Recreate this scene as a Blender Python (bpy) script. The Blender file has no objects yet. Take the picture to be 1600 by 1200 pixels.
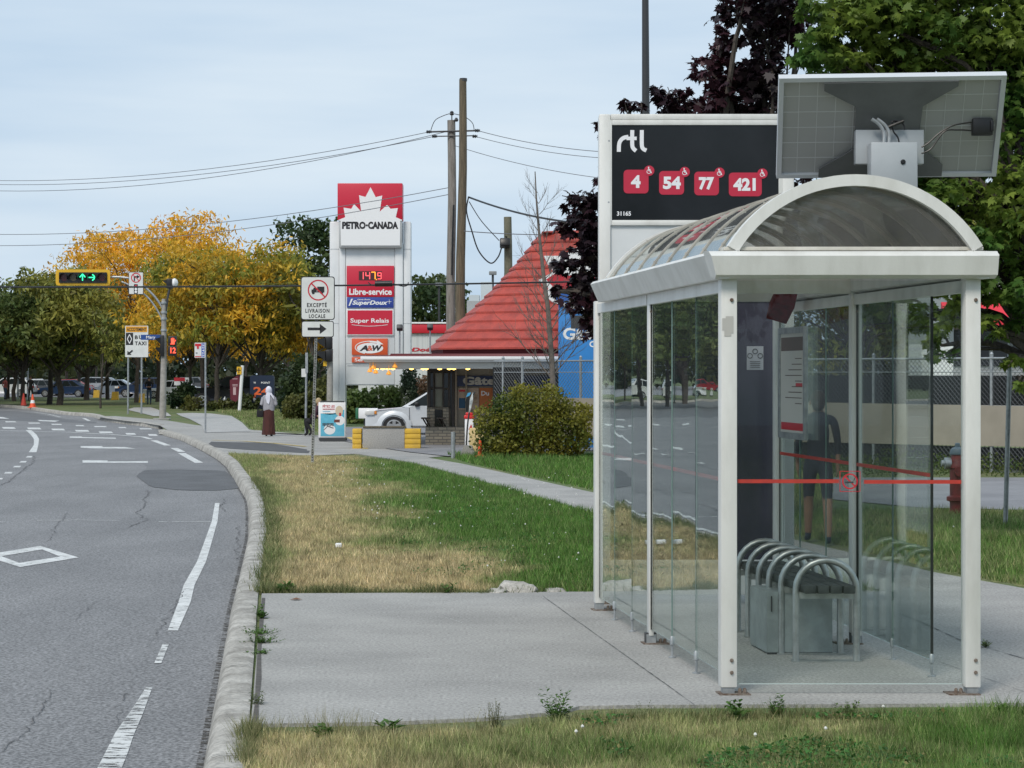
import bpy, bmesh, math, random
import numpy as np
from mathutils import Vector, Matrix, noise
from mathutils.geometry import tessellate_polygon
random.seed(7)
R = math.radians
SC = bpy.context.scene
C = SC.collection
# ------------------------------------------------------------------ camera
F, HZ, CH = 3300.0, 583.0, 2.0          # focal length in photo pixels, horizon row, eye height
cam_d = bpy.data.cameras.new('camera'); cam = bpy.data.objects.new('camera', cam_d); C.objects.link(cam)
cam_d.sensor_width = 36; cam_d.lens = 36 * F / 1600; cam_d.shift_y = -17 / 1600
cam_d.clip_start = 0.1; cam_d.clip_end = 6000
cam.location = (0, 0, CH); cam.rotation_euler = (R(90), 0, 0); SC.camera = cam
# ------------------------------------------------------------------ light
SUN_EL, SUN_AZ = R(48), R(205)          # azimuth measured clockwise from +Y: behind the camera, to the left
w = bpy.data.worlds.new('World'); SC.world = w; w.use_nodes = True
nt = w.node_tree; nt.nodes.clear()
def N(t, kind, **kw):
    n = t.nodes.new(kind)
    for k, v in kw.items(): setattr(n, k, v)
    return n
out = N(nt, 'ShaderNodeOutputWorld')
sky = N(nt, 'ShaderNodeTexSky', sky_type='NISHITA', sun_disc=False)
sky.sun_elevation = SUN_EL; sky.sun_rotation = SUN_AZ; sky.air_density = 1.0; sky.dust_density = 2.0
bg1 = N(nt, 'ShaderNodeBackground'); bg1.inputs['Strength'].default_value = 0.10
bg2 = N(nt, 'ShaderNodeBackground'); bg2.inputs['Strength'].default_value = 1.22
tc = N(nt, 'ShaderNodeTexCoord'); mp = N(nt, 'ShaderNodeMapping'); mp.inputs['Scale'].default_value = (1, 1, 7)
nz = N(nt, 'ShaderNodeTexNoise'); nz.inputs['Scale'].default_value = 2.2; nz.inputs['Detail'].default_value = 5; nz.inputs['Roughness'].default_value = .5
cr = N(nt, 'ShaderNodeValToRGB'); cr.color_ramp.elements[0].position = .38; cr.color_ramp.elements[1].position = .66
cr.color_ramp.elements[0].color = (.425, .555, .70, 1); cr.color_ramp.elements[1].color = (.60, .69, .77, 1)
fr = N(nt, 'ShaderNodeMapRange'); fr.inputs['From Min'].default_value = .3; fr.inputs['From Max'].default_value = .8
fr.inputs['To Min'].default_value = .90; fr.inputs['To Max'].default_value = .97
mx = N(nt, 'ShaderNodeMixShader')
L = nt.links.new
L(tc.outputs['Generated'], mp.inputs[0]); L(mp.outputs[0], nz.inputs['Vector']); L(nz.outputs['Fac'], cr.inputs[0])
L(cr.outputs[0], bg2.inputs['Color']); L(sky.outputs[0], bg1.inputs['Color']); L(nz.outputs['Fac'], fr.inputs['Value'])
L(fr.outputs[0], mx.inputs[0]); L(bg1.outputs[0], mx.inputs[1]); L(bg2.outputs[0], mx.inputs[2]); L(mx.outputs[0], out.inputs[0])
sd = bpy.data.lights.new('sun', 'SUN'); sd.energy = 2.3; sd.angle = R(18); sd.color = (1, .93, .84)
so = bpy.data.objects.new('sun', sd); C.objects.link(so)
dirv = Vector((math.sin(SUN_AZ) * math.cos(SUN_EL), math.cos(SUN_AZ) * math.cos(SUN_EL), math.sin(SUN_EL)))
so.rotation_euler = dirv.to_track_quat('Z', 'Y').to_euler()
SC.view_settings.view_transform = 'Standard'; SC.view_settings.look = 'None'
SC.view_settings.exposure = 0.0; SC.view_settings.gamma = 1.0
SC.render.engine = 'CYCLES'
SC.cycles.max_bounces = 10; SC.cycles.transparent_max_bounces = 40; SC.cycles.diffuse_bounces = 3; SC.cycles.glossy_bounces = 5
SC.cycles.use_denoising = True
# ------------------------------------------------------------------ helpers
def Zg(y, z=0.0): return (CH - z) * F / (y - HZ)
def G(x, y, z=0.0):
    Z = Zg(y, z); return Vector(((x - 800) * Z / F, Z, z))
def W(x, y, Z): return Vector(((x - 800) * Z / F, Z, CH - (y - HZ) * Z / F))

MATS = {}
def mat(name, c, c2=None, sc=6, r=.55, metal=0, bump=0, bsc=80, em=None, es=0, thr=(.4, .62), detail=5, r2=None, stretch=None, spec=.5, speck=0):
    if name in MATS: return MATS[name]
    m = bpy.data.materials.new(name); m.use_nodes = True; t = m.node_tree; b = t.nodes['Principled BSDF']
    b.inputs['Roughness'].default_value = r; b.inputs['Metallic'].default_value = metal
    b.inputs['Specular IOR Level'].default_value = spec
    b.inputs['Base Color'].default_value = (*c, 1)
    if c2 is not None or bump or speck:
        g = N(t, 'ShaderNodeTexCoord'); src = g.outputs['Object']
        if stretch:
            q = N(t, 'ShaderNodeMapping'); q.inputs['Scale'].default_value = stretch; t.links.new(src, q.inputs[0]); src = q.outputs[0]
    last = None
    if c2 is not None:
        n = N(t, 'ShaderNodeTexNoise'); n.inputs['Scale'].default_value = sc; n.inputs['Detail'].default_value = detail; n.inputs['Roughness'].default_value = .6
        t.links.new(src, n.inputs['Vector'])
        cr = N(t, 'ShaderNodeValToRGB'); cr.color_ramp.elements[0].position = thr[0]; cr.color_ramp.elements[1].position = thr[1]
        cr.color_ramp.elements[0].color = (*c, 1); cr.color_ramp.elements[1].color = (*c2, 1)
        t.links.new(n.outputs['Fac'], cr.inputs[0]); last = cr.outputs[0]
        if r2 is not None:
            mr = N(t, 'ShaderNodeMapRange'); mr.inputs['To Min'].default_value = r; mr.inputs['To Max'].default_value = r2
            t.links.new(n.outputs['Fac'], mr.inputs['Value']); t.links.new(mr.outputs[0], b.inputs['Roughness'])
    if speck:
        n = N(t, 'ShaderNodeTexNoise'); n.inputs['Scale'].default_value = bsc; n.inputs['Detail'].default_value = 3; n.inputs['Roughness'].default_value = .7
        t.links.new(g.outputs['Object'], n.inputs['Vector'])
        mr = N(t, 'ShaderNodeMapRange'); mr.inputs['From Min'].default_value = .38; mr.inputs['From Max'].default_value = .62
        mr.inputs['To Min'].default_value = 1 - speck; mr.inputs['To Max'].default_value = 1 + speck
        t.links.new(n.outputs['Fac'], mr.inputs['Value'])
        mu = N(t, 'ShaderNodeMix', data_type='RGBA', blend_type='MULTIPLY'); mu.inputs[0].default_value = 1
        if last is not None: t.links.new(last, mu.inputs[6])
        else: mu.inputs[6].default_value = (*c, 1)
        t.links.new(mr.outputs[0], mu.inputs[7]); last = mu.outputs[2]
    if last is not None: t.links.new(last, b.inputs['Base Color'])
    if bump:
        n = N(t, 'ShaderNodeTexNoise'); n.inputs['Scale'].default_value = bsc; n.inputs['Detail'].default_value = 4
        t.links.new(g.outputs['Object'], n.inputs['Vector'])
        bp = N(t, 'ShaderNodeBump'); bp.inputs['Strength'].default_value = bump; bp.inputs['Distance'].default_value = .01
        t.links.new(n.outputs['Fac'], bp.inputs['Height']); t.links.new(bp.outputs[0], b.inputs['Normal'])
    if em:
        b.inputs['Emission Color'].default_value = (*em, 1); b.inputs['Emission Strength'].default_value = es
    MATS[name] = m; return m
def thin_glass(name, tint, f0=.04, gain=1.0, rough=0.0, film=None, filmf=0.0, wav=0.0):
    """clear sheet: straight-through light tinted, mirror reflection growing towards grazing angles"""
    if name in MATS: return MATS[name]
    m = bpy.data.materials.new(name); m.use_nodes = True; t = m.node_tree; t.nodes.clear(); k = t.links.new
    o = N(t, 'ShaderNodeOutputMaterial'); tr = N(t, 'ShaderNodeBsdfTransparent'); gl = N(t, 'ShaderNodeBsdfGlossy'); mxs = N(t, 'ShaderNodeMixShader')
    tr.inputs[0].default_value = (*tint, 1); gl.inputs['Roughness'].default_value = rough; gl.inputs[0].default_value = (.95, 1, .98, 1)
    lw = N(t, 'ShaderNodeLayerWeight'); lw.inputs['Blend'].default_value = .5
    p = N(t, 'ShaderNodeMath', operation='POWER'); p.inputs[1].default_value = 5
    a = N(t, 'ShaderNodeMath', operation='MULTIPLY_ADD'); a.inputs[1].default_value = (1 - f0) * gain; a.inputs[2].default_value = f0; a.use_clamp = True
    k(lw.outputs['Facing'], p.inputs[0]); k(p.outputs[0], a.inputs[0]); k(a.outputs[0], mxs.inputs[0])
    base = tr.outputs[0]
    if film:
        d = N(t, 'ShaderNodeBsdfDiffuse'); d.inputs[0].default_value = (*film, 1)
        m2 = N(t, 'ShaderNodeMixShader'); m2.inputs[0].default_value = filmf; k(tr.outputs[0], m2.inputs[1]); k(d.outputs[0], m2.inputs[2]); base = m2.outputs[0]
        g = N(t, 'ShaderNodeTexCoord'); n = N(t, 'ShaderNodeTexNoise'); n.inputs['Scale'].default_value = 1.8; n.inputs['Detail'].default_value = 6
        mr = N(t, 'ShaderNodeMapRange'); mr.inputs['From Min'].default_value = .35; mr.inputs['From Max'].default_value = .7
        mr.inputs['To Min'].default_value = filmf * .5; mr.inputs['To Max'].default_value = filmf * 1.6
        k(g.outputs['Object'], n.inputs['Vector']); k(n.outputs['Fac'], mr.inputs['Value']); k(mr.outputs[0], m2.inputs[0])
    if wav:
        g = N(t, 'ShaderNodeTexCoord'); n = N(t, 'ShaderNodeTexNoise'); n.inputs['Scale'].default_value = 1.6; n.inputs['Detail'].default_value = 1
        bp = N(t, 'ShaderNodeBump'); bp.inputs['Strength'].default_value = wav; bp.inputs['Distance'].default_value = .01
        k(g.outputs['Object'], n.inputs['Vector']); k(n.outputs['Fac'], bp.inputs['Height']); k(bp.outputs[0], gl.inputs['Normal'])
    k(base, mxs.inputs[1]); k(gl.outputs[0], mxs.inputs[2]); k(mxs.outputs[0], o.inputs[0])
    MATS[name] = m; return m
def leaf_mat(name, rough=.5, transl=.35):
    if name in MATS: return MATS[name]
    m = bpy.data.materials.new(name); m.use_nodes = True; t = m.node_tree; t.nodes.clear(); k = t.links.new
    o = N(t, 'ShaderNodeOutputMaterial'); at = N(t, 'ShaderNodeAttribute'); at.attribute_name = 'col'
    b = N(t, 'ShaderNodeBsdfPrincipled'); b.inputs['Roughness'].default_value = rough; b.inputs['Specular IOR Level'].default_value = .3
    tl = N(t, 'ShaderNodeBsdfTranslucent'); ms = N(t, 'ShaderNodeMixShader'); ms.inputs[0].default_value = transl
    k(at.outputs['Color'], b.inputs['Base Color']); k(at.outputs['Color'], tl.inputs[0]); k(b.outputs[0], ms.inputs[1]); k(tl.outputs[0], ms.inputs[2]); k(ms.outputs[0], o.inputs[0])
    MATS[name] = m; return m
def em_mat(name, c, s): return mat(name, tuple(x * .3 for x in c), em=c, es=s, r=.4)

_tcache = {}
def text_geo(s, bold=0.0, spacing=1.0, shear=0.0):
    key = (s, bold, spacing, shear)
    if key in _tcache: return _tcache[key]
    cu = bpy.data.curves.new('t', 'FONT'); cu.body = s; cu.size = 1; cu.offset = bold; cu.space_character = spacing; cu.resolution_u = 3; cu.shear = shear
    ob = bpy.data.objects.new('t', cu); C.objects.link(ob)
    dg = bpy.context.evaluated_depsgraph_get(); me = ob.evaluated_get(dg).to_mesh()
    v = [(p.co.x, p.co.y) for p in me.vertices]; f = [tuple(p.vertices) for p in me.polygons]
    ob.evaluated_get(dg).to_mesh_clear(); bpy.data.objects.remove(ob); bpy.data.curves.remove(cu)
    x0 = min(p[0] for p in v); x1 = max(p[0] for p in v); y0 = min(p[1] for p in v); y1 = max(p[1] for p in v)
    _tcache[key] = (v, f, x0, x1, y0, y1); return _tcache[key]

def wloc(o):
    p = Vector((0, 0, 0))
    while o: p = p + Vector(o.location); o = o.parent
    return p
class MB:
    def __init__(s): s.v = []; s.f = []; s.m = []
    def add(s, vs, fs, mi=0):
        n = len(s.v); s.v.extend([tuple(p) for p in vs]); s.f.extend([tuple(i + n for i in q) for q in fs]); s.m.extend([mi] * len(fs)); return s
    def bm(s, b, mi=0):
        b.verts.ensure_lookup_table(); b.verts.index_update()
        s.add([v.co.copy() for v in b.verts], [[v.index for v in f.verts] for f in b.faces], mi); b.free()
    def box(s, c, d, mi=0, bev=0, rot=None):
        b = bmesh.new(); bmesh.ops.create_cube(b, size=1)
        for v in b.verts: v.co = Vector((v.co.x * d[0], v.co.y * d[1], v.co.z * d[2]))
        if bev: bmesh.ops.bevel(b, geom=b.edges[:], offset=bev, segments=2, affect='EDGES', profile=.5)
        M = Matrix.Translation(c) @ (rot.to_4x4() if rot else Matrix.Identity(4))
        bmesh.ops.transform(b, matrix=M, verts=b.verts); s.bm(b, mi); return s
    def b2(s, p0, p1, mi=0, bev=0):
        p0, p1 = Vector(p0), Vector(p1); return s.box((p0 + p1) / 2, [abs(a) for a in (p1 - p0)], mi, bev)
    def bar(s, p0, p1, w, h, mi=0, up=(0, 0, 1), bev=0):
        p0, p1 = Vector(p0), Vector(p1); d = p1 - p0; z = d.normalized(); u = Vector(up)
        if abs(z.dot(u)) > .98: u = Vector((0, 1, 0))
        x = u.cross(z).normalized(); y = z.cross(x)
        rot = Matrix((x, y, z)).transposed(); return s.box((p0 + p1) / 2, (w, h, d.length), mi, bev, rot)
    def tube(s, pts, r, n=8, mi=0, cap=True):
        pts = [Vector(p) for p in pts]; k = len(pts); rr = r if isinstance(r, (list, tuple)) else [r] * k
        vs = []; prev = None
        for i, p in enumerate(pts):
            d = (pts[min(i + 1, k - 1)] - pts[max(i - 1, 0)]).normalized()
            if prev is None:
                a = Vector((0, 0, 1)) if abs(d.z) < .9 else Vector((1, 0, 0)); x = a.cross(d).normalized()
            else:
                x = (prev - d * prev.dot(d)).normalized()
            prev = x; y = d.cross(x)
            for j in range(n):
                a = 2 * math.pi * j / n; vs.append(p + (x * math.cos(a) + y * math.sin(a)) * rr[i])
        fs = [(i * n + j, i * n + (j + 1) % n, (i + 1) * n + (j + 1) % n, (i + 1) * n + j) for i in range(k - 1) for j in range(n)]
        if cap: fs += [tuple(range(n))[::-1], tuple(range((k - 1) * n, k * n))]
        return s.add(vs, fs, mi)
    def lathe(s, prof, c=(0, 0, 0), n=16, mi=0, axis='z', sx=1, sy=1, ph=0):
        vs = []; c = Vector(c)
        for r, h in prof:
            for j in range(n):
                a = 2 * math.pi * j / n + ph; x, y = r * math.cos(a) * sx, r * math.sin(a) * sy
                vs.append(c + (Vector((x, y, h)) if axis == 'z' else Vector((x, h, y)) if axis == 'y' else Vector((h, x, y))))
        k = len(prof)
        fs = [(i * n + j, i * n + (j + 1) % n, (i + 1) * n + (j + 1) % n, (i + 1) * n + j) for i in range(k - 1) for j in range(n)]
        fs += [tuple(range(n))[::-1], tuple(range((k - 1) * n, k * n))]
        return s.add(vs, fs, mi)
    def poly(s, pts, mi=0):
        return s.add(pts, [tuple(range(len(pts)))], mi)
    def prism(s, pts, vec, mi=0):
        n = len(pts); vec = Vector(vec); a = [Vector(p) for p in pts]
        tr = tessellate_polygon([a]) if n > 4 else ([(0, 1, 2)] if n == 3 else [(0, 1, 2), (0, 2, 3)])
        b = bmesh.new(); va = [b.verts.new(p) for p in a]; vb = [b.verts.new(p + vec) for p in a]
        for t in tr:
            try: b.faces.new([va[i] for i in t]); b.faces.new([vb[i] for i in t][::-1])
            except ValueError: pass
        for i in range(n): b.faces.new((va[i], vb[i], vb[(i + 1) % n], va[(i + 1) % n]))
        bmesh.ops.recalc_face_normals(b, faces=b.faces[:]); s.bm(b, mi); return s
    def text(s, t, x0, z0, x1, z1, Y, mi=0, bold=0.0, sp=1.0, shear=0.0, fn=None):
        """fit t in the box x0..x1, z0..z1 on the plane at depth Y (facing the viewer), or through fn(u, v)"""
        v, f, a0, a1, b0, b1 = text_geo(t, bold, sp, shear)
        q = [(x0 + (p[0] - a0) / (a1 - a0) * (x1 - x0), z0 + (p[1] - b0) / (b1 - b0) * (z1 - z0)) for p in v]
        return s.add([fn(*p) if fn else (p[0], Y, p[1]) for p in q], f, mi)
    def build(s, name, mats, parent=None, origin=None, sharp=38, smooth=True, bev=0):
        me = bpy.data.meshes.new(name); o = bpy.data.objects.new(name, me); C.objects.link(o)
        off = wloc(parent) if parent else Vector((0, 0, 0))
        if origin is not None: o.location = Vector(origin) - off; off = Vector(origin)
        if parent: o.parent = parent
        me.from_pydata([(p[0] - off[0], p[1] - off[1], p[2] - off[2]) for p in s.v], [], s.f)
        for m in (mats if isinstance(mats, (list, tuple)) else [mats]): me.materials.append(m)
        me.polygons.foreach_set('material_index', s.m)
        if smooth:
            me.polygons.foreach_set('use_smooth', [True] * len(s.f))
            me.set_sharp_from_angle(angle=R(sharp))
        me.update(); return o
def curve(pts, n=8):
    P = [Vector(p) for p in pts]; o = []
    for i in range(len(P) - 1):
        p0, p1, p2, p3 = P[max(i - 1, 0)], P[i], P[i + 1], P[min(i + 2, len(P) - 1)]
        for k in range(n):
            t = k / n; o.append(.5 * ((2 * p1) + (p2 - p0) * t + (2 * p0 - 5 * p1 + 4 * p2 - p3) * t * t + (3 * p1 - p0 - 3 * p2 + p3) * t ** 3))
    o.append(P[-1]); return o
def tag(o, label=None, cat=None, group=None, kind=None):
    if label: o['label'] = label
    if cat: o['category'] = cat
    if group: o['group'] = group
    if kind: o['kind'] = kind
    return o
def thing(name, loc, label, cat, group=None):
    o = bpy.data.objects.new(name, None); C.objects.link(o); o.location = loc; o.empty_display_size = .2
    return tag(o, label, cat, group)
def dup(o, loc=None, rz=None, label=None, cat=None, scale=None, parent=None):
    r = o.copy(); C.objects.link(r)
    if parent: r.parent = parent
    if loc is not None: r.location = loc
    if rz is not None: r.rotation_euler = (0, 0, rz)
    if scale is not None: r.scale = scale if isinstance(scale, (tuple, list)) else (scale,) * 3
    if label: r['label'] = label
    if cat: r['category'] = cat
    for ch in list(o.children):
        dup(ch, parent=r)
    return r
def npmesh(name, verts, nper, mats, cols=None, origin=None, parent=None, mi=None, smooth=False):
    """verts (N*nper, 3): N polygons of nper corners each; cols (N,3) per-face colour"""
    me = bpy.data.meshes.new(name); off = np.array(origin if origin is not None else (0, 0, 0), float)
    nv = len(verts); nf = nv // nper
    me.vertices.add(nv); me.vertices.foreach_set('co', (verts - off).astype(np.float32).ravel())
    me.loops.add(nv); me.loops.foreach_set('vertex_index', np.arange(nv, dtype=np.int32))
    me.polygons.add(nf); me.polygons.foreach_set('loop_start', np.arange(0, nv, nper, dtype=np.int32))
    try: me.polygons.foreach_set('loop_total', np.full(nf, nper, dtype=np.int32))
    except Exception: pass
    if cols is not None:
        a = me.attributes.new('col', 'FLOAT_COLOR', 'FACE'); a.data.foreach_set('color', np.c_[cols, np.ones(nf)].astype(np.float32).ravel())
    me.materials.append(mats); me.update(calc_edges=True); me.validate()
    o = bpy.data.objects.new(name, me); C.objects.link(o)
    if origin is not None: o.location = origin
    if parent: o.parent = parent; o.location = Vector(origin) - wloc(parent) if origin is not None else (0, 0, 0)
    return o
def vnoise(x, y, s, seed=0):
    return np.array([noise.noise((a * s + seed * 17.3, b * s - seed * 5.1, seed * 3.7)) for a, b in zip(x, y)])
rng = np.random.default_rng(5)
# ------------------------------------------------------------------ common materials
white = mat('white_enamel', (.71, .71, .68), (.53, .525, .49), sc=2.2, r=.38, r2=.6, thr=(.42, .85), detail=9, stretch=(2.5, 2.5, .7), bump=.08)
white2 = mat('white_panel', (.70, .72, .72), (.64, .66, .66), sc=2, r=.45)
steel = mat('brushed_steel', (.52, .53, .52), (.38, .39, .38), sc=9, r=.33, metal=.9, r2=.5)
galv = mat('galvanised_steel', (.42, .44, .45), (.30, .32, .33), sc=14, r=.5, metal=.6)
dgrey = mat('dark_grey', (.045, .047, .05), r=.5)
black = mat('black_plastic', (.012, .012, .013), r=.4)
blackp = mat('black_print', (.015, .015, .018), r=.6)
whitep = mat('white_print', (.80, .80, .80), r=.5)
redp = mat('red_print', (.55, .02, .035), r=.45)
rust = mat('rusty_steel', (.10, .06, .04), (.2, .17, .14), sc=30, r=.8)
concrete = mat('concrete', (.38, .37, .35), (.25, .244, .232), sc=.8, r=.9, bump=.5, bsc=45, speck=.24, thr=(.3, .75), detail=12, stretch=(.9, 1.15, 1))
kerbm = mat('kerb_concrete', (.47, .45, .41), (.24, .225, .20), sc=3.5, r=.9, bump=1.0, bsc=28, speck=.25, thr=(.35, .66), detail=10)
asphalt = mat('asphalt', (.222, .222, .226), (.160, .161, .165), sc=.8, r=.88, bump=.6, bsc=40, speck=.5, thr=(.3, .72), detail=9, stretch=(1, .35, 1))
asphalt_new = mat('fresh_asphalt', (.115, .118, .124), (.09, .092, .096), sc=1.5, r=.85, bump=.3, bsc=60, speck=.3)
joint = mat('dark_joint', (.07, .065, .06), (.11, .10, .09), sc=20, r=.95)
gwood = mat('weathered_pole', (.27, .25, .225), (.17, .155, .135), sc=5, r=.9, stretch=(6, 6, .4))
bwood = mat('brown_pole', (.155, .125, .08), (.09, .075, .05), sc=5, r=.9, stretch=(6, 6, .4))
bark = mat('bark', (.085, .07, .058), (.045, .038, .032), sc=9, r=.95, bump=.8, bsc=30, stretch=(3, 3, .8))
leafm = leaf_mat('leaves'); grassm = leaf_mat('grass_blades', .6, .3); darkleaf = leaf_mat('dark_leaves', .42, .12)
# ------------------------------------------------------------------ ground
ZR = -0.13
near_k = [(1620, -5.2), (1380, -1.0)]
kp = [(388, 840), (388, 804), (386, 783), (373, 762), (354, 730), (338, 717), (310, 701), (283, 688), (258, 681), (248, 678)]
kp0 = [(296, 1300), (318, 1200), (335, 1100), (351, 1010), (362, 950), (375, 898)]
kpath = [G(x, y, ZR) for x, y in kp0 + kp]
d0 = (kpath[0] - kpath[1]).normalized(); kpath = [kpath[0] + d0 * 25, kpath[0] + d0 * 8] + kpath
fpx = [(247, 670), (223, 666), (197, 663), (168, 659), (152, 654), (144, 651), (120, 649.5), (105, 649), (52, 641), (20, 637.5), (0, 636), (-60, 633.5), (-200, 630.5), (-420, 628), (-700, 627), (-1500, 626)]
fpath = [G(x, y, ZR) for x, y in fpx]
def resamp(p, st):
    o = []
    for a, b in zip(p[:-1], p[1:]):
        n = max(1, int((b - a).length / st))
        for i in range(n): o.append(a.lerp(b, i / n))
    o.append(p[-1]); return o
def smoothp(p, it=2):
    for _ in range(it):
        p = [p[0]] + [(p[i - 1] + p[i] * 2 + p[i + 1]) / 4 for i in range(1, len(p) - 1)] + [p[-1]]
    return p
kpath = smoothp(resamp(kpath, .5), 3); fpath = smoothp(resamp(fpath, 2.0), 1)
def offs(p, d):
    o = []
    for i in range(len(p)):
        t = (p[min(i + 1, len(p) - 1)] - p[max(i - 1, 0)]); t.z = 0; t.normalize()
        o.append(p[i] + Vector((t.y, -t.x, 0)) * d)
    return o
def kerb(path, name):
    prof = [(-.01, ZR - .1), (0, ZR), (.035, -.01), (.06, .018), (.10, .03), (.21, .032), (.24, .02), (.24, -.12)]
    m = MB(); rows = []
    for d, z in prof:
        q = offs(path, d)
        rows.append([Vector((p.x + .007 * noise.noise((p.x * 1.3, p.y * 1.3, d * 9)), p.y, z + (.006 * noise.noise((p.x * 1.7, p.y * 1.7, d * 5)) if z > -.1 else 0))) for p in q])
    n = len(path); vs = [p for r in rows for p in r]
    fs = [(i * n + j, i * n + j + 1, (i + 1) * n + j + 1, (i + 1) * n + j) for i in range(len(prof) - 1) for j in range(n - 1)]
    fs += [tuple(i * n for i in range(len(prof))), tuple(i * n + n - 1 for i in range(len(prof)))[::-1]]
    m.add(vs, fs); o = m.build(name, kerbm); tag(o, kind='structure'); return o
kerb(kpath, 'kerb'); kerb(fpath, 'kerb')
m = MB(); seam = mat('kerb_seam', (.10, .095, .085), r=.95)
for i in range(4, len(kpath) - 2, 6):
    t = (kpath[i + 1] - kpath[i]); t.z = 0; t.normalize(); nn = Vector((t.y, -t.x, 0)); q = []
    for d, z in ((-.003, ZR), (.032, -.007), (.058, .021), (.10, .034), (.21, .037)):
        c = kpath[i] + nn * d; c.z = z + .004; q += [c - t * .006, c + t * .006]
    m.add(q, [(2 * k, 2 * k + 1, 2 * k + 3, 2 * k + 2) for k in range(4)])
tag(m.build('kerb_seams', seam, smooth=False), kind='structure')
# road: one sheet to the horizon, below the land
MB().poly([(-1500, -60, ZR), (400, -60, ZR), (400, 1500, ZR), (-1500, 1500, ZR)]).build('road', asphalt).__setitem__('kind', 'structure')
land_base = mat('turf_base', (.15, .15, .065), (.085, .13, .035), sc=.45, r=.95, thr=(.35, .6), speck=.35, bump=.5, bsc=30, detail=8)
kin = offs(kpath, .16); fin = offs(fpath, .16)
lp = [Vector((p.x, p.y, 0)) for p in kin] + [Vector((p.x, p.y, 0)) for p in fin]
lp += [Vector((-1500, fin[-1].y, 0)), Vector((-1500, 2500, 0)), Vector((1500, 2500, 0)), Vector((1500, -40, 0)), Vector((kin[0].x, -40, 0))]
b = bmesh.new(); f = b.faces.new([b.verts.new(p) for p in lp]); bmesh.ops.triangulate(b, faces=[f])
bmesh.ops.recalc_face_normals(b, faces=b.faces[:])
for f in b.faces:
    if f.normal.z < 0: f.normal_flip()
m = MB(); m.bm(b); tag(m.build('turf', land_base, smooth=False), kind='structure')
def sheet(name, px, z, mt, thick=0, world=False):
    pts = [Vector((p[0], p[1], z)) if world else G(p[0], p[1], z) for p in px]
    b = bmesh.new(); f = b.faces.new([b.verts.new(p) for p in pts]); r = bmesh.ops.triangulate(b, faces=[f])
    for f in b.faces:
        f.normal_update()
        if f.normal.z < 0: f.normal_flip()
    m = MB(); m.bm(b)
    if thick:
        n = len(pts); m.add([p for p in pts] + [p - Vector((0, 0, thick)) for p in pts], [(i, (i + 1) % n, n + (i + 1) % n, n + i) for i in range(n)])
    return tag(m.build(name, mt, smooth=False), kind='structure')
# concrete slab at the stop, sidewalk, driveway apron, lots
SLZ = .022
slab_px = [(409, 931), (600, 930), (930, 928), (1500, 925), (2300, 975), (2300, 1098), (1600, 1104), (1300, 1106), (1000, 1107), (905, 1109), (870, 1118), (760, 1127), (600, 1134), (392, 1137)]
sheet('concrete_slab', [tuple(G(a, c))[:2] for a, c in slab_px], SLZ, concrete, .08, True)
sheet('sidewalk', [(2600, 1092), (1383, 924), (1000, 824), (925, 800), (800, 764), (650, 723), (560, 709), (480, 704), (480, 690), (640, 710), (725, 725), (780, 737), (925, 769), (1460, 894), (1600, 919), (1760, 952), (2600, 1070)], .018, concrete, .02)
sheet('driveway_apron', [(258, 672), (400, 676), (520, 681), (600, 688), (700, 712), (660, 716), (560, 709), (480, 712), (356, 709), (345, 704), (322, 694), (296, 682), (275, 676)], .010, concrete)
sheet('kerb_ramp', [(247, 671.5), (249, 678.5), (262, 678.5), (262, 671)], ZR + .03, kerbm)
sheet('corner_pavement', [(150, 650.5), (168, 654), (197, 657.8), (223, 660.5), (250, 665), (262, 672), (400, 676), (480, 678), (500, 681), (400, 672), (305, 664), (262, 657), (215, 653), (180, 650)], .014, concrete)
sheet('footpath', [(275, 646), (300, 645), (330, 646), (362, 650), (378, 660), (392, 674), (320, 676), (316, 665), (297, 655), (283, 650)], .022, mat('path', (.40, .395, .38), (.33, .325, .315), sc=2, r=.9, speck=.2))
sheet('footpath', [(198, 640), (210, 636.5), (235, 636), (262, 645), (268, 650), (240, 650), (215, 644)], .022, MATS['path'])
sheet('parking_lot', [(500, 667), (1000, 667), (1010, 700), (700, 712.5), (640, 706), (580, 697), (505, 683)], .026, mat('lot_asphalt', (.24, .24, .25), (.19, .19, .20), sc=.8, r=.9, speck=.3))
sheet('parking_lot', [(1300, 746), (2400, 746), (2400, 798), (1620, 797), (1440, 793), (1300, 780)], .012, MATS['lot_asphalt'])
sheet('parking_lot', [(-300, 604), (420, 604), (500, 612), (420, 620), (250, 622), (-300, 618)], .012, MATS['lot_asphalt'])
sheet('asphalt_strip', [(330, 690), (420, 692), (485, 703), (482, 708), (360, 701), (322, 697)], .016, mat('strip_asphalt', (.07, .07, .075), (.10, .10, .10), sc=3, r=.9))
m = MB()
def line(m, pts, w, z, mi=0, ragged=0):
    p = [G(x, y, z) for x, y in pts]; q = offs(p, w / 2); s = offs(p, -w / 2)
    n = len(p); m.add(q + s, [(i, i + 1, n + i + 1, n + i) for i in range(n - 1)], mi); return m
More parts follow.
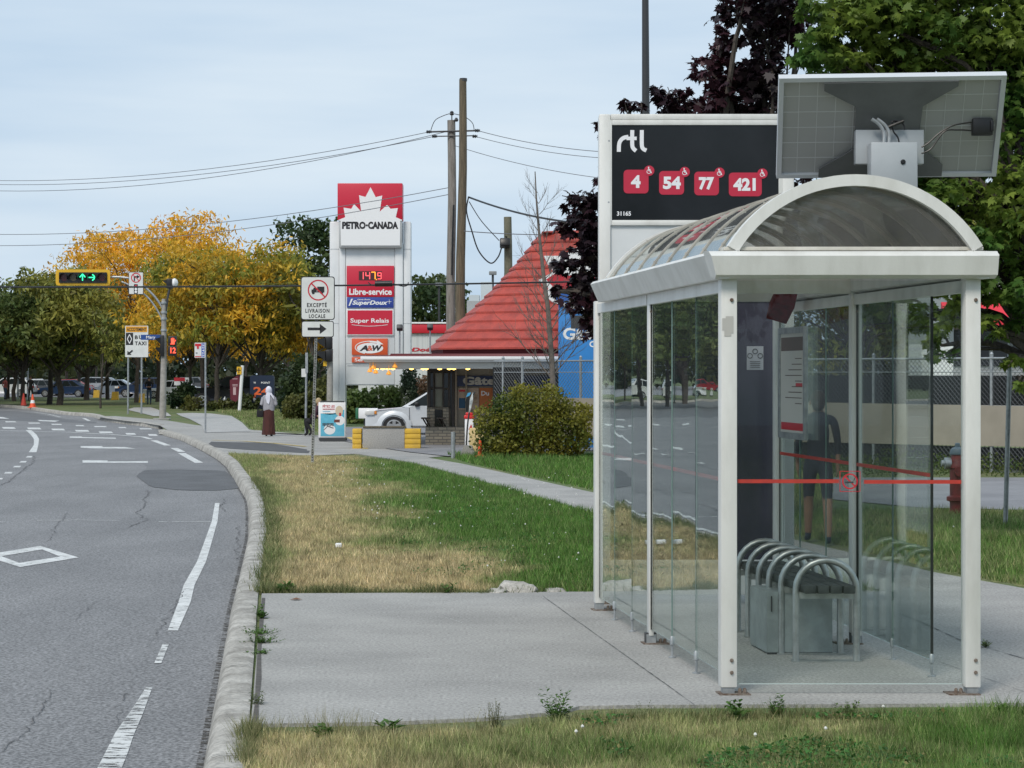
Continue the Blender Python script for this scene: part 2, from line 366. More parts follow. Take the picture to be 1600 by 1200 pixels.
def paint_mat(name, c, wear, sc=9, under=None):
    if name in MATS: return MATS[name]
    mm = mat(name, c, tuple(x * .8 for x in c), sc=5, r=.8); t = mm.node_tree; k = t.links.new; b = t.nodes['Principled BSDF']
    g = N(t, 'ShaderNodeTexCoord'); n = N(t, 'ShaderNodeTexNoise'); n.inputs['Scale'].default_value = sc; n.inputs['Detail'].default_value = 8; n.inputs['Roughness'].default_value = .75
    mp = N(t, 'ShaderNodeMapping'); mp.inputs['Scale'].default_value = (1, 2.2, 1)
    cr = N(t, 'ShaderNodeValToRGB'); cr.color_ramp.elements[0].position = wear; cr.color_ramp.elements[1].position = wear + .06
    tr = N(t, 'ShaderNodeBsdfTransparent'); ms = N(t, 'ShaderNodeMixShader')
    k(g.outputs['Object'], mp.inputs[0]); k(mp.outputs[0], n.inputs['Vector']); k(n.outputs['Fac'], cr.inputs[0]); k(cr.outputs[0], ms.inputs[0])
    k(tr.outputs[0], ms.inputs[1]); k(b.outputs[0], ms.inputs[2]); k(ms.outputs[0], t.nodes['Material Output'].inputs[0]); return mm
ypaint = paint_mat('yellow_paint', (.62, .47, .16), .33)
MB_y = MB(); line(MB_y, [(332, 687.5), (380, 689), (430, 692.5), (478, 697.5)], .13, .022); line(MB_y, [(545, 683), (556, 689), (564, 696), (571, 701)], .16, .03)
tag(MB_y.build('yellow_kerb_line', ypaint, smooth=False), kind='structure')
# road markings
wp = paint_mat('road_paint', (.66, .67, .66), .385); wpw = paint_mat('worn_road_paint', (.62, .63, .62), .435, 7)
ZM = ZR + .005
m = MB()
def strip(m, rows, mi=0):      # rows: (y, xleft, xright)
    vs = []; n = len(rows)
    for y, a, bb in rows: vs += [G(a, y, ZM), G(bb, y, ZM)]
    m.add(vs, [(2 * i, 2 * i + 1, 2 * i + 3, 2 * i + 2) for i in range(n - 1)], mi)
strip(m, [(786, 336, 343), (814, 331, 340), (850, 318, 330), (877, 308, 322), (914, 287, 304), (940, 279, 298), (985, 262, 278)])
strip(m, [(1006, 254, 264), (1036, 241, 252)], 1)
strip(m, [(1074, 228, 238), (1110, 205, 225), (1118, 199, 222), (1145, 180, 210), (1175, 165, 200), (1200, 152, 190), (1260, 110, 156)], 1)
# diamond
o4 = [(-27.5, 867.6), (63, 853), (123, 871), (31.5, 886)]; i4 = [(2, 869), (66, 858.5), (94, 869.6), (30, 879.5)]
vs = [G(x, y, ZM) for x, y in o4 + i4]; m.add(vs, [(i, (i + 1) % 4, 4 + (i + 1) % 4, 4 + i) for i in range(4)])
line(m, [(58, 813), (120, 812.5), (185, 813)], .07, ZM, 1); line(m, [(248, 815), (330, 814.5)], .07, ZM, 1); line(m, [(-60, 815), (14, 815.5)], .07, ZM, 1)
def mk(m, pts, mi=0): m.poly([G(x, y, ZM) for x, y in pts], mi)
mk(m, [(129, 719), (168, 719.5), (168, 721), (231, 720.5), (231, 723), (150, 723), (129, 723)])
mk(m, [(126, 697), (160, 697), (160, 698.5), (195, 698.5), (212, 701), (145, 700.5), (126, 699.5)])
mk(m, [(109, 682), (128, 682), (128, 683), (181, 684), (181, 685.5), (109, 684)])
line(m, [(-80, 672), (0, 672.5), (105, 675), (170, 678.5), (223, 682.5), (236, 686)], .16, ZM)
line(m, [(240, 688), (262, 696)], .2, ZM); line(m, [(272, 700), (284, 706)], .2, ZM); line(m, [(284, 708), (298, 716), (311, 723)], .2, ZM)
for a, c, y in [(3, 25, 668.5), (42, 65, 669.3), (80, 102, 671), (117, 140, 673), (154, 177, 675.3), (196, 213, 677.8), (231, 247, 679.5), (-36, -12, 667.5), (-74, -52, 667)]:
    mk(m, [(a, y - 1.3), (c - 3, y - 1.1), (c, y + 1.5), (a + 2, y + 1.3)])
for a, c, y in [(8, 26, 659), (44, 63, 661), (80, 97, 663), (118, 132, 665), (147, 167, 666.5), (185, 198, 668), (218, 238, 670), (-30, -12, 657.5)]:
    mk(m, [(a, y - .8), (c - 2, y - .7), (c, y + .8), (a + 1, y + .8)])
strip(m, [(672, 40, 49), (679, 48, 57), (686, 53, 61), (695, 53, 60), (706.5, 45, 57)])
for a, c, y in [(40, 51, 713.7), (30, 42, 721.6), (20, 33, 729), (6, 20, 738.6), (-6, 5, 748), (-22, -10, 758), (-42, -28, 770)]:
    mk(m, [(a, y + 1.2), (a + 3, y - 1.2), (c, y - 1.2), (c - 2, y + 1.2)])
mk(m, [(-12, 651), (4, 651.5), (15, 654.5), (4, 654), (-10, 653.5)]); mk(m, [(58, 656), (93, 657.3), (86, 659), (62, 657.8)])
line(m, [(52, 643.8), (75, 647), (94, 651.5)], .12, ZM, 1); mk(m, [(128, 653.5), (134, 653.5), (142, 657.5), (137, 657.5)])
# markings further left of the frame (they show in the shelter glass)
for yy in (672, 690, 722, 760, 815):
    line(m, [(-620, yy), (-300, yy), (-160, yy + .5)], .22, ZM)
for k in range(9): line(m, [(-330 - k * 26, 655), (-316 - k * 26, 655)], .5, ZM)
tag(m.build('road_markings', [wp, wpw], smooth=False), kind='structure')
m = MB(); ga = [Vector((p.x, p.y, ZR + .0035)) for p in kpath]; gb = [Vector((p.x, p.y, ZR + .0035)) for p in offs(kpath, -.04)]; n = len(ga); m.add(ga + gb, [(i, i + 1, n + i + 1, n + i) for i in range(n - 1)])
tag(m.build('gutter_dirt', paint_mat('gutter_grit', (.075, .066, .055), .50, 9), smooth=False), kind='structure')
# patches in the road
sheet('dark_road_area', [(-1200, 640), (-60, 640), (0, 641.5), (30, 643), (60, 647), (100, 654.5), (150, 659.5), (150, 661.5), (60, 658.5), (0, 656), (-400, 655), (-1200, 652)], ZR + .003, mat('darker_asphalt', (.15, .152, .158), (.12, .122, .128), sc=.7, r=.88, speck=.3))
sheet('road_patch', [(213, 744), (218, 739), (226, 735), (231, 734.5), (280, 734), (330, 735), (352, 736), (366, 748), (371, 759), (373, 763), (340, 766), (300, 766), (275, 765), (240, 761), (232, 758)], ZR + .007, asphalt_new)
sheet('road_patch', [(221, 723.5), (231, 722.5), (275, 722.5), (325, 723.5), (341, 724), (350, 733.5), (352, 735.8), (330, 734.7), (280, 733.7), (231, 734.2), (226, 734.5), (230, 729)], ZR + .003, mat('mid_asphalt', (.18, .182, .188), (.155, .157, .162), sc=1, r=.88, speck=.3))
crk = mat('crack', (.05, .05, .052), (.17, .17, .175), sc=9, r=.95, thr=(.35, .6))
m = MB(); random.seed(3)
def crack(m, pts, w, z, jit=.08, br=0):
    jit *= .6; p = resamp([G(x, y, z) for x, y in pts], .07); q = []; ox = 0
    for a in p:
        ox = ox * .8 + random.uniform(-jit, jit) * .6; q.append(Vector((a.x + ox, a.y + random.uniform(-jit, jit) * .5, z)))
    n = len(q); t = [w * .62 * random.uniform(.15, 1.2) * min(1, (i + 1) / 6, (n - i) / 6) for i, _ in enumerate(q)]
    vs = [a + Vector((-k / 2, 0, 0)) for a, k in zip(q, t)] + [a + Vector((k / 2, 0, 0)) for a, k in zip(q, t)]
    m.add(vs, [(i, i + 1, n + i + 1, n + i) for i in range(n - 1)])
for pts, wd in [([(-20, 762), (0, 757), (16, 750), (34, 735), (51, 724), (55, 712)], .05), ([(88, 1075), (62, 1092), (58, 1110), (40, 1128), (40, 1150), (0, 1180)], .016),
                ([(100, 1090), (70, 1094), (62, 1100)], .01), ([(205, 1068), (190, 1090), (175, 1135)], .014), ([(286, 920), (270, 945), (252, 990), (236, 1002)], .016),
                ([(153, 940), (138, 950), (115, 975)], .01), ([(232, 765), (222, 795), (214, 803), (230, 812), (205, 824)], .035), ([(105, 800), (85, 830), (70, 848)], .02),
                ([(372, 820), (368, 850), (376, 880)], .02), ([(350, 778), (345, 790), (352, 800)], .03), ([(270, 1145), (300, 1141)], .008)]:
    crack(m, pts, wd, ZR + .006)
tag(m.build('road_cracks', crk, smooth=False), kind='structure')
m = MB()
kb = [G(x, y, SLZ + .004) for x, y in [(409, 934), (405, 975), (402, 1020), (400, 1060), (398, 1100), (393, 1137)]]
n = len(kb); o2 = offs(kb, .0); m.add(kb + [p + Vector((.03 + .012 * math.sin(i * 3), 0, 0)) for i, p in enumerate(kb)], [(i, i + 1, n + i + 1, n + i) for i in range(n - 1)])
tag(m.build('kerb_joint', joint, smooth=False), kind='structure')
m = MB()
crack(m, [(848, 931), (905, 972), (975, 1022), (1040, 1068), (1090, 1104)], .014, SLZ + .004, .004)
crack(m, [(1385, 985), (1460, 985), (1800, 987)], .012, SLZ + .004, .004)
crack(m, [(1395, 955), (1430, 968), (1500, 1000), (1555, 1016), (1640, 1040), (1750, 1080)], .02, SLZ + .004, .01)
crack(m, [(1400, 1010), (1500, 1045), (1640, 1095)], .008, SLZ + .004, .006)
crack(m, [(1040, 928), (1080, 955), (1105, 985), (1130, 1010)], .010, SLZ + .004, .012)
tag(m.build('slab_joints', crk, smooth=False), kind='structure')
m = MB()
def scuff(pts, w_):
    p = curve([G(x, y, SLZ + .003) for x, y in pts], 5); k = len(p); lo = [a + Vector((0, w_ * (1 + .5 * math.sin(i * 2.1)) * 2, 0)) for i, a in enumerate(p)]
    m.add(p + lo, [(i, i + 1, k + i + 1, k + i) for i in range(k - 1)])
for pts, w_ in [([(475, 992), (490, 998), (505, 1009), (512, 1010)], .012), ([(470, 1044), (490, 1042), (505, 1038), (516, 1034)], .012), ([(436, 960), (438, 955), (448, 953)], .012), ([(428, 953), (460, 953.5), (505, 953)], .006), ([(680, 964), (700, 966), (722, 973)], .012), ([(765, 1065), (775, 1058), (790, 1064)], .01), ([(560, 1106), (585, 1113), (596, 1122)], .016), ([(790, 1002), (806, 1010)], .012), ([(640, 1028), (700, 1030), (760, 1027)], .005), ([(860, 1046), (900, 1043)], .006)]: scuff(pts, w_)
tag(m.build('scuff_marks', paint_mat('pale_scuff', (.62, .62, .60), .47, 12), smooth=False), kind='structure')
# ------------------------------------------------------------------ lawns
def pxof(x, y): return 800 + x * F / y, HZ + CH * F / y
def sstep(a, b, v): t = np.clip((v - a) / (b - a), 0, 1); return t * t * (3 - 2 * t)
def dryness(x, y):
    px, py = pxof(x, y); n = vnoise(x, y, .55, 1) * .5 + vnoise(x, y, 1.9, 2) * .35
    main = 1 - sstep(520, 680, px + n * 200 - (py - 800) * .25)
    main = np.maximum(main * .85, sstep(835, 885, py) * (1 - sstep(700, 860, px + n * 160)) * 1.0)
    main = main * (.5 + .5 * sstep(405, 470, px + n * 60))
    near = .62 - .45 * sstep(900, 1500, px) + n * .7
    right = .28 + n * .6
    d = np.where(py > 1090, near, np.where(px > 1100, right, main + n * .25))
    far = .35 + n * .4
    return np.clip(np.where(py < 690, far, d), 0, 1)
GREEN = np.array([.065, .185, .022]); GREEN2 = np.array([.11, .215, .04]); DRY = np.array([.64, .51, .31]); DRY2 = np.array([.44, .38, .21])
def grass_cols(x, y):
    d = dryness(x, y) + rng.normal(0, .16, len(x)); n = rng.random(len(x))[:, None]
    g = GREEN * n + GREEN2 * (1 - n); dr = DRY * n + DRY2 * (1 - n); t = np.clip(d, 0, 1)[:, None]
    c = g * (1 - t) + dr * t
    cl = 1 + .55 * vnoise(x, y, 5.5, 21) + .35 * vnoise(x, y, 13, 23)
    return c * (rng.uniform(.5, 1.4, len(x)) * np.clip(cl, .4, 1.6))[:, None]
def inpoly(x, y, poly):
    ins = np.zeros(len(x), bool); n = len(poly)
    for i in range(n):
        x0, y0 = poly[i][0], poly[i][1]; x1, y1 = poly[(i + 1) % n][0], poly[(i + 1) % n][1]
        if y0 == y1: continue
        c = ((y0 > y) != (y1 > y)) & (x < (x1 - x0) * (y - y0) / (y1 - y0) + x0); ins ^= c
    return ins
def scatter(polypx, dens):
    poly = [G(x, y) for x, y in polypx]
    out_x = []; out_y = []
    y0 = min(p.y for p in poly); y1 = max(p.y for p in poly)
    nb = max(1, int((y1 - y0) / 1.5))
    for k in range(nb):
        a, c = y0 + (y1 - y0) * k / nb, y0 + (y1 - y0) * (k + 1) / nb
        x0, x1 = min(p.x for p in poly), max(p.x for p in poly); x0 = max(x0, (-60) * c / F * 8 if False else x0)
        n = int((c - a) * (x1 - x0) * dens((a + c) / 2)); x = rng.uniform(x0, x1, n); y = rng.uniform(a, c, n)
        k2 = inpoly(x, y, poly); out_x.append(x[k2]); out_y.append(y[k2])
    return np.concatenate(out_x), np.concatenate(out_y)
def blades(x, y, h, wd):
    n = len(x); a = rng.uniform(0, 2 * np.pi, n); la = rng.uniform(0, 2 * np.pi, n); ln = rng.uniform(.1, .9, n) * h
    dx, dy = np.cos(a) * wd / 2, np.sin(a) * wd / 2 * .6
    v = np.zeros((n, 3, 3)); v[:, 0] = np.c_[x - dx, y - dy, np.full(n, -.01)]; v[:, 1] = np.c_[x + dx, y + dy, np.full(n, -.01)]
    v[:, 2] = np.c_[x + np.cos(la) * ln, y + np.sin(la) * ln, h]
    return v.reshape(-1, 3)
lawnA = [(409, 929), (415, 880), (421, 826), (418, 791), (413, 771), (397, 751), (384, 735), (375, 721), (357, 710), (480, 713), (560, 714), (645, 727), (800, 768), (925, 804), (1160, 868), (1376, 928)]
lawnB = [(390, 1150), (600, 1149), (760, 1142), (870, 1133), (905, 1124), (1300, 1120), (1620, 1117), (1700, 1240), (370, 1240), (378, 1190)]
lawnC = [(1380, 800), (1700, 800), (1760, 948), (1600, 916), (1460, 891), (1300, 850), (1180, 820), (1180, 800)]
lawnD = [(700, 712), (730, 709), (960, 712), (1300, 745), (1300, 800), (1180, 800), (1180, 826), (925, 766), (780, 735), (725, 722)]
lawnE = [(330, 641), (510, 640), (510, 675), (395, 673), (380, 659), (362, 649)]
# ground sheet under the blades, coloured as the thatch is
def lawn_ground(polypx, st, z, name):
    poly = [G(x, y) for x, y in polypx]; x0, x1 = min(p.x for p in poly), max(p.x for p in poly); y0, y1 = min(p.y for p in poly), max(p.y for p in poly)
    gx, gy = np.meshgrid(np.arange(x0, x1, st), np.arange(y0, y1, st)); gx = gx.ravel(); gy = gy.ravel(); k = inpoly(gx + st / 2, gy + st / 2, poly); gx = gx[k]; gy = gy[k]
    n = len(gx); v = np.zeros((n, 4, 3)); zz = np.full(n, z)
    v[:, 0] = np.c_[gx, gy, zz]; v[:, 1] = np.c_[gx + st, gy, zz]; v[:, 2] = np.c_[gx + st, gy + st, zz]; v[:, 3] = np.c_[gx, gy + st, zz]
    d = np.clip(dryness(gx, gy), 0, 1)[:, None]; c = (np.array([.05, .115, .018]) * (1 - d) + np.array([.48, .37, .20]) * d) * rng.uniform(.75, 1.15, n)[:, None]
    tag(npmesh(name, v.reshape(-1, 3), 4, leaf_mat('thatch', .95, 0.0), c), kind='structure')
for pl, st in ((lawnA, .14), (lawnB, .06), (lawnC, .14)): lawn_ground(pl, st, .003, 'turf_soil')
sets = [(lawnA, lambda y: min(2600, 55000 / y), .058, .013), (lawnB, lambda y: 7500, .05, .0065), (lawnC, lambda y: 1300, .065, .012),
        (lawnD, lambda y: 500, .07, .02), (lawnE, lambda y: 160, .07, .04)]
V = []; CC = []
for pl, dn, hh, wd in sets:
    x, y = scatter(pl, dn); n = len(x); pat = vnoise(x, y, .8, 4); h = hh * rng.uniform(.35, 1.7, n) * (1 + .55 * pat + .5 * vnoise(x, y, 4.5, 31)) * (1 + .5 * np.clip(-dryness(x, y) + .4, -.3, 1))
    V.append(blades(x, y, h, wd * rng.uniform(.6, 1.4, n))); CC.append(grass_cols(x, y))
# long grass and broad weeds along the kerb and the slab edges
def edge(px, n, h, wd, spread, dry=.3):
    p = resamp([G(a, c) for a, c in px], .05); idx = rng.integers(0, len(p), n); x = np.array([p[i].x for i in idx]) + rng.normal(0, spread, n); y = np.array([p[i].y for i in idx]) + rng.normal(0, spread, n)
    hh = h * rng.uniform(.3, 1.3, n) * (1 + .8 * vnoise(x, y, 2.3, 8)); V.append(blades(x, y, hh, np.full(n, wd)))
    t = np.clip(rng.normal(dry, .2, n), 0, 1)[:, None]; CC.append((np.array([.07, .12, .03]) * (1 - t) + DRY2 * t) * rng.uniform(.6, 1.2, n)[:, None])
edge([(413, 929), (420, 880), (426, 826), (421, 791), (414, 771), (400, 751)], 9000, .09, .01, .06, .25)
edge([(411, 928), (600, 929), (760, 929)], 3500, .08, .01, .04, .3)
edge([(760, 929), (925, 925)], 1500, .06, .01, .05, .1)
edge([(394, 1150), (600, 1148), (760, 1141)], 900, .10, .004, .03, .55)
edge([(900, 1126), (1300, 1122), (1600, 1119)], 3500, .055, .006, .03, .35)
edge([(390, 1140), (383, 1200)], 1500, .09, .006, .03, .4)
tag(npmesh('grass', np.concatenate(V), 3, grassm, np.concatenate(CC)), 'mown grass, part dry and tan, part green, on the verges beside the stop and the sidewalk', 'grass', kind='stuff')
# clover heads and dandelion clocks dotted in the grass
x, y = scatter([(560, 760), (900, 740), (920, 900), (700, 900), (560, 800), (460, 720), (700, 728)], lambda y: 1.4)
m = MB()
for a, c in zip(x, y):
    s = random.uniform(.006, .013); m.lathe([(s * .3, -s), (s, -s * .3), (s, s * .4), (s * .3, s)], (a, c, random.uniform(.05, .1)), 5)
for px, py in [(1180, 1165), (910, 1152), (1290, 1155), (1380, 1120), (900, 1160), (1530, 812), (1490, 830)]:
    p = G(px, py); m.lathe([(.004, -.01), (.011, 0), (.004, .01)], (p.x, p.y, .06), 5)
tag(m.build('clover_flowers', mat('petals', (.7, .7, .66), r=.8)), 'scattered small white clover heads and dandelion clocks in the green grass', 'wild flowers', kind='stuff')
# broken asphalt lumps behind the slab
m = MB(); random.seed(11)
for px, py, w_, h_ in [(808, 929, .45, .11), (780, 930, .28, .05), (868, 929, .22, .045)]:
    p = G(px, py); b = bmesh.new(); bmesh.ops.create_icosphere(b, subdivisions=3, radius=1)
    for v in b.verts:
        k = 1 + .35 * noise.noise(v.co * 1.7 + Vector((px, 0, 0))) + .12 * noise.noise(v.co * 5); v.co = Vector((v.co.x * w_ / 2 * k + p.x, v.co.y * .16 * k + p.y + .12, max(-.02, v.co.z * h_ * k)))
    m.bm(b)
tag(m.build('concrete_lump', kerbm, origin=G(808, 929)), 'low lump of broken pale concrete lying at the back edge of the slab', 'rubble')
# a curled brown leaf and a scrap of paper
p = G(462, 938, SLZ); m = MB(); m.add([(p.x - .05, p.y, SLZ + .006), (p.x, p.y - .03, SLZ + .012), (p.x + .06, p.y, SLZ + .008), (p.x, p.y + .05, SLZ + .02)], [(0, 1, 2, 3)])
tag(m.build('fallen_leaf', mat('dead_leaf', (.17, .08, .04), r=.8), origin=p), 'curled brown leaf lying near the back corner of the concrete slab', 'leaf')
p = G(529, 859); m = MB(); m.box(p + Vector((0, 0, .05)), (.07, .06, .05), 0, .01)
tag(m.build('paper_scrap', whitep, origin=p), 'crumpled white scrap of paper in the dry grass near the kerb', 'litter')
# weeds
def weed(px, py, h, n, broad, label, seed, dry=0.0, z=0.0, sp=1.0):
    """a tuft: leaning stems, each set with small pointed leaves"""
    r = np.random.default_rng(seed); p = G(px, py, z); V = []; Cc = []; ns = max(5, n // 6)
    for i in range(ns):
        a = r.uniform(0, 6.283); ln = h * r.uniform(.45, 1.25); lean = r.uniform(.1, .9) * sp; d = Vector((math.cos(a) * lean, math.sin(a) * lean, 1)).normalized()
        if sp > 1.5: d.z *= .5
        base = Vector((p.x + r.normal() * .02 * sp, p.y + r.normal() * .03, z - .005)); tip = base + d * ln; sd_ = Vector((-d.y, d.x, 0)).normalized() * .0016
        V += [tuple(v) for v in (base - sd_, base + sd_, tip + sd_ * .4, tip - sd_ * .4)]; Cc.append(np.array([.09, .11, .04]))
        nl = max(4, int(n / ns) + 3)
        for k in range(nl):
            t = (k + r.random()) / nl; c = base.lerp(tip, t * .97 + .03); b_ = r.uniform(0, 6.283); ld = Vector((math.cos(b_), math.sin(b_), r.uniform(-.1, .9))).normalized(); ll = broad * r.uniform(1.2, 2.4) * (1.15 - .6 * t) + .006
            w_ = ld.cross(Vector((0, 0, 1))).normalized() * broad * r.uniform(.25, .5); m_ = c + ld * ll * .5 + Vector((0, 0, ll * .12))
            V += [tuple(v) for v in (c, m_ + w_, c + ld * ll, m_ - w_)]; q = r.random(); Cc.append((np.array([.085, .17, .035]) * (1 - dry) + np.array([.19, .155, .09]) * dry) * (.5 + .9 * q))
    o = npmesh('weed', np.array(V), 4, grassm, np.array(Cc), origin=tuple(p)); tag(o, label, 'weed', 'weeds along the slab and kerb edges'); return o
weed(872, 1128, .17, 170, .02, 'tall bushy green weed at the slab front edge between dry sprig and shelter', 1)
weed(772, 1136, .15, 200, .007, 'dark dry sprig of weed left of the bushy green weed at the slab edge', 2, .75)
weed(1212, 1122, .13, 130, .02, 'leafy green weed at the slab edge right of the left front post', 3)
weed(1148, 1124, .10, 40, .035, 'broad leaved weed just under the left front post of the shelter', 4)
weed(1330, 1122, .10, 110, .014, 'spreading weed at the slab edge midway between the two front posts', 5, .2)
weed(1560, 1121, .08, 90, .025, 'low green weed under the right front post', 6)
weed(607, 1146, .09, 8, .045, 'small weed with round leaves at the slab edge, left of the dry sprig', 7)
weed(505, 1150, .06, 30, .03, 'flat weed at the slab front edge nearest the kerb', 8)
weed(408, 966, .10, 90, .022, 'weed at the back corner where kerb meets slab', 9, z=SLZ)
weed(406, 990, .13, 160, .013, 'spreading weed in the kerb joint, second from the lawn', 10, z=SLZ, sp=2)
weed(405, 1004, .15, 170, .013, 'spreading weed in the kerb joint, third from the lawn', 12, z=SLZ, sp=2)
weed(404, 1021, .07, 60, .014, 'small weed in the kerb joint, fourth from the lawn', 14, z=SLZ, sp=1.6)
weed(400, 1100, .09, 60, .012, 'tiny yellowing weed in the kerb joint nearest the viewer', 13, .4, z=SLZ)
weed(1545, 1011, .05, 30, .02, 'small yellow-green weed in the slab crack right of the shelter', 15, .3, z=SLZ)
weed(445, 928, .12, 40, .05, 'broad leaved weed at the lawn corner behind the slab', 16)
weed(575, 928, .13, 80, .008, 'dark dry sprig at the back edge of the slab', 17, .6)
weed(700, 929, .09, 30, .04, 'broad leaved weed at the slab back edge beside the concrete lump', 18)
weed(1010, 1122, .09, 60, .008, 'thin dry weed at the slab edge left of the left front post', 19, .5)
# ------------------------------------------------------------------ bus shelter
P0 = Vector((1.33, 13.02, SLZ)); UW = 1.53
def S(u, v, z): return Vector((P0.x + u - .1303 * v, P0.y + v, z))
glass = thin_glass('shelter_glass', (.865, .895, .885), .03, 1.35, 0.0, film=(.6, .68, .66), filmf=.006, wav=.14)
edgeg = mat('glass_edge', (.16, .24, .22), r=.3); edgeb = mat('rubber_seal', (.01, .012, .012), r=.6)
glassf = thin_glass('front_glass', (.94, .96, .95), .010, 1.0, 0.0, film=(.6, .68, .66), filmf=.002)
smoke = thin_glass('smoked_vault', (.52, .51, .49), .06, .95, .04, film=(.42, .41, .39), filmf=.24)
redtape = mat('red_tape', (.50, .045, .03), (.42, .04, .03), sc=12, r=.5)
sh = thing('bus_shelter', S(0, 0, SLZ), 'white framed glass bus shelter with smoked barrel vault roof standing on the concrete slab', 'bus shelter')
def obox(m, u0, u1, v0, v1, z0, z1, mi=0, bev=0):
    b = bmesh.new(); bmesh.ops.create_cube(b, size=1)
    for q in b.verts: q.co = Vector(((q.co.x + .5) * (u1 - u0) + u0, (q.co.y + .5) * (v1 - v0) + v0, (q.co.z + .5) * (z1 - z0) + z0))
    if bev: bmesh.ops.bevel(b, geom=b.edges[:], offset=bev, segments=2, affect='EDGES', profile=.5)
    for q in b.verts: q.co = S(q.co.x, q.co.y, q.co.z)
    m.bm(b, mi)
VM, VB = 2.43, 4.62
for u, v, wd in [(0, 0, .098), (UW - .03, 0, .094), (0, VM, .034), (UW - .03, VM, .075), (0, VB, .08), (UW - .03, VB, .08)]:
    m = MB(); z0 = SLZ + (.045 if v == 0 else .06); obox(m, u - wd / 2, u + wd / 2, v - .04, v + .05, z0, 2.60, 0, .006)
    p = m.build('post', white, sh)
    for z in ((.16, .235, 2.45) if v == 0 else (2.45,)):
        m = MB(); m.lathe([(.001, -.012), (.009, -.012), (.012, -.004), (.012, 0)], S(u + (.015 if v == 0 else 0), v - .041, z), 8, 0, 'y')
        m.build('bolt', rust, p)
    m = MB(); obox(m, u - .035, u + .035, v - .03, v + .035, SLZ, z0 + .01); m.build('post_foot', galv, p)
    m = MB(); obox(m, u - .06 + (0 if u < 1 else -.09), u + .13 + (0 if u < 1 else -.09), v - .06, v + .07, SLZ, SLZ + .008)
    for du in (.07, .1): m.lathe([(.012, 0), (.012, .03), (.006, .04)], S(u + (du if u < 1 else -du), v - .02, SLZ), 6)
    m.build('base_plate', rust, p)
# eave beams and fascias
m = MB()
def eave(m, side):
    s = -1 if side == 0 else 1; u = 0 if side == 0 else UW - .03
    pr = [(u + s * .02, 2.578), (u + s * .075, 2.578), (u + s * .14, 2.725), (u + s * .12, 2.745), (u - s * .05, 2.75), (u - s * .05, 2.60)]
    a = [S(q[0], -.10, q[1]) for q in pr]; c = [S(q[0], 4.22, q[1]) for q in pr]; n = len(pr)
    m.add(a + c, [(i, (i + 1) % n, n + (i + 1) % n, n + i) for i in range(n)] + [tuple(range(n))[::-1], tuple(range(n, 2 * n))])
eave(m, 0); m.build('eave', white, sh)
m = MB(); eave(m, 1); m.build('eave', white, sh)
m = MB()
pr = [(-.08, 2.578), (-.13, 2.60), (-.155, 2.715), (-.12, 2.745), (.03, 2.752), (.03, 2.60)]
a = [S(-.145, q[0], q[1]) for q in pr]; c = [S(UW + .088, q[0], q[1]) for q in pr]
# the fascia tapers inward at its lower edge
a = [p + Vector((.05 * (2.745 - p.z) / .17, 0, 0)) for p in a]; c = [p - Vector((.00 * (2.745 - p.z) / .17, 0, 0)) for p in c]
m.add(a + c, [(i, (i + 1) % 6, 6 + (i + 1) % 6, 6 + i) for i in range(6)] + [tuple(range(6))[::-1], tuple(range(6, 12))])
m.build('front_fascia', white, sh)
m = MB(); obox(m, -.04, UW + .02, -.075, .03, 2.752, 2.775, 0, .003); m.build('gable_sill', mat('aged_trim', (.62, .60, .54), (.5, .48, .42), sc=6, r=.5), sh)
for v in (VM, 4.15):
    m = MB(); obox(m, .03, UW - .06, v - .03, v + .03, 2.58, 2.72, 0, .004); m.build('cross_beam', white, sh)
for u in (0, UW - .03):
    m = MB(); obox(m, u - .025, u + .025, .06, VM - .04, 2.50, 2.575); obox(m, u - .025, u + .025, VM + .04, VB - .05, 2.50, 2.575); m.build('top_rail', white, sh)
# vault
UC = UW / 2 - .005; HR, SG, ZB = .765, .43, 2.772; RR = (HR * HR + SG * SG) / (2 * SG); AM = math.asin(HR / RR); ZC = ZB + SG - RR
def arc(u, r, v, n=28): return [S(UC + (r) * math.sin(a), v, ZC + (r) * math.cos(a)) for a in [(-AM + 2 * AM * i / n) for i in range(n + 1)]]
def vault(m, r0, r1, v0, v1, n=28, mi=0):
    A = arc(0, r0, v0, n) + arc(0, r1, v0, n) + arc(0, r0, v1, n) + arc(0, r1, v1, n); k = n + 1; fs = []
    for i in range(n):
        fs += [(i, i + 1, k + i + 1, k + i), (2 * k + i, 3 * k + i, 3 * k + i + 1, 2 * k + i + 1), (k + i, k + i + 1, 3 * k + i + 1, 3 * k + i), (i, 2 * k + i, 2 * k + i + 1, i + 1)]
    fs += [(0, k, 3 * k, 2 * k), (n, 2 * k + n, 3 * k + n, k + n)]
    m.add(A, fs, mi)
m = MB(); vault(m, RR - .012, RR - .006, -.02, 4.2); m.build('vault', smoke, sh)
m = MB(); vault(m, RR - .055, RR + .015, -.10, -.035); m.build('front_arch', white, sh)
m = MB(); vault(m, RR - .04, RR + .012, 4.18, 4.23); m.build('rear_arch', white, sh)
beige = mat('aged_rib', (.44, .42, .37), (.34, .32, .28), sc=5, r=.5)
NR = 8
for i in range(NR):
    v = .22 + i * (4.0 - .22) / (NR - 1); m = MB(); vault(m, RR - .034, RR - .013, v - .017, v + .017); vault(m, RR - .0055, RR + .004, v - .006, v + .006)
    for a_ in (-AM + .05, -AM * .55, AM * .55, AM - .05): m.lathe([(.008, -.004), (.008, .008)], S(UC + RR * math.sin(a_), v, ZC + RR * math.cos(a_)), 6)
    m.build('roof_rib', beige, sh)
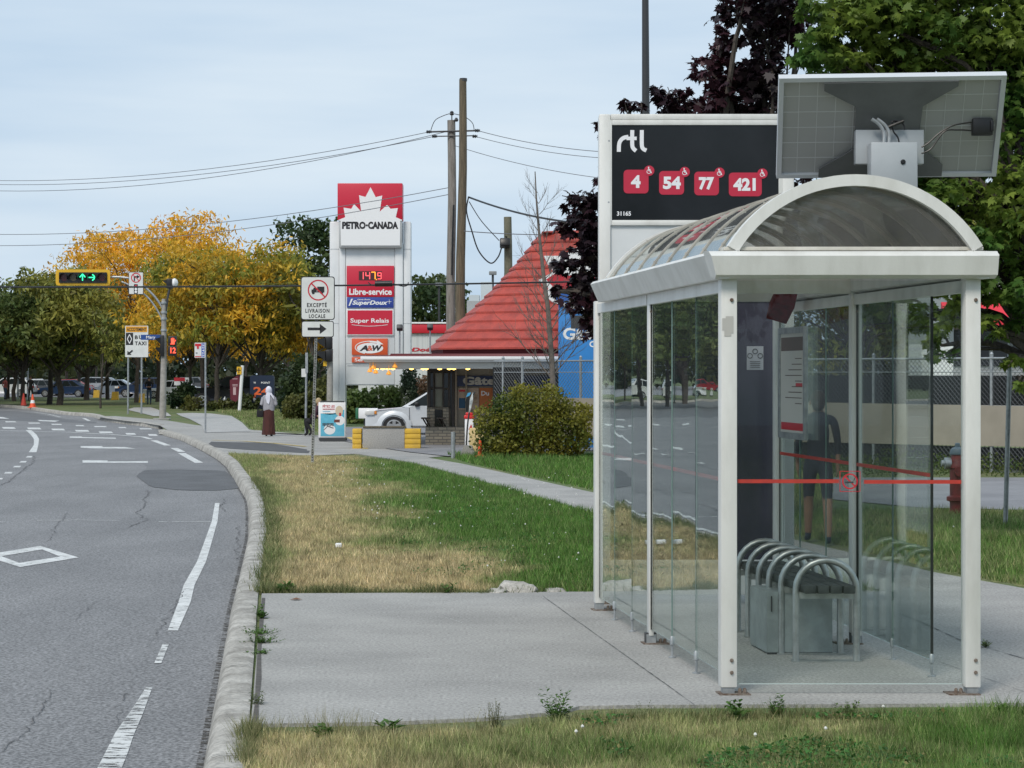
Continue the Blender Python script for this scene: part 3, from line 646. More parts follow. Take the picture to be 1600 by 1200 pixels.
m = MB(); A = arc(0, RR - .05, -.06); m.poly([A[0] + Vector((.02, 0, 0))] + A[1:-1] + [A[-1] - Vector((.02, 0, 0))]); B = [p + Vector((0, .006, 0)) for p in A]; m.poly(B)
m.build('gable', thin_glass('smoked_gable', (.76, .75, .73), .03, .9, .02, film=(.36, .36, .35), filmf=.12), sh)
# glass panes
def pane_v(u, v0, v1, z0=.13, z1=2.56):
    m = MB(); tl = random.uniform(-.0045, .0045); t2 = random.uniform(-.002, .002); d_ = (v1 - v0) / 2
    vs = [S(u + w_ + tl * sv + t2 * (1 if z > 1 else -1), (v0 + v1) / 2 + sv * d_, z) for w_ in (-.004, .004) for sv, z in ((-1, z0), (1, z0), (1, z1), (-1, z1))]
    m.add(vs, [(0, 1, 2, 3), (7, 6, 5, 4), (0, 4, 5, 1), (1, 5, 6, 2), (2, 6, 7, 3), (3, 7, 4, 0)]); o = m.build('glass_pane', glass, sh)
    for va, vb in ((v0 - .003, v0), (v1, v1 + .003)):
        dk = min(abs(va - k) for k in (.735, 2.38, 2.48, 4.57, .06)) < .02; e = MB(); h_ = .009 if dk else .004; obox(e, u - h_, u + h_, va, vb, z0, z1); e.build('pane_edge', edgeb if dk else edgeg, o)
    return o
for a, c in [(.06, .88), (.89, 1.66), (1.67, 2.38), (2.48, 3.14), (3.15, 3.89), (3.90, 4.57)]: pane_v(0, a, c)
o = None
for a, c in [(.735, 1.55), (1.56, 2.38), (2.48, 3.2), (3.21, 3.95), (3.96, 4.57)]:
    o = pane_v(UW - .03, a, c)
m = MB(); obox(m, .058, UW - .085, .002, .012, .085, 2.57); fp = m.build('glass_pane', glassf, sh)
m = MB(); obox(m, .058, UW - .085, .001, .013, .082, .086); m.build('pane_edge', mat('pale_edge', (.5, .58, .56), r=.3), fp)
m = MB()
obox(m, .06, .685, -.001, .002, 1.322, 1.345); m.build('safety_stripe', redtape, fp)
m = MB(); obox(m, .84, UW - .09, -.001, .002, 1.318, 1.341); m.build('safety_stripe', redtape, fp)
for u in (0, UW - .03):
    s_ = .0085 if u == 0 else -.007
    for a, c in ([(.06, 2.38), (2.48, 4.55)] if u == 0 else [(.75, 2.38), (2.48, 4.55)]):
        m = MB(); obox(m, u + s_ - .0015, u + s_, a, c, 1.322, 1.347); m.build('safety_stripe', redtape, sh)
def ring(m, c, r0, r1, Y, mi=0, n=28):
    Y -= .00008 * min(len(m.f), 150)
    vs = [(c[0] + r * math.cos(2 * math.pi * i / n), Y, c[1] + r * math.sin(2 * math.pi * i / n)) for r in (r0, r1) for i in range(n)]
    m.add(vs, [(i, (i + 1) % n, n + (i + 1) % n, n + i) for i in range(n)], mi)
def disc(m, c, r, Y, mi=0, n=28):
    Y -= .00008 * min(len(m.f), 150); m.poly([(c[0] + r * math.cos(2 * math.pi * i / n), Y, c[1] + r * math.sin(2 * math.pi * i / n)) for i in range(n)], mi)
def fbar(m, a, c, w_, Y, mi=0):
    Y -= .00008 * min(len(m.f), 150)
    a, c = Vector(a), Vector(c); d = (c - a).normalized(); n = Vector((-d.y, d.x)) * w_ / 2
    m.add([(q.x, Y, q.y) for q in (a + n, c + n, c - n, a - n)], [(0, 1, 2, 3)], mi)
def frect(m, x0, z0, x1, z1, Y, mi=0):
    Y -= .00008 * min(len(m.f), 150); m.add([(x0, Y, z0), (x1, Y, z0), (x1, Y, z1), (x0, Y, z1)], [(0, 1, 2, 3)], mi)
cx, cz = S(.765, 0, 0).x - .012, 1.333; Y = P0.y - .003; m = MB()
ring(m, (cx, cz), .040, .049, Y); fbar(m, (cx - .032, cz + .032), (cx + .032, cz - .032), .009, Y)
fbar(m, (cx - .03, cz - .006), (cx + .022, cz - .006), .011, Y, 1); fbar(m, (cx + .022, cz + .004), (cx + .03, cz + .022), .005, Y, 1)
for a, c in (((-1, -1), (1, -1)), ((1, -1), (1, 1)), ((1, 1), (-1, 1)), ((-1, 1), (-1, -1))): fbar(m, (cx + a[0] * .062, cz + a[1] * .062), (cx + c[0] * .062, cz + c[1] * .062), .004, Y)
m.build('no_smoking_sticker', [redp, dgrey], fp)
# clamps under the glass
for u, vs_ in ((0, (.89, 1.66, 3.14, 3.9)), (UW - .03, (.74, 1.56, 3.2, 3.95))):
    for v in vs_:
        m = MB(); p = S(u, v, SLZ); m.lathe([(.028, 0), (.028, .006), (.008, .012), (.008, .085), (.016, .09), (.016, .14), (.01, .15)], p, 8); m.build('glass_clamp', galv, sh)
for u in (0, UW - .03):
    m = MB(); obox(m, u - .04, u + .04, VM - .02, VM + .03, SLZ, SLZ + .08); m.build('dark_foot', dgrey, sh)
# faded sticker scraps on the left front post
m = MB(); p = S(-.01, -.042, 0)
for i in range(7): frect(m, p.x - .035 + random.uniform(0, .05), 2.22 + random.uniform(0, .09), p.x - .025 + random.uniform(0, .06), 2.25 + random.uniform(0.02, .10), p.y, 0)
m.build('sticker_residue', mat('residue', (.46, .45, .42), r=.8), sh)
# ---- bench
bl = S(.52 - 1.33 + 1.33, 0, 0)
def B(du, z, yy): return Vector((2.355 - .105 * (yy - 14.47) * 0 - .1303 * (yy - 14.47) + du - .41, yy, z))
bn = thing('bench', B(.2, SLZ, 15.3), 'steel hoop bench with dark slatted seat inside the bus shelter', 'bench')
HY = [14.47, 14.86, 15.2, 15.5, 15.82, 16.14]
for yy in HY:
    w_ = .415; r_ = w_ / 2; zt = SLZ + .70 - r_; pts = [B(0, SLZ, yy), B(0, .3, yy)] + [B(r_ - r_ * math.cos(math.pi * i / 12), zt + r_ * .98 * math.sin(math.pi * i / 12), yy) for i in range(13)] + [B(w_, .3, yy), B(w_, SLZ, yy)]
    m = MB(); m.tube(pts, .0235, 12); m.b2(B(-.035, SLZ, yy - .03), B(w_ + .035, SLZ + .012, yy + .03)); h = m.build('hoop', steel, bn)
    m = MB(); m.b2(B(.02, .455, yy - .01), B(w_ - .02, .497, yy + .01)); m.build('seat_bracket', steel, h)
for k in range(4):
    m = MB(); a = B(.035 + k * .088 + .038, .527, 14.36); c = B(.035 + k * .088 + .038, .527, 16.25); m.bar(a, c, .08, .055, 0, bev=.006); m.build('slat', mat('dark_slat', (.028, .034, .034), (.05, .058, .056), sc=14, r=.6), bn)
lb = MB(); a = [B(-.10, 0, 14.86), B(.36, 0, 14.86), B(.36, 0, 15.34), B(-.10, 0, 15.34)]
lb.prism([p + Vector((0, 0, SLZ + .012)) for p in a], (0, 0, .425))
bx = thing('litter_box', B(.13, SLZ, 15.1), 'plain galvanised steel box standing under the bench seat', 'box')
sheetm = mat('zinc_sheet', (.36, .40, .40), (.28, .31, .31), sc=7, r=.5, metal=.35, r2=.35)
lb.build('box_body', sheetm, bx)
m = MB(); m.b2(B(-.075, SLZ + .30, 14.86 - .012), B(-.065, SLZ + .41, 14.86 - .004)); m.b2(B(-.10, SLZ, 14.86 - .01), B(.36, SLZ + .014, 14.86 - .003)); m.build('box_trim', dgrey, bx)
# ---- info frame inside the right wall
U = UW - .06
tf = thing('timetable_frame', S(U, 4.0, 1.47), 'narrow silver framed timetable hung on the rear right glass of the shelter', 'timetable')
m = MB(); z0, z1 = 1.47, 2.37; v0, v1 = 3.6, 4.42
obox(m, U - .03, U, v0, v0 + .05, z0, z1, 0, .004); obox(m, U - .03, U, v1 - .05, v1, z0, z1, 0, .004); obox(m, U - .03, U, v0 + .05, v1 - .05, z0, z0 + .05); obox(m, U - .03, U, v0 + .05, v1 - .05, z1 - .05, z1)
m.build('frame', galv, tf)
m = MB(); obox(m, U - .018, U - .004, v0 + .05, v1 - .05, z0 + .05, z1 - .05)
def q(v_a, v_b, za, zb, mi): m.add([S(U - .0195, v_a, za), S(U - .0195, v_b, za), S(U - .0195, v_b, zb), S(U - .0195, v_a, zb)], [(0, 1, 2, 3)], mi)
q(v0 + .07, v1 - .07, z1 - .19, z1 - .08, 1); q(v0 + .07, v1 - .07, z0 + .07, z0 + .13, 2); q(v0 + .1, v0 + .3, z1 - .48, z1 - .45, 2)
for k in range(9): q(v0 + .12, v0 + .12 + .1 * (k % 4 + 2), z1 - .25 - k * .045, z1 - .257 - k * .045, 1)
m.build('timetable_sheet', [mat('paper', (.55, .53, .49), r=.7), mat('brown_print', (.12, .08, .07), r=.7), redp], tf)
# ---- red speaker box hung from the beam
lm = thing('heater_lamp', S(.45, 3.9, 2.58), 'dark red tilted box hanging under the roof inside the shelter', 'lamp')
rot = Matrix.Rotation(R(16), 3, 'Y') @ Matrix.Rotation(R(-30), 3, 'X')
m = MB(); m.box(W(1222, 476, 16.7), (.17, .26, .17), 0, .01, rot); m.build('housing', mat('maroon', (.13, .012, .02), (.08, .01, .014), sc=20, r=.75, spec=.2), lm)
m = MB(); m.box(W(1207, 474, 16.80), (.02, .22, .15), 0, .006, rot); m.build('side_cap', galv, lm)
m = MB(); m.b2(W(1215, 462, 16.7), W(1225, 452, 16.76)); m.build('bracket', galv, lm)
# ------------------------------------------------------------------ display totem (rear wall of the shelter)
ZT = 18.1; SCT = F / ZT
def X(px, Z=ZT): return (px - 800) * Z / F
def H(py, Z=ZT): return CH - (py - HZ) * Z / F
tt = thing('display_totem', (X(1088), ZT + .1, 0), 'tall white framed panel behind the shelter with route numbers on black', 'advertising panel')
x0, x1 = X(936), X(1241); zt = H(178)
m = MB(); m.b2((x0, ZT, .08), (x0 + .10, ZT + .22, zt), 0, .012); m.build('side_frame', white, tt)
m = MB(); m.b2((x1 - .10, ZT, .08), (x1, ZT + .22, zt), 0, .012); m.build('side_frame', white, tt)
m = MB(); m.b2((x0 + .101, ZT + .002, zt - .05), (x1 - .101, ZT + .218, zt), 0, .006); m.build('top_frame', white, tt)
m = MB(); m.b2((x0 + .101, ZT + .03, .2), (x1 - .101, ZT + .2, zt - .051)); m.build('back_panel', white2, tt)
def fr4(m, xa, za, xb, zb, w_, Ya, Yb, mi=0):
    m.b2((xa, Ya, za), (xa + w_, Yb, zb), mi, .004); m.b2((xb - w_, Ya, za), (xb, Yb, zb), mi, .004)
    m.b2((xa + w_ + .0005, Ya, za), (xb - w_ - .0005, Yb, za + w_), mi, .004); m.b2((xa + w_ + .0005, Ya, zb - w_), (xb - w_ - .0005, Yb, zb), mi, .004)
dx0, dx1, dz0, dz1 = X(948), X(1225), H(352), H(187)
m = MB(); fr4(m, dx0, dz0, dx1, dz1, .045, ZT + .005, ZT + .03); m.build('display_frame', white, tt)
disp = mat('display_black', (.012, .014, .017), (.018, .02, .024), sc=1.5, r=.12)
m = MB(); frect(m, dx0 + .045, dz0 + .045, dx1 - .045, dz1 - .045, ZT + .015); dp = m.build('display', disp, tt)
# writing on the display
Yd = ZT + .011; whl = mat('display_white', (.78, .78, .80), r=.5); rdl = mat('display_red', (.50, .022, .055), r=.4)
m = MB()
def px_line(m, pts, w_, Y, mi=0):
    p = [Vector((q.x, q.y)) for q in curve([(a, c, 0) for a, c in pts], 5)]; lo = []; hi = []
    for i, q in enumerate(p):
        d = (p[min(i + 1, len(p) - 1)] - p[max(i - 1, 0)]).normalized(); nn = Vector((-d.y, d.x)) * w_ / 2
        lo.append((X(q.x + nn.x), Y, H(q.y + nn.y))); hi.append((X(q.x - nn.x), Y, H(q.y - nn.y)))
    k = len(p); m.add(lo + hi, [(i, i + 1, k + i + 1, k + i) for i in range(k - 1)], mi)
px_line(m, [(967, 237), (967.5, 225), (970, 219), (975, 215), (982, 213.5)], 6.2, Yd)
px_line(m, [(988, 203), (988, 226), (990, 232), (994, 235.5)], 6.2, Yd - .0005); px_line(m, [(979, 216), (995, 216)], 5.5, Yd - .001)
px_line(m, [(1003, 203), (1003, 226), (1005, 232), (1010, 235)], 6.2, Yd)
def rrect(m, xa, ya, xb, yb, r, Y, mi):
    pts = []
    for cx_, cy_, a0 in ((xb - r, ya + r, 0), (xb - r, yb - r, 270), (xa + r, yb - r, 180), (xa + r, ya + r, 90)):
        pts.append([(cx_ + r * math.cos(R(a0 + k * 22.5)), cy_ - r * math.sin(R(a0 + k * 22.5))) for k in range(5)])
    o = pts[0][::-1] + pts[1][::-1] + pts[2][::-1] + pts[3][::-1]
    m.poly([(X(a), Y, H(c)) for a, c in o], mi)
m.build('agency_logo', whl, dp)
for t, xa, xb, yc, tx0, tx1 in (('4', 974.5, 1013.5, 283.5, 986, 1001), ('54', 1030, 1069, 285.5, 1036, 1064), ('77', 1085, 1123.5, 286.5, 1092, 1116), ('421', 1139, 1190.5, 288, 1146, 1181)):
    m = MB(); rrect(m, xa, yc - 18.5, xb, yc + 18.5, 6, Yd, 1); m.text(t, X(tx0), H(yc + 10), X(tx1), H(yc - 10), Yd - .002, 0, .05)
    disc(m, (X(xb + 1), H(yc - 17)), 8 / SCT, Yd - .0015, 1); c_ = (X(xb + 1), H(yc - 17)); s_ = 1 / SCT
    disc(m, (c_[0] - 1 * s_, c_[1] + 5 * s_), 1.2 * s_, Yd - .003, 0, 8); fbar(m, (c_[0] - 1 * s_, c_[1] + 4 * s_), (c_[0] - .6 * s_, c_[1] - 0.5 * s_), 1.3 * s_, Yd - .003, 0)
    fbar(m, (c_[0] - .8 * s_, c_[1] - .5 * s_), (c_[0] + 2.5 * s_, c_[1] - .7 * s_), 1.2 * s_, Yd - .003, 0); fbar(m, (c_[0] + 2.3 * s_, c_[1] - .6 * s_), (c_[0] + 3.6 * s_, c_[1] - 4 * s_), 1.2 * s_, Yd - .003, 0)
    fbar(m, (c_[0] - .8 * s_, c_[1] + 2 * s_), (c_[0] + 2 * s_, c_[1] + 2 * s_), 1 * s_, Yd - .0035, 0); ring(m, (c_[0] - .6 * s_, c_[1] - 1.5 * s_), 2.6 * s_, 3.5 * s_, Yd - .003, 0, 12)
    m.build('route_badge', [whl, rdl], dp)
m = MB(); m.text('31165', X(964), H(337), X(986), H(330), Yd - .001, 0, .03)
m.build('stop_number', whl, dp)
m = MB()
for px, py in ((951.5, 220), (951, 316)): m.lathe([(.001, -.006), (.008, -.006), (.008, 0)], (X(px), ZT + .005, H(py)), 8, 0, 'y')
m.build('screws', galv, tt)
# lower poster
m = MB(); fr4(m, X(944), H(886), X(1236), H(462), .05, ZT - .0, ZT + .028); m.build('poster_frame', white, tt)
m = MB(); frect(m, X(944) + .05, H(886) + .05, X(1236) - .05, H(462) - .05, ZT + .012); ps = m.build('poster', mat('poster_dark', (.055, .05, .075), (.035, .035, .05), sc=2.0, r=.16, stretch=(1, 1, .4)), tt)
m = MB(); frect(m, X(1167), H(578), X(1193), H(541), ZT + .009, 0)
for a, c in ((1172, 556), (1188, 556), (1180, 549)): ring(m, (X(a), H(c)), 3.2 / SCT, 4.3 / SCT, ZT + .007, 1, 14)
for k in range(4): fbar(m, (X(1172), H(565 + 3 * k)), (X(1188), H(565 + 3 * k)), .8 / SCT, ZT + .007, 1)
m.build('notice_sticker', [mat('notice_paper', (.32, .33, .36), r=.6), dgrey], ps)
m = MB(); m.b2((x0 + .101, ZT + .004, .10), (x1 - .101, ZT + .03, .40), 0, .006); m.build('kick_panel', white, tt)
for px in (943, 1228):
    m = MB(); m.b2((X(px) - .05, ZT + .02, SLZ), (X(px) + .05, ZT + .2, .1)); m.b2((X(px) - .07, ZT - .02, SLZ), (X(px) + .14, ZT + .22, SLZ + .012)); m.build('foot', rust, tt)
# ------------------------------------------------------------------ solar panel above the roof
ZP = 13.55
so_ = thing('solar_panel', W(1393, 300, ZP), 'grey solar panel tilted over the shelter roof, seen from behind', 'solar panel')
pa, pb, pc, pd = W(1217, 121, 13.27), W(1573, 116, 13.27), W(1556, 274, 13.83), W(1213, 277, 13.83)
ux = (pb - pa).normalized(); nrm = (pb - pa).cross(pd - pa).normalized()      # towards the viewer / down
if nrm.y > 0: nrm = -nrm
def PP(s, t, d=0): return (pa.lerp(pb, s)).lerp(pd.lerp(pc, s), t) + nrm * d
def pbox(m, s0, s1, t0, t1, d0, d1, mi=0):
    vs = [PP(s, t, d) for d in (d0, d1) for s, t in ((s0, t0), (s1, t0), (s1, t1), (s0, t1))]
    m.add(vs, [(0, 1, 2, 3), (7, 6, 5, 4), (0, 4, 5, 1), (1, 5, 6, 2), (2, 6, 7, 3), (3, 7, 4, 0)], mi)
alu = mat('panel_frame', (.62, .64, .66), r=.4, metal=.2)
m = MB(); pbox(m, 0, 1, 0, .04, -.03, .012); pbox(m, 0, 1, .965, 1, -.03, .012); pbox(m, 0, .022, .0405, .9645, -.03, .012); pbox(m, .978, 1, .0405, .9645, -.03, .012); m.build('panel_frame', alu, so_)
m = MB(); pbox(m, .023, .977, .041, .964, -.025, -.012); bs = m.build('back_sheet', mat('back_sheet', (.40, .40, .385), r=.5), so_)
m = MB()
for k in range(1, 12): pbox(m, .0 + k / 12.0 * .977 + .01, k / 12.0 * .977 + .013, .045, .96, -.012, -.0105)
for k in range(1, 6): pbox(m, .025, .975, .04 + k / 6 * .92, .047 + k / 6 * .92, -.0119, -.0104)
m.build('cell_gaps', mat('cell_gap', (.58, .59, .58), r=.5), bs)
plate = mat('bracket_grey', (.15, .155, .155), (.12, .125, .125), sc=4, r=.5)
def pol(m, st, d0, d1, mi=0): m.prism([PP(s, t, d0) for s, t in st], nrm * (d1 - d0), mi)
m = MB(); pol(m, [(.20, .045), (.79, .04), (.79, .09), (.64, .28), (.63, .66), (.75, .87), (.75, .985), (.19, .985), (.19, .90), (.345, .70), (.345, .28), (.20, .12)], .012, .020); m.build('mounting_plate', plate, so_)
m = MB(); m.b2(W(1337, 256, 13.52), W(1440, 205, 13.60), 0, .004); m.build('bracket_box', mat('light_grey', (.40, .43, .45), (.36, .39, .41), sc=3, r=.45), so_)
m = MB(); m.b2(W(1361, 306, 13.36), W(1427, 226, 13.51), 0, .008); cb = m.build('control_box', MATS['light_grey'], so_)
m = MB(); c_ = W(1411, 253, 13.36); m.lathe([(.001, -.012), (.010, -.012), (.016, -.006), (.016, .002)], c_, 12, 0, 'y'); m.build('lock', black, cb)
m = MB(); m.b2(W(1552, 211, 13.50), W(1517, 186, 13.56), 0, .008); m.b2(W(1553, 205, 13.49), W(1545, 190, 13.55), 0, .004); m.build('junction_box', black, so_)
for a in ([(1518, 191), (1490, 196), (1468, 208), (1450, 224), (1440, 230)], [(1518, 204), (1495, 203), (1475, 206), (1455, 232), (1440, 240)]):
    m = MB(); m.tube(curve([W(x, y, 13.47) for x, y in a]), .0055, 6); m.build('cable', black, so_)
m = MB(); m.tube(curve([W(x, y, 13.47) for x, y in [(1405, 226), (1403, 215), (1396, 205), (1394, 190), (1410, 193), (1414, 203)]]), .0055, 6); m.tube([W(1382, 201, 13.46), W(1412, 189, 13.46)], .011, 8); m.build('cable', black, so_)
for dx in (0, 8):
    m = MB(); m.tube(curve([W(x + dx, y, 13.44) for x, y in [(1381, 224), (1381, 208), (1374, 195), (1362, 186)]]), .012, 8); m.build('conduit', galv, so_)
m = MB(); m.lathe([(.09, 0), (.09, .02)], W(1386, 205, 13.58), 16, 0, 'y', 1, .55); m.build('pivot_cap', MATS['light_grey'], so_)
# ------------------------------------------------------------------ truck sign on a perforated post
def plate_at(m, x0, y0, x1, y1, Z, th, mi=0, bev=0): m.b2((X(x0, Z), Z, H(y1, Z)), (X(x1, Z), Z + th, H(y0, Z)), mi, bev)
ZS = Zg(725); sg = thing('truck_sign', G(488, 725), 'no trucks except local delivery sign above an arrow plate on a perforated post', 'road sign')
perf = mat('perforated_post', (.34, .35, .34), (.2, .2, .18), sc=22, r=.6, metal=.4, thr=(.45, .55))
m = MB(); m.bar(G(488, 725), W(496, 440, ZS) + Vector((0, .03, 0)), .06, .06); po = m.build('post', perf, sg)
m = MB(); a, c = G(488, 725), W(496, 440, ZS)
for k in range(70):
    p = a.lerp(c, (k + .5) / 70); m.b2((p.x - .012, p.y - .032, p.z - .012), (p.x + .012, p.y - .0302, p.z + .012))
m.build('post_holes', blackp, po)
def rplate(m, xa, ya, xb, yb, Z, r, th, mi=0):
    pts = []
    for cx_, cy_, a0 in ((xb - r, ya + r, 0), (xb - r, yb - r, 270), (xa + r, yb - r, 180), (xa + r, ya + r, 90)):
        pts += [(cx_ + r * math.cos(R(a0 + k * 30)), cy_ - r * math.sin(R(a0 + k * 30))) for k in range(4)][::-1]
    m.prism([(X(a, Z), Z, H(c, Z)) for a, c in pts], (0, th, 0), mi)
signw = mat('sign_sheet', (.70, .71, .69), (.64, .65, .63), sc=4, r=.4)
s1 = ZS / F
m = MB(); rplate(m, 470, 432, 523, 500, ZS - .04, 4, .012, 1); rplate(m, 471.3, 433.3, 521.7, 498.7, ZS - .046, 3.5, .0055, 0); pl = m.build('sign_plate', [signw, blackp], sg)
m = MB(); Y = ZS - .049; rplate(m, 471.6, 433.6, 521.4, 498.4, Y + .0015, 3, .0005, 0)
m.v = []; m.f = []; m.m = []
cc = (X(497.5, ZS), H(453.5, ZS)); ring(m, cc, 14.3 * s1, 16.3 * s1, Y, 0)
frect(m, X(496, ZS), H(457, ZS), X(507, ZS), H(448, ZS), Y, 1); frect(m, X(487, ZS), H(457, ZS), X(495.3, ZS), H(452.5, ZS), Y, 1); m.poly([(X(489, ZS), Y, H(452.4, ZS)), (X(491, ZS), Y, H(449.5, ZS)), (X(495, ZS), Y, H(449.5, ZS)), (X(495, ZS), Y, H(452.4, ZS))], 1)
for wx in (489.8, 503, ): disc(m, (X(wx, ZS), H(457.7, ZS)), 2.2 * s1, Y - .0005, 1, 12)
fbar(m, (cc[0] - 10.5 * s1, cc[1] + 10.5 * s1), (cc[0] + 10.5 * s1, cc[1] - 10.5 * s1), 2 * s1, Y - .001, 0)
for t, ya, yb, xa, xb in (('EXCEPTÉ', 472, 480, 480, 511), ('LIVRAISON', 482.5, 488.8, 477.5, 515), ('LOCALE', 491, 497, 483, 508.5)):
    m.text(t, X(xa, ZS), H(yb, ZS), X(xb, ZS), H(ya, ZS), Y, 1, .03, 1.25)
m.build('sign_face', [redp, blackp], pl)
m = MB(); rplate(m, 471, 501.5, 521.5, 527, ZS - .04, 3, .012, 1); rplate(m, 472.2, 502.7, 520.3, 525.8, ZS - .046, 2.5, .0055, 0); pl = m.build('arrow_plate', [signw, blackp], sg)
m = MB(); fbar(m, (X(481, ZS), H(514, ZS)), (X(501, ZS), H(514, ZS)), 4.2 * s1, Y, 0); m.poly([(X(500, ZS), Y, H(506, ZS)), (X(500, ZS), Y, H(522, ZS)), (X(510.5, ZS), Y, H(514, ZS))]); m.build('arrow', blackp, pl)
# ------------------------------------------------------------------ traffic signal with curved arm
ZS = Zg(656); s1 = ZS / F
ts = thing('traffic_signal', G(253, 656), 'concrete traffic signal pole with curved arm carrying a horizontal yellow signal', 'traffic signal')
cpole = mat('pole_concrete', (.36, .34, .31), (.27, .255, .23), sc=6, r=.85)
m = MB(); m.tube([G(254, 656), W(256, 560, ZS), W(256, 467, ZS)], [.15, .125, .09], 12); m.build('pole', cpole, ts)
m = MB(); m.box(G(253, 656) + Vector((0, 0, .03)), (.7, .5, .08), 0, .02); m.build('pole_base', concrete, ts)
m = MB(); m.tube(curve([W(x, y, ZS) for x, y in [(256, 485), (243, 465), (225, 448), (205, 436), (188, 433), (172, 433)]]), .045, 8); m.tube(curve([W(x, y, ZS) for x, y in [(255, 502), (243, 480), (228, 462), (205, 447), (190, 440)]]), .035, 8); m.build('curved_arm', galv, ts)
m = MB()
for y in (475, 490, 500, 518): m.lathe([(.13, 0), (.14, .05), (.13, .1)], W(256, y, ZS), 10)
m.build('pole_bands', galv, ts)
yel = mat('signal_yellow', (.72, .42, .02), r=.45)
ZA = ZS - .25; m = MB(); rplate(m, 87, 421, 172, 446, ZA, 4, .05, 0); hs = m.build('backplate', yel, ts)
m = MB(); rplate(m, 92, 425.5, 167, 442, ZA - .06, 1, .055, 0); m.build('signal_housing', black, hs)
offr = mat('lens_off_red', (.10, .012, .012), r=.25); offy = mat('lens_off_yellow', (.13, .10, .05), r=.25); grn = em_mat('lens_green', (.05, 1.0, .45), 1.7)
for i, (px, mt) in enumerate(((100, offr), (114.5, offy), (129, black), (144, black), (159.5, offr))):
    m = MB(); c_ = W(px, 433.5, ZA - .065); disc(m, (c_.x, c_.z), 5.6 * s1, ZA - .066); l_ = m.build('lens', mt, hs)
    m = MB(); k = 14; vs = [(c_.x + 6.2 * s1 * math.cos(math.pi * (j / k * 1.3 - .15)), yy, c_.z + 6.2 * s1 * math.sin(math.pi * (j / k * 1.3 - .15))) for yy in (ZA - .06, ZA - .30) for j in range(k + 1)]
    m.add(vs, [(j, j + 1, k + 2 + j, k + 1 + j) for j in range(k)]); m.build('visor', black, l_)
    if i in (2, 3):
        m = MB(); Y = ZA - .072
        if i == 2:
            fbar(m, (c_.x, c_.z - 5 * s1), (c_.x, c_.z + 4.5 * s1), 1.7 * s1, Y); fbar(m, (c_.x - 4.5 * s1, c_.z + .3 * s1), (c_.x + .3 * s1, c_.z + 5.4 * s1), 1.8 * s1, Y - .001); fbar(m, (c_.x + 4.5 * s1, c_.z + .3 * s1), (c_.x - .3 * s1, c_.z + 5.4 * s1), 1.8 * s1, Y - .002)
        else:
            fbar(m, (c_.x - 5.4 * s1, c_.z), (c_.x + 4.5 * s1, c_.z), 1.7 * s1, Y); fbar(m, (c_.x + .3 * s1, c_.z + 4.8 * s1), (c_.x + 5.6 * s1, c_.z - .3 * s1), 1.8 * s1, Y - .001); fbar(m, (c_.x + .3 * s1, c_.z - 4.8 * s1), (c_.x + 5.6 * s1, c_.z + .3 * s1), 1.8 * s1, Y - .002)
        m.build('arrow', grn, l_)
# no right turn on red plate hung on the arm
nr = thing('no_turn_sign', W(212, 460, ZA), 'white no right turn on red sign hung on the curved signal arm', 'road sign')
m = MB(); rplate(m, 201, 425, 224, 460, ZA, 1, .02, 1); rplate(m, 201.7, 425.7, 223.3, 459.3, ZA - .006, 1, .005, 0); pl = m.build('sign_plate', [signw, blackp], nr)
m = MB(); Y = ZA - .01; cc = (X(212.5, ZA), H(434, ZA)); ring(m, cc, 6.2 * s1, 7.8 * s1, Y, 0); fbar(m, (cc[0] - 5 * s1, cc[1] + 5 * s1), (cc[0] + 5 * s1, cc[1] - 5 * s1), 1.1 * s1, Y - .002, 0)
fbar(m, (cc[0] - 2.5 * s1, cc[1] - 5 * s1), (cc[0] - 2.5 * s1, cc[1] + 1.6 * s1), 2 * s1, Y, 1); fbar(m, (cc[0] - 3.5 * s1, cc[1] + 1.6 * s1), (cc[0] + 2 * s1, cc[1] + 1.6 * s1), 2 * s1, Y - .0005, 1); m.poly([(cc[0] + 1.5 * s1, Y, cc[1] - 1.6 * s1), (cc[0] + 6 * s1, Y, cc[1] + 1.6 * s1), (cc[0] + 1.5 * s1, Y, cc[1] + 4.6 * s1)], 1)
frect(m, X(209.3, ZA), H(459, ZA), X(215.3, ZA), H(444, ZA), Y, 1)
for yy, c_ in ((447, 0), (451.7, 2), (456, 2)): disc(m, (X(212.3, ZA), H(yy, ZA)), 2 * s1, Y - .002, c_, 12)
m.build('sign_face', [redp, blackp, whitep], pl)
# camera and side signals, pedestrian signal, street name
m = MB(); m.tube(curve([W(x, y, ZS) for x, y in [(257, 520), (259, 490), (262, 465), (265, 452)]]), .05, 8); m.build('side_bracket', dgrey, ts)
sh2 = MB(); sh2.b2(W(260, 451, ZS - .1), W(271, 436, ZS + .3), 0, .03); sh2.poly([W(261, 437, ZS - .1), W(261, 444, ZS - .1), W(254, 439, ZS - .1)]); o = sh2.build('side_signal', black, ts)
m = MB(); m.lathe([(.02, -.12), (.17, -.10), (.2, 0), (.12, .1), (.01, .13)], W(273.5, 442, ZS + .1), 12, 0, 'x'); m.build('white_dome', whitep, o)
m = MB(); m.b2(W(250, 557, ZS - .2), W(258, 524, ZS + .15), 0, .02)
for y0 in (527, 542): m.add([W(251, y0, ZS - .2), W(242, y0 + 2, ZS - .3), W(251, y0 + 11, ZS - .2), W(251, y0, ZS + .1), W(242, y0 + 2, ZS), W(251, y0 + 11, ZS + .1)], [(0, 1, 2), (3, 5, 4), (0, 3, 4, 1), (1, 4, 5, 2)])
m.build('side_signal', black, ts)
m = MB(); m.b2(W(262.5, 540, ZS - .35), W(276.5, 525.5, ZS - .05), 0, .02); m.b2(W(262.5, 556, ZS - .35), W(276.5, 541, ZS - .05), 0, .02); pd_ = m.build('walk_signal', black, ts)
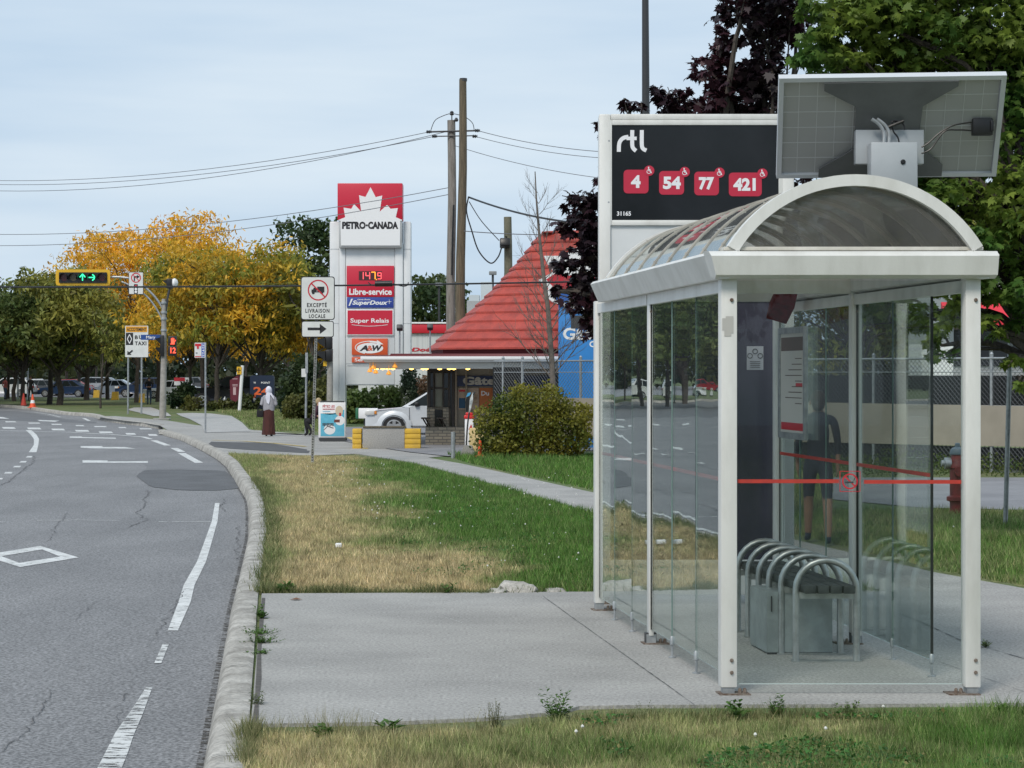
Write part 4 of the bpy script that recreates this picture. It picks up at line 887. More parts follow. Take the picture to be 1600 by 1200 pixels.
red_e = em_mat('led_red', (1.0, .10, .05), 1.8); ZQ = ZS - .36; m = MB()
fbar(m, (X(266, ZQ), H(537.5, ZQ)), (X(273, ZQ), H(537.5, ZQ)), 1.2 * s1, ZQ); fbar(m, (X(269.8, ZQ), H(538, ZQ)), (X(269.8, ZQ), H(530, ZQ)), 5 * s1, ZQ)
for k in range(4): fbar(m, (X(267.7 + k * 1.4, ZQ), H(532, ZQ)), (X(267.7 + k * 1.4, ZQ), H(527.5 + abs(k - 1.5) * .7, ZQ)), 1 * s1, ZQ - .001)
fbar(m, (X(272.3, ZQ), H(535, ZQ)), (X(274.5, ZQ), H(531, ZQ)), 1.1 * s1, ZQ - .001)
m.text('12', X(266.2, ZQ), H(552, ZQ), X(274.7, ZQ), H(543, ZQ), ZQ, 0, .03); m.build('led_symbols', red_e, pd_)
sn = thing('street_name_sign', W(235, 531, ZS), 'small blue street name sign fixed to the signal pole', 'street sign')
m = MB(); plate_at(m, 220, 523, 256, 531, ZS - .02, .02); pl = m.build('name_plate', mat('sign_blue', (.02, .07, .26), r=.4), sn)
m = MB(); m.text('Mary', X(228.5, ZS), H(530.3, ZS), X(243, ZS), H(524.7, ZS), ZS - .024, 0, .02); m.build('lettering', whitep, pl)
# ------------------------------------------------------------------ bus lane sign
ZB_ = Zg(647); bs_ = thing('bus_lane_sign', G(211, 647), 'white bus and taxi lane sign under a yellow tab on two thin posts', 'road sign')
for px in (200.5, 221.5):
    m = MB(); m.tube([G(px - .5, 647), W(px, 512, ZB_ + .02)], .045, 8); m.build('post', galv, bs_)
m = MB(); rplate(m, 195.5, 509, 231.5, 558, ZB_ - .05, 1.2, .02, 0); pl = m.build('sign_plate', signw, bs_)
Y = ZB_ - .055; m = MB(); orange = mat('sign_orange', (.72, .33, .02), r=.5); s1 = ZB_ / F
frect(m, X(197, ZB_), H(519, ZB_), X(230.3, ZB_), H(510, ZB_), Y, 1); frect(m, X(197, ZB_), H(539, ZB_), X(208.3, ZB_), H(520, ZB_), Y, 0)
m.text('ACCOTEMENT', X(198.5, ZB_), H(517.5, ZB_), X(229, ZB_), H(512, ZB_), Y - .003, 0, .03)
cx_, cz_ = X(202.7, ZB_), H(529.7, ZB_)
for a, c in (((0, 7), (3.4, 0)), ((3.4, 0), (0, -7)), ((0, -7), (-3.4, 0)), ((-3.4, 0), (0, 7))): fbar(m, (cx_ + a[0] * s1, cz_ + a[1] * s1), (cx_ + c[0] * s1, cz_ + c[1] * s1), 1.2 * s1, Y - .003, 2)
m.text('BUS', X(211, ZB_), H(530, ZB_), X(229, ZB_), H(524, ZB_), Y, 0, .035, 1.3); m.text('TAXI', X(211, ZB_), H(539.5, ZB_), X(229, ZB_), H(533.5, ZB_), Y, 0, .035, 1.15)
fbar(m, (X(207.5, ZB_), H(547.5, ZB_)), (X(201.5, ZB_), H(552.5, ZB_)), 2.4 * s1, Y, 0); m.poly([(X(199, ZB_), Y, H(554.5, ZB_)), (X(199.6, ZB_), Y, H(548, ZB_)), (X(206, ZB_), Y, H(554.5, ZB_))], 0)
m.build('sign_face', [blackp, orange, whitep], pl)
# ------------------------------------------------------------------ bus stop flag
ZC_ = Zg(677); s1 = ZC_ / F; bf = thing('bus_stop_sign', G(321, 677), 'white bus stop flag with blue and red print on a thin grey pole', 'bus stop sign')
m = MB(); m.tube([G(321, 677), W(321, 535, ZC_)], .03, 8); m.build('post', galv, bf)
m = MB(); rplate(m, 304, 535.5, 321, 559, ZC_ - .04, 1, .015, 0); pl = m.build('sign_plate', signw, bf); Y = ZC_ - .044
m = MB(); frect(m, X(315, ZC_), H(558, ZC_), X(320, ZC_), H(536.5, ZC_), Y, 1); frect(m, X(305, ZC_), H(541, ZC_), X(314.5, ZC_), H(537, ZC_), Y, 0); frect(m, X(305, ZC_), H(558, ZC_), X(314.5, ZC_), H(556.5, ZC_), Y, 0)
for k in range(5): m.text(('54', '77', '4', '421', '54')[k], X(315.7, ZC_), H(541 + k * 4, ZC_), X(319.5, ZC_), H(538.2 + k * 4, ZC_), Y - .002, 2, .02)
frect(m, X(308, ZC_), H(545, ZC_), X(311, ZC_), H(541, ZC_), Y, 0); frect(m, X(306, ZC_), H(552, ZC_), X(309, ZC_), H(551, ZC_), Y, 3)
m.build('sign_face', [redp, mat('print_blue', (.06, .12, .42), r=.5), whitep, blackp], pl)
# small blank plate on a post behind the truck sign, and the side-on signals on a grey pole
ZD = Zg(679); o = thing('signpost', G(477.5, 679), 'thin grey post with a small blank plate left of the truck sign', 'signpost')
m = MB(); m.tube([G(477.5, 679), W(479, 551, ZD)], .035, 8); m.build('post', galv, o)
m = MB(); plate_at(m, 471, 576, 478.5, 589, ZD - .04, .01); m.build('sign_plate', signw, o)
m = MB(); plate_at(m, 477, 551, 481, 583, ZD - .05, .02); m.build('edge_on_plate', galv, o)
ZE = 79; o = thing('traffic_signal', (X(515, ZE), ZE, 0), 'black traffic signals seen side on, on a grey pole beside the white pylon', 'traffic signal')
m = MB(); m.tube([(X(515, ZE), ZE, 0), (X(516, ZE), ZE, H(545, ZE))], [.13, .11], 10); m.build('pole', cpole, o)
for y0 in (527, 547):
    m = MB(); m.b2(W(508, y0 + 18, ZE - .3), W(520, y0, ZE), 0, .03); m.add([W(508, y0 + 1, ZE - .35), W(491, y0 + 4, ZE - .35), W(508, y0 + 16, ZE - .35), W(508, y0 + 1, ZE - .05), W(491, y0 + 4, ZE - .05), W(508, y0 + 16, ZE - .05)], [(0, 1, 2), (3, 5, 4), (0, 3, 4, 1), (1, 4, 5, 2)]); m.build('signal_head', black, o)
m = MB(); m.b2(W(505, 572, ZE - .2), W(511, 564, ZE - .1)); m.build('push_button_plate', yel, o)
# cones
def cone(px, py, mts, label, tilt=0):
    p = G(px, py); o = thing('traffic_cone', p, label, 'traffic cone', 'traffic cones on the far verge'); h = .78
    m = MB(); m.lathe([(.19, .04), (.14, .26)], p, 14); m.lathe([(.10, .44), (.035, h), (.001, h)], p, 14); m.build('cone_body', mts[0], o)
    m = MB(); m.lathe([(.14, .262), (.10, .438)], p, 14); m.build('cone_band', mts[1], o)
    m = MB(); m.box(p + Vector((0, 0, .02)), (.48, .48, .04), 0, .01); m.build('cone_base', mts[2], o)
orc = mat('cone_orange', (.80, .10, .03), r=.5); orc2 = mat('cone_red', (.50, .05, .03), r=.6)
cone(51, 637, (orc, whitep, orc), 'bright orange traffic cone with white band, right of the two')
cone(37, 634.5, (orc2, orc2, black), 'dull red traffic cone on a black base, left of the two')
# ------------------------------------------------------------------ fuel price pylon
ZY = 80.0; s1 = ZY / F
py_ = thing('price_pylon', (X(579, ZY), ZY, 0), 'tall white fuel station pylon with red panels and a maple leaf sign on top', 'pylon sign')
wm = mat('pylon_white', (.72, .73, .73), (.64, .655, .66), sc=.8, r=.35)
def R3(m, x0, y0, x1, y1, Ya, Yb, mi=0, bev=0): m.b2((X(x0, ZY), Ya, H(y1, ZY)), (X(x1, ZY), Yb, H(y0, ZY)), mi, bev)
m = MB(); R3(m, 515, 346, 530, 667, ZY, ZY + .7, 0, .05); R3(m, 530.15, 346, 540, 667, ZY - .08, ZY + .6, 0, .04); m.build('column', wm, py_)
m = MB(); R3(m, 630, 346, 642, 667, ZY, ZY + .7, 0, .05); R3(m, 617, 380, 629.85, 602, ZY - .08, ZY + .6, 0, .04); m.build('column', wm, py_)
m = MB(); R3(m, 540.2, 346, 616.8, 602, ZY - .04, ZY + .6, 0, .02); m.build('panel_body', wm, py_)
m = MB()
for y in (389, 505, 568): R3(m, 541, y, 616, y + .6, ZY - .046, ZY - .041)
R3(m, 543, 571, 616, 572, ZY - .05, ZY - .041); R3(m, 543, 600, 616, 601, ZY - .05, ZY - .041)
for y in (389, 505): R3(m, 516, y, 529.5, y + .6, ZY - .006, ZY - .001); R3(m, 630.4, y, 641.5, y + .6, ZY - .006, ZY - .001)
m.build('panel_seams', galv, py_)
YT = ZY - .35; redm = mat('sign_red', (.56, .018, .045), r=.35)
m = MB(); R3(m, 528.5, 287.5, 629.5, 345, YT, ZY + .5, 0, .02); tb = m.build('top_box', redm, py_)
m = MB(); R3(m, 530.5, 345.1, 628.5, 387.5, YT + .02, ZY + .5, 0, .02); m.build('top_box_base', mat('box_trim_grey', (.45, .46, .46), r=.4), tb)
outl = [(600, 339), (642, 322), (632, 262), (680, 270), (697, 240), (742, 287), (728, 185), (768, 196), (800, 135), (832, 197), (873, 187), (857, 287), (903, 245), (925, 270), (970, 265), (957, 322), (997, 339), (997, 342), (985, 345), (983, 498), (616, 498), (613, 345), (600, 342)]
m = MB(); m.prism([(X(380 + a / 4, ZY), YT - .012, H(260 + c / 4, ZY)) for a, c in outl], (0, .009, 0)); m.build('maple_leaf', whitep, tb)
m = MB(); m.text('PETRO', X(535.7, ZY), H(359, ZY), X(572.5, ZY), H(347.3, ZY), YT - .016, 0, .06, 1.0); m.text('CANADA', X(576, ZY), H(359, ZY), X(623, ZY), H(347.3, ZY), YT - .016, 0, .06, 1.0)
disc(m, (X(574.3, ZY), H(353, ZY)), 1.5 * s1, YT - .016); m.build('lettering', blackp, tb)
YP = ZY - .12
def panel(name, x0, y0, x1, y1, mt, frame=True):
    m = MB(); R3(m, x0, y0, x1, y1, YP, ZY - .041, 0, .01); o = m.build(name, mt, py_); return o
p = panel('price_panel', 542, 415.5, 616, 464, redm)
m = MB(); R3(m, 561, 424, 597, 438, YP - .01, YP - .002); dsp = m.build('digit_display', mat('lcd_dark', (.07, .02, .022), r=.4), p)
ledp = em_mat('led_pink', (1.0, .10, .12), 1.5); ledo = em_mat('led_orange', (1.0, .35, .03), 1.8)
seg = {'1': 'bc', '4': 'fgbc', '7': 'abc', '9': 'abcdfg'}
m = MB()
def digit(m, ch, x, y, w_, h_, mi):
    a = {'a': ((x, y), (x + w_, y)), 'b': ((x + w_, y), (x + w_, y + h_ / 2)), 'c': ((x + w_, y + h_ / 2), (x + w_, y + h_)), 'd': ((x, y + h_), (x + w_, y + h_)), 'e': ((x, y + h_ / 2), (x, y + h_)), 'f': ((x, y), (x, y + h_ / 2)), 'g': ((x, y + h_ / 2), (x + w_, y + h_ / 2))}
    for k in seg[ch]:
        q, r_ = a[k]; fbar(m, (X(q[0], ZY), H(q[1], ZY)), (X(r_[0], ZY), H(r_[1], ZY)), 1.5 * s1, YP - .014 - .001 * (k in 'bc') - .002 * (k == 'g'), mi)
digit(m, '1', 565, 425.5, 3, 11, 0); digit(m, '4', 572, 425.5, 6, 11, 0); digit(m, '7', 580.5, 425.5, 6, 11, 1); digit(m, '9', 590.5, 426.5, 5.5, 9.5, 0); disc(m, (X(588.5, ZY), H(437, ZY)), .9 * s1, YP - .014, 1, 8)
m.build('price_digits', [ledp, ledo], dsp)
m = MB(); m.text('Libre-service', X(546, ZY), H(461, ZY), X(612.5, ZY), H(451, ZY), YP - .006, 0, .03); m.build('lettering', whitep, p)
p = panel('wash_panel', 542.5, 464.8, 615, 481, mat('panel_blue', (.03, .06, .30), r=.4))
m = MB(); m.text('SuperDoux', X(551, ZY), H(478.3, ZY), X(606, ZY), H(469.5, ZY), YP - .006, 0, .035, 1, .25); m.text('Lave-Auto', X(559, ZY), H(469.3, ZY), X(579, ZY), H(466.8, ZY), YP - .006, 0, .02, 1, .2)
fbar(m, (X(605, ZY), H(471.5, ZY)), (X(612, ZY), H(471.5, ZY)), .6 * s1, YP - .006); fbar(m, (X(608.5, ZY), H(468, ZY)), (X(608.5, ZY), H(475, ZY)), .6 * s1, YP - .007)
m.poly([(X(545, ZY), YP - .006, H(478, ZY)), (X(549, ZY), YP - .006, H(467, ZY)), (X(552, ZY), YP - .006, H(467, ZY)), (X(547, ZY), YP - .006, H(478, ZY))]); m.build('lettering', whitep, p)
m = MB(); R3(m, 542, 483.5, 615, 524, YP, ZY - .041, 0, .01); p = m.build('shop_panel', whitep, py_)
m = MB(); R3(m, 543.4, 485, 613.6, 522.5, YP - .008, YP - .001); m.build('red_field', redm, p)
m = MB(); m.text('Super Relais', X(548, ZY), H(506.5, ZY), X(608, ZY), H(497.5, ZY), YP - .012, 0, .02)
for a, c in zip([(550 + k * 7, 507.5 + 2.2 * math.sin(math.pi * k / 8)) for k in range(8)], [(550 + k * 7, 507.5 + 2.2 * math.sin(math.pi * k / 8)) for k in range(1, 9)]): fbar(m, (X(a[0], ZY), H(a[1], ZY)), (X(c[0], ZY), H(c[1], ZY)), .7 * s1, YP - .012)
m.build('lettering', whitep, p)
orr = mat('burger_orange', (.66, .10, .03), r=.4)
p = panel('food_panel', 550, 529, 606, 554.5, orr)
def ell(m, cx, cy, rx, ry, Y, mi=0, a0=0, a1=360, w_=None, n=28):
    pts = [(cx + rx * math.cos(R(a0 + (a1 - a0) * i / n)), cy - ry * math.sin(R(a0 + (a1 - a0) * i / n))) for i in range(n + 1)]
    if w_ is None: m.poly([(X(a, ZY), Y, H(c, ZY)) for a, c in pts[:-1]], mi)
    else:
        for a, c in zip(pts[:-1], pts[1:]): fbar(m, (X(a[0], ZY), H(a[1], ZY)), (X(c[0], ZY), H(c[1], ZY)), w_ * s1, Y, mi)
m = MB(); ell(m, 578.5, 544, 20.5, 8.2, YP - .006, 0); ell(m, 578.5, 543, 23, 9.8, YP - .005, 0, 60, 250, 1.2); m.poly([(X(578, ZY), YP - .0055, H(532.5, ZY)), (X(590, ZY), YP - .0055, H(533.5, ZY)), (X(589, ZY), YP - .0055, H(531, ZY)), (X(599.5, ZY), YP - .0055, H(538, ZY)), (X(588, ZY), YP - .0055, H(538.5, ZY)), (X(589, ZY), YP - .0055, H(536, ZY)), (X(578, ZY), YP - .0055, H(535, ZY))], 0)
m.text('A', X(562, ZY), H(548.5, ZY), X(576, ZY), H(539.5, ZY), YP - .010, 1, .05, 1, .25); m.text('W', X(582, ZY), H(548.5, ZY), X(598, ZY), H(539.5, ZY), YP - .010, 1, .05, 1, .25); m.text('&', X(574.5, ZY), H(548, ZY), X(583, ZY), H(540, ZY), YP - .013, 2, .02)
m.build('logo', [whitep, blackp, orr], p)
p = panel('service_panel', 550, 558, 606, 566.5, orr)
m = MB(); m.text('Service', X(554.5, ZY), H(564.8, ZY), X(586, ZY), H(559.8, ZY), YP - .006, 0, .02); m.build('lettering', whitep, p)
# ------------------------------------------------------------------ cabin with bell roof
ZK = 57.0
kc = thing('snack_cabin', (X(800, 60), 60, 0), 'brick snack cabin with red bell shaped shingle roof and white edged canopy', 'building')
brick = bpy.data.materials.new('pale_brick'); brick.use_nodes = True; t = brick.node_tree; bb = t.nodes['Principled BSDF']
g = N(t, 'ShaderNodeTexCoord'); mp = N(t, 'ShaderNodeMapping'); mp.inputs['Rotation'].default_value = (R(90), 0, 0); bk = N(t, 'ShaderNodeTexBrick')
bk.inputs['Color1'].default_value = (.42, .36, .27, 1); bk.inputs['Color2'].default_value = (.30, .26, .20, 1); bk.inputs['Mortar'].default_value = (.16, .145, .125, 1)
bk.inputs['Scale'].default_value = 1; bk.inputs['Brick Width'].default_value = .24; bk.inputs['Row Height'].default_value = .085; bk.inputs['Mortar Size'].default_value = .012
t.links.new(g.outputs['Object'], mp.inputs[0]); t.links.new(mp.outputs[0], bk.inputs[0]); t.links.new(bk.outputs[0], bb.inputs['Base Color']); bb.inputs['Roughness'].default_value = .9
dwood = mat('dark_frame', (.05, .038, .03), (.03, .024, .02), sc=8, r=.6); tan = mat('tan_wall', (.36, .31, .24), (.31, .27, .21), sc=2, r=.8)
win = mat('dark_window', (.012, .013, .014), r=.08); ZW = 58.4
def K(x, y, Z=ZW): return W(x, y, Z)
bx0, bx1 = X(667, ZW), X(900, ZW)
m = MB(); m.b2((bx0, ZW + .12, 0), (bx1, ZW + 5, 2.2)); m.build('wall', tan, kc)
m = MB(); m.b2((bx0 - .04, ZW - .06, 0), (X(756, ZW), ZW + .118, .52), 0, .01); m.b2((bx0, ZW, .5202), (X(679, ZW), ZW + .118, 1.05)); m.b2((X(692, ZW), ZW, .5202), (X(701, ZW), ZW + .118, 1.05)); m.build('brick_wall', brick, kc)
m = MB()
for a, c in ((668, 672.5), (676.5, 679), (700, 703.5), (706, 710), (691.5, 694)): m.b2((X(a, ZW), ZW - .03, 1.052 if a not in (706,) else .53), (X(c, ZW), ZW + .119, 2.16), 0)
m.b2((X(672.51, ZW), ZW - .01, 2.02), (X(706, ZW), ZW + .119, 2.16)); m.b2((X(672.51, ZW), ZW - .01, 1.56), (X(691.49, ZW), ZW + .119, 1.62)); m.build('window_frame', dwood, kc)
for a, c, y0, y1 in ((672.6, 676.4, 578, 606), (672.6, 676.4, 609, 636), (679.1, 691.4, 640, 682), (694.1, 699.9, 578, 606), (694.1, 699.9, 609, 636), (703.6, 705.9, 578, 676)):
    m = MB(); m.b2((X(a, ZW), ZW + .05, max(.53, H(y1, ZW))), (X(c, ZW), ZW + .118, min(2.0, H(y0, ZW)))); m.build('window', win, kc)
m = MB(); m.b2((X(680, ZW), ZW + .04, 1.07), (X(691, ZW), ZW + .117, 2.0)); m.build('glazed_panel', mat('greenish_glass', (.17, .18, .13), (.24, .23, .19), sc=3, r=.2), kc)
for a, c in ((659, 673), (683, 697)):
    m = MB(); m.b2((X(a, ZW), ZW - .45, H(653, ZW) - .02), (X(c, ZW), ZW - .07, H(653, ZW) + .02)); 
    m.bar((X(a + 3, ZW), ZW - .4, H(654, ZW)), (X(a + 9, ZW), ZW - .03, H(666, ZW)), .03, .03); m.bar((X(a + 7, ZW), ZW - .4, H(654, ZW)), (X(a + 13, ZW), ZW - .03, H(666, ZW)), .03, .03); m.build('serving_shelf', dwood, kc)
m = MB(); m.b2((X(714, ZW), ZW + .06, H(603.5, ZW)), (X(870, ZW), ZW + .117, H(587, ZW))); p = m.build('name_board', mat('navy', (.018, .03, .085), r=.4), kc)
m = MB(); m.text('Gâteaux', X(723, ZW), H(601.5, ZW), X(812, ZW), H(588.5, ZW), ZW + .055, 0, .04); m.build('lettering', mat('cream_print', (.52, .48, .40), r=.6), p)
m = MB(); m.b2((X(715, ZW), ZW + .07, H(640, ZW)), (X(748, ZW), ZW + .117, H(606, ZW))); m.b2((X(749, ZW), ZW + .07, H(640, ZW)), (X(775, ZW), ZW + .117, H(606, ZW)), 1)
frect(m, X(717, ZW), H(638, ZW), X(730, ZW), H(622, ZW), ZW + .066, 2); frect(m, X(717, ZW), H(612, ZW), X(729, ZW), H(609, ZW), ZW + .066, 3); frect(m, X(731, ZW), H(630, ZW), X(746, ZW), H(616, ZW), ZW + .066, 4)
m.text('Du', X(752, ZW), H(618, ZW), X(764, ZW), H(611, ZW), ZW + .066, 5, .02); m.build('wall_poster', [mat('poster_peach', (.45, .33, .24), r=.7), mat('poster_orange', (.45, .14, .04), r=.7), mat('poster_navy', (.03, .09, .16), r=.7), redp, mat('poster_brown', (.22, .12, .07), (.4, .3, .2), sc=6, r=.7), whitep], kc)
m = MB()
for px in (711, 727, 770): m.b2((X(px, ZW), ZW - .02, .53 if px > 740 else .0), (X(px + 3, ZW), ZW + .055, 2.16))
m.build('trim_board', mat('tan_trim', (.27, .22, .16), r=.8), kc)
# canopy
ZCN = 56.6; m = MB(); cxa, cxb = X(577, ZCN), X(872, ZCN)
m.b2((cxa, ZCN, H(576, ZCN)), (cxb, ZCN + 7, H(566, ZCN))); m.build('canopy_soffit', mat('soffit', (.55, .54, .51), r=.7), kc)
m = MB(); m.prism([(cxa - .12, ZCN - .12, H(565.8, ZCN)), (cxb, ZCN - .12, H(565.8, ZCN)), (cxb, ZCN - .2, H(559.5, ZCN)), (cxa - .2, ZCN - .2, H(559.5, ZCN))], (0, 7.2, 0)); m.b2((cxa - .22, ZCN - .25, H(562, ZCN)), (cxb + .02, ZCN - .203, H(557, ZCN)), 0, .01); m.build('gutter', whitep, kc)
roofr = mat('roof_red', (.42, .062, .042), (.31, .047, .034), sc=3, r=.6, speck=.15, bump=.3, bsc=40); roofd = mat('roof_dark_red', (.12, .015, .02), r=.5)
m = MB(); m.prism([(X(572, ZCN), ZCN - .1, H(559.3, ZCN)), (cxb, ZCN - .1, H(559.3, ZCN)), (cxb, ZCN - .05, H(552.5, ZCN)), (X(611, ZCN), ZCN - .05, H(552.5, ZCN)), (X(609, ZCN), ZCN - .05, H(555, ZCN)), (X(572, ZCN), ZCN - .05, H(556, ZCN))], (0, 7, 0)); m.build('canopy_flashing', roofd, kc)
# bell roof in stepped courses
ZRF = 60.9; sR = ZRF / F; xc_ = X(893, ZRF)
def zr(y): return H(y, ZRF)
prof = [(222, 547), (190, 516), (166, 497), (133, 466), (108, 440), (90, 420), (72, 400), (54, 376), (47, 366)]
def rad(y):
    for (ra, ya), (rb, yb) in zip(prof[:-1], prof[1:]):
        if ya >= y >= yb: return (ra + (rb - ra) * (ya - y) / (ya - yb)) * sR * 1.04
    return prof[-1][0] * sR
ys = [546 - k * (546 - 366) / 13 for k in range(14)]
m = MB(); PH = R(22.5 + 8)
for a, c in zip(ys[:-1], ys[1:]):
    m.lathe([(rad(a) - .10, zr(a) + .03), (rad(a) + .12, zr(a) - .03), (rad(a) + .12, zr(a) + .02), (rad(c) - .03, zr(c) + .06)], (xc_, ZRF, 0), 8, 0, 'z', 1, 1, PH)
rf = m.build('roof', roofr, kc, sharp=10, smooth=False)
m = MB(); m.lathe([(rad(546) - .05, zr(556)), (rad(546) - .0, zr(546) - .02)], (xc_, ZRF, 0), 8, 0, 'z', 1, 1, PH); m.build('roof_skirt', roofd, kc, smooth=False)
for k in range(8):
    m = MB(); a_ = PH + k * math.pi / 4
    for y0, y1 in zip(ys[:-1], ys[1:]):
        m.bar((xc_ + (rad(y0) + .06) * math.cos(a_), ZRF + (rad(y0) + .06) * math.sin(a_), zr(y0) + .02), (xc_ + (rad(y1) + .01) * math.cos(a_), ZRF + (rad(y1) + .01) * math.sin(a_), zr(y1) + .02), .09, .02)
    m.build('ridge_cap', roofr, rf)
m = MB(); m.b2((xc_ - 47 * sR, ZRF - .8, zr(366)), (xc_ + 3.2, ZRF + .8, zr(364.5))); m.b2((xc_, ZRF - .75, zr(420)), (xc_ + 3.1, ZRF + .75, zr(366.2))); m.build('ridge_block', roofr, rf)
# bulbs under the canopy and little orange lanterns
bulb = em_mat('warm_bulb', (1.0, .62, .16), 4.0); orlan = mat('orange_lantern', (.75, .30, .03), r=.4, em=(1, .4, .05), es=.35)
for i, px in enumerate((588, 598, 606, 614, 643, 661, 666, 687, 702, 709, 731)):
    p = W(px, 573.5, ZCN + .15); m = MB(); m.lathe([(.01, .06), (.03, .05), (.075, 0), (.06, -.06), (.01, -.08)], p, 8); m.build('light_bulb', bulb, kc)
for i, (px, py) in enumerate(((578, 578), (583, 573), (587, 580), (607.5, 582), (617, 571))):
    p = W(px, py, ZCN - .1); m = MB(); m.lathe([(.004, .2), (.01, .04), (.035, .03), (.065, -.03), (.08, -.05), (.015, -.07)], p, 8)
    o = m.build('hanging_lantern', orlan, origin=p); tag(o, ['orange hanging lantern leftmost under the canopy tip', 'orange hanging lantern second from the left, highest of the left three', 'orange hanging lantern third from the left under the canopy', 'orange hanging lantern hanging lowest, fourth from the left', 'orange hanging lantern rightmost, tucked up by the canopy edge'][i], 'lantern', 'orange lanterns under the canopy')
# floodlights on the canopy roof
for i, (px, y0, y1) in enumerate(((624.5, 511, 552), (672, 510, 552))):
    o = thing('floodlight', W(px, y1, 57.2), ('black floodlight on a thin stand on the canopy, in front of the pylon', 'black floodlight on a thin stand on the canopy, left of the bell roof')[i], 'floodlight', 'floodlights on the canopy')
    m = MB(); m.tube([W(px, y1, 57.2), W(px, y0 + 5, 57.2)], .025, 6); m.build('stand', galv, o)
    m = MB(); m.box(W(px, y0 + 1, 57.1), (.16, .18, .13), 0, .02, Matrix.Rotation(R(-25), 3, 'X')); m.build('lamp_head', dgrey, o)
# blue wall with round emblem
ZBW = 56.0; bw = thing('blue_sign_wall', (X(940, ZBW), ZBW, 0), 'bright blue shop sign wall with white lettering right of the bell roof', 'sign wall')
blue = mat('bright_blue', (.02, .21, .56), (.02, .19, .50), sc=2, r=.5)
m = MB(); m.b2((X(873, ZBW), ZBW, 0), (X(1075, ZBW), ZBW + .5, H(474, ZBW)), 0, .01); m.build('wall', blue, bw)
s1 = ZBW / F; cxd, cyd, rd = X(925, ZBW), H(408, ZBW), 80 * s1
m = MB(); n_ = 40
def dsc(m, r, Ya, Yb, mi, a0=0, a1=360):
    pts = [(cxd + r * math.cos(R(a0 + (a1 - a0) * i / n_)), Ya, cyd + r * .78 * math.sin(R(a0 + (a1 - a0) * i / n_))) for i in range(n_ + (a1 - a0 < 360))]
    m.prism(pts, (0, Yb - Ya, 0), mi)
def em(pts, d, mi): m.prism([(X(a, ZBW), ZBW - d, H(c, ZBW)) for a, c in pts], (0, d + .3 if mi == 0 else .004, 0), mi)
em([(850, 400), (876, 400), (902, 386), (930, 378), (1010, 378), (1010, 482), (930, 489), (890, 482), (862, 471), (853, 463), (857, 450), (841, 438), (866, 424), (857, 415)], .10, 0)
em([(853, 437), (871, 425), (884, 431), (1005, 428), (1005, 456), (885, 452), (868, 452)], .106, 2)
em([(859, 459), (885, 459), (930, 468), (1005, 466), (1000, 477), (930, 483), (892, 477), (866, 467)], .107, 1)
em([(903, 394), (922, 387), (1000, 386), (1000, 391), (925, 392), (906, 399)], .108, 2)
em([(907, 400.5), (925, 393.5), (1000, 392.5), (1000, 399), (925, 402)], .109, 3)
m.build('round_emblem', [whitep, mat('emblem_blue', (.03, .12, .42), r=.4), mat('emblem_red', (.50, .025, .04), r=.4), mat('emblem_yellow', (.75, .42, .03), r=.4)], bw)
m = MB(); m.text('Gâteau', X(879.5, ZBW), H(531, ZBW), X(962, ZBW), H(512, ZBW), ZBW - .004, 0, .03); m.text('CA', X(921, ZBW), H(542.5, ZBW), X(939, ZBW), H(533, ZBW), ZBW - .004, 0, .03); frect(m, X(892, ZBW), H(513, ZBW), X(921, ZBW), H(493, ZBW), ZBW - .004, 1)
m.build('lettering', [whitep, dgrey], bw)
# ------------------------------------------------------------------ things around the cabin
cb = thing('concrete_barrier', G(600, 702), 'long pale concrete block barrier between yellow boards by the driveway', 'barrier')
p0, p1 = G(567, 702), G(632, 702); m = MB(); m.b2((p0.x, p0.y, 0), (p1.x, p0.y + .5, .57), 0, .015); m.build('block', concrete, cb)
m = MB(); m.b2((p0.x, p0.y - .03, .571), (p1.x, p0.y + .5, .60)); m.build('top_rail', bwood, cb)
ybm = mat('yellow_board', (.68, .42, .04), (.58, .36, .05), sc=6, r=.6)
for a, c, lb, n_ in ((552.5, 566.5, 'short yellow board stack at the left end of the concrete barrier', 1), (632.5, 658, 'yellow slatted board stack at the right end of the concrete barrier', 4)):
    pa_, pc_ = G(a, 701), G(c, 701); m = MB(); hh = .54 / 4
    for k in range(4): m.b2((pa_.x, p0.y + .02, k * hh + .004), (pc_.x, p0.y + .45, (k + 1) * hh - .004), 0, .012)
    tag(m.build('yellow_boards', ybm, origin=(pa_ + pc_) / 2), lb, 'barrier', 'yellow boards at the barrier')
# A-frame advertising board
ZF = Zg(690); af = thing('pavement_board', G(519, 690), 'white pavement advertising board with a blue cake picture on a black base', 'advertising board'); s1 = ZF / F
m = MB(); m.b2(W(497.5, 684, ZF), W(540, 628.5, ZF) + Vector((0, .08, 0)), 0, .02); bd = m.build('board', whitep, af)
m = MB(); m.b2(W(500, 628.4, ZF), W(538, 626.6, ZF) + Vector((0, .07, 0)), 0, .01); m.build('top_handle', dgrey, af)
m = MB(); m.prism([W(498, 684.2, ZF - .25), W(540, 684.2, ZF - .25), W(540, 688, ZF - .25), W(537, 691, ZF - .25), W(528, 689.6, ZF - .25), W(512, 689.6, ZF - .25), W(503, 691, ZF - .25), W(498, 688, ZF - .25)], (0, .6, 0)); m.build('base', dgrey, af)
m = MB(); Y = ZF - .004; frect(m, X(501, ZF), H(681.5, ZF), X(538, ZF), H(646, ZF), Y, 0); m.poly([(X(501, ZF), Y, H(646, ZF)), (X(538, ZF), Y, H(646, ZF)), (X(538, ZF), Y, H(640, ZF)), (X(515, ZF), Y, H(648, ZF))], 0)
s1_, ZY_ = s1, ZY; ZY = ZF
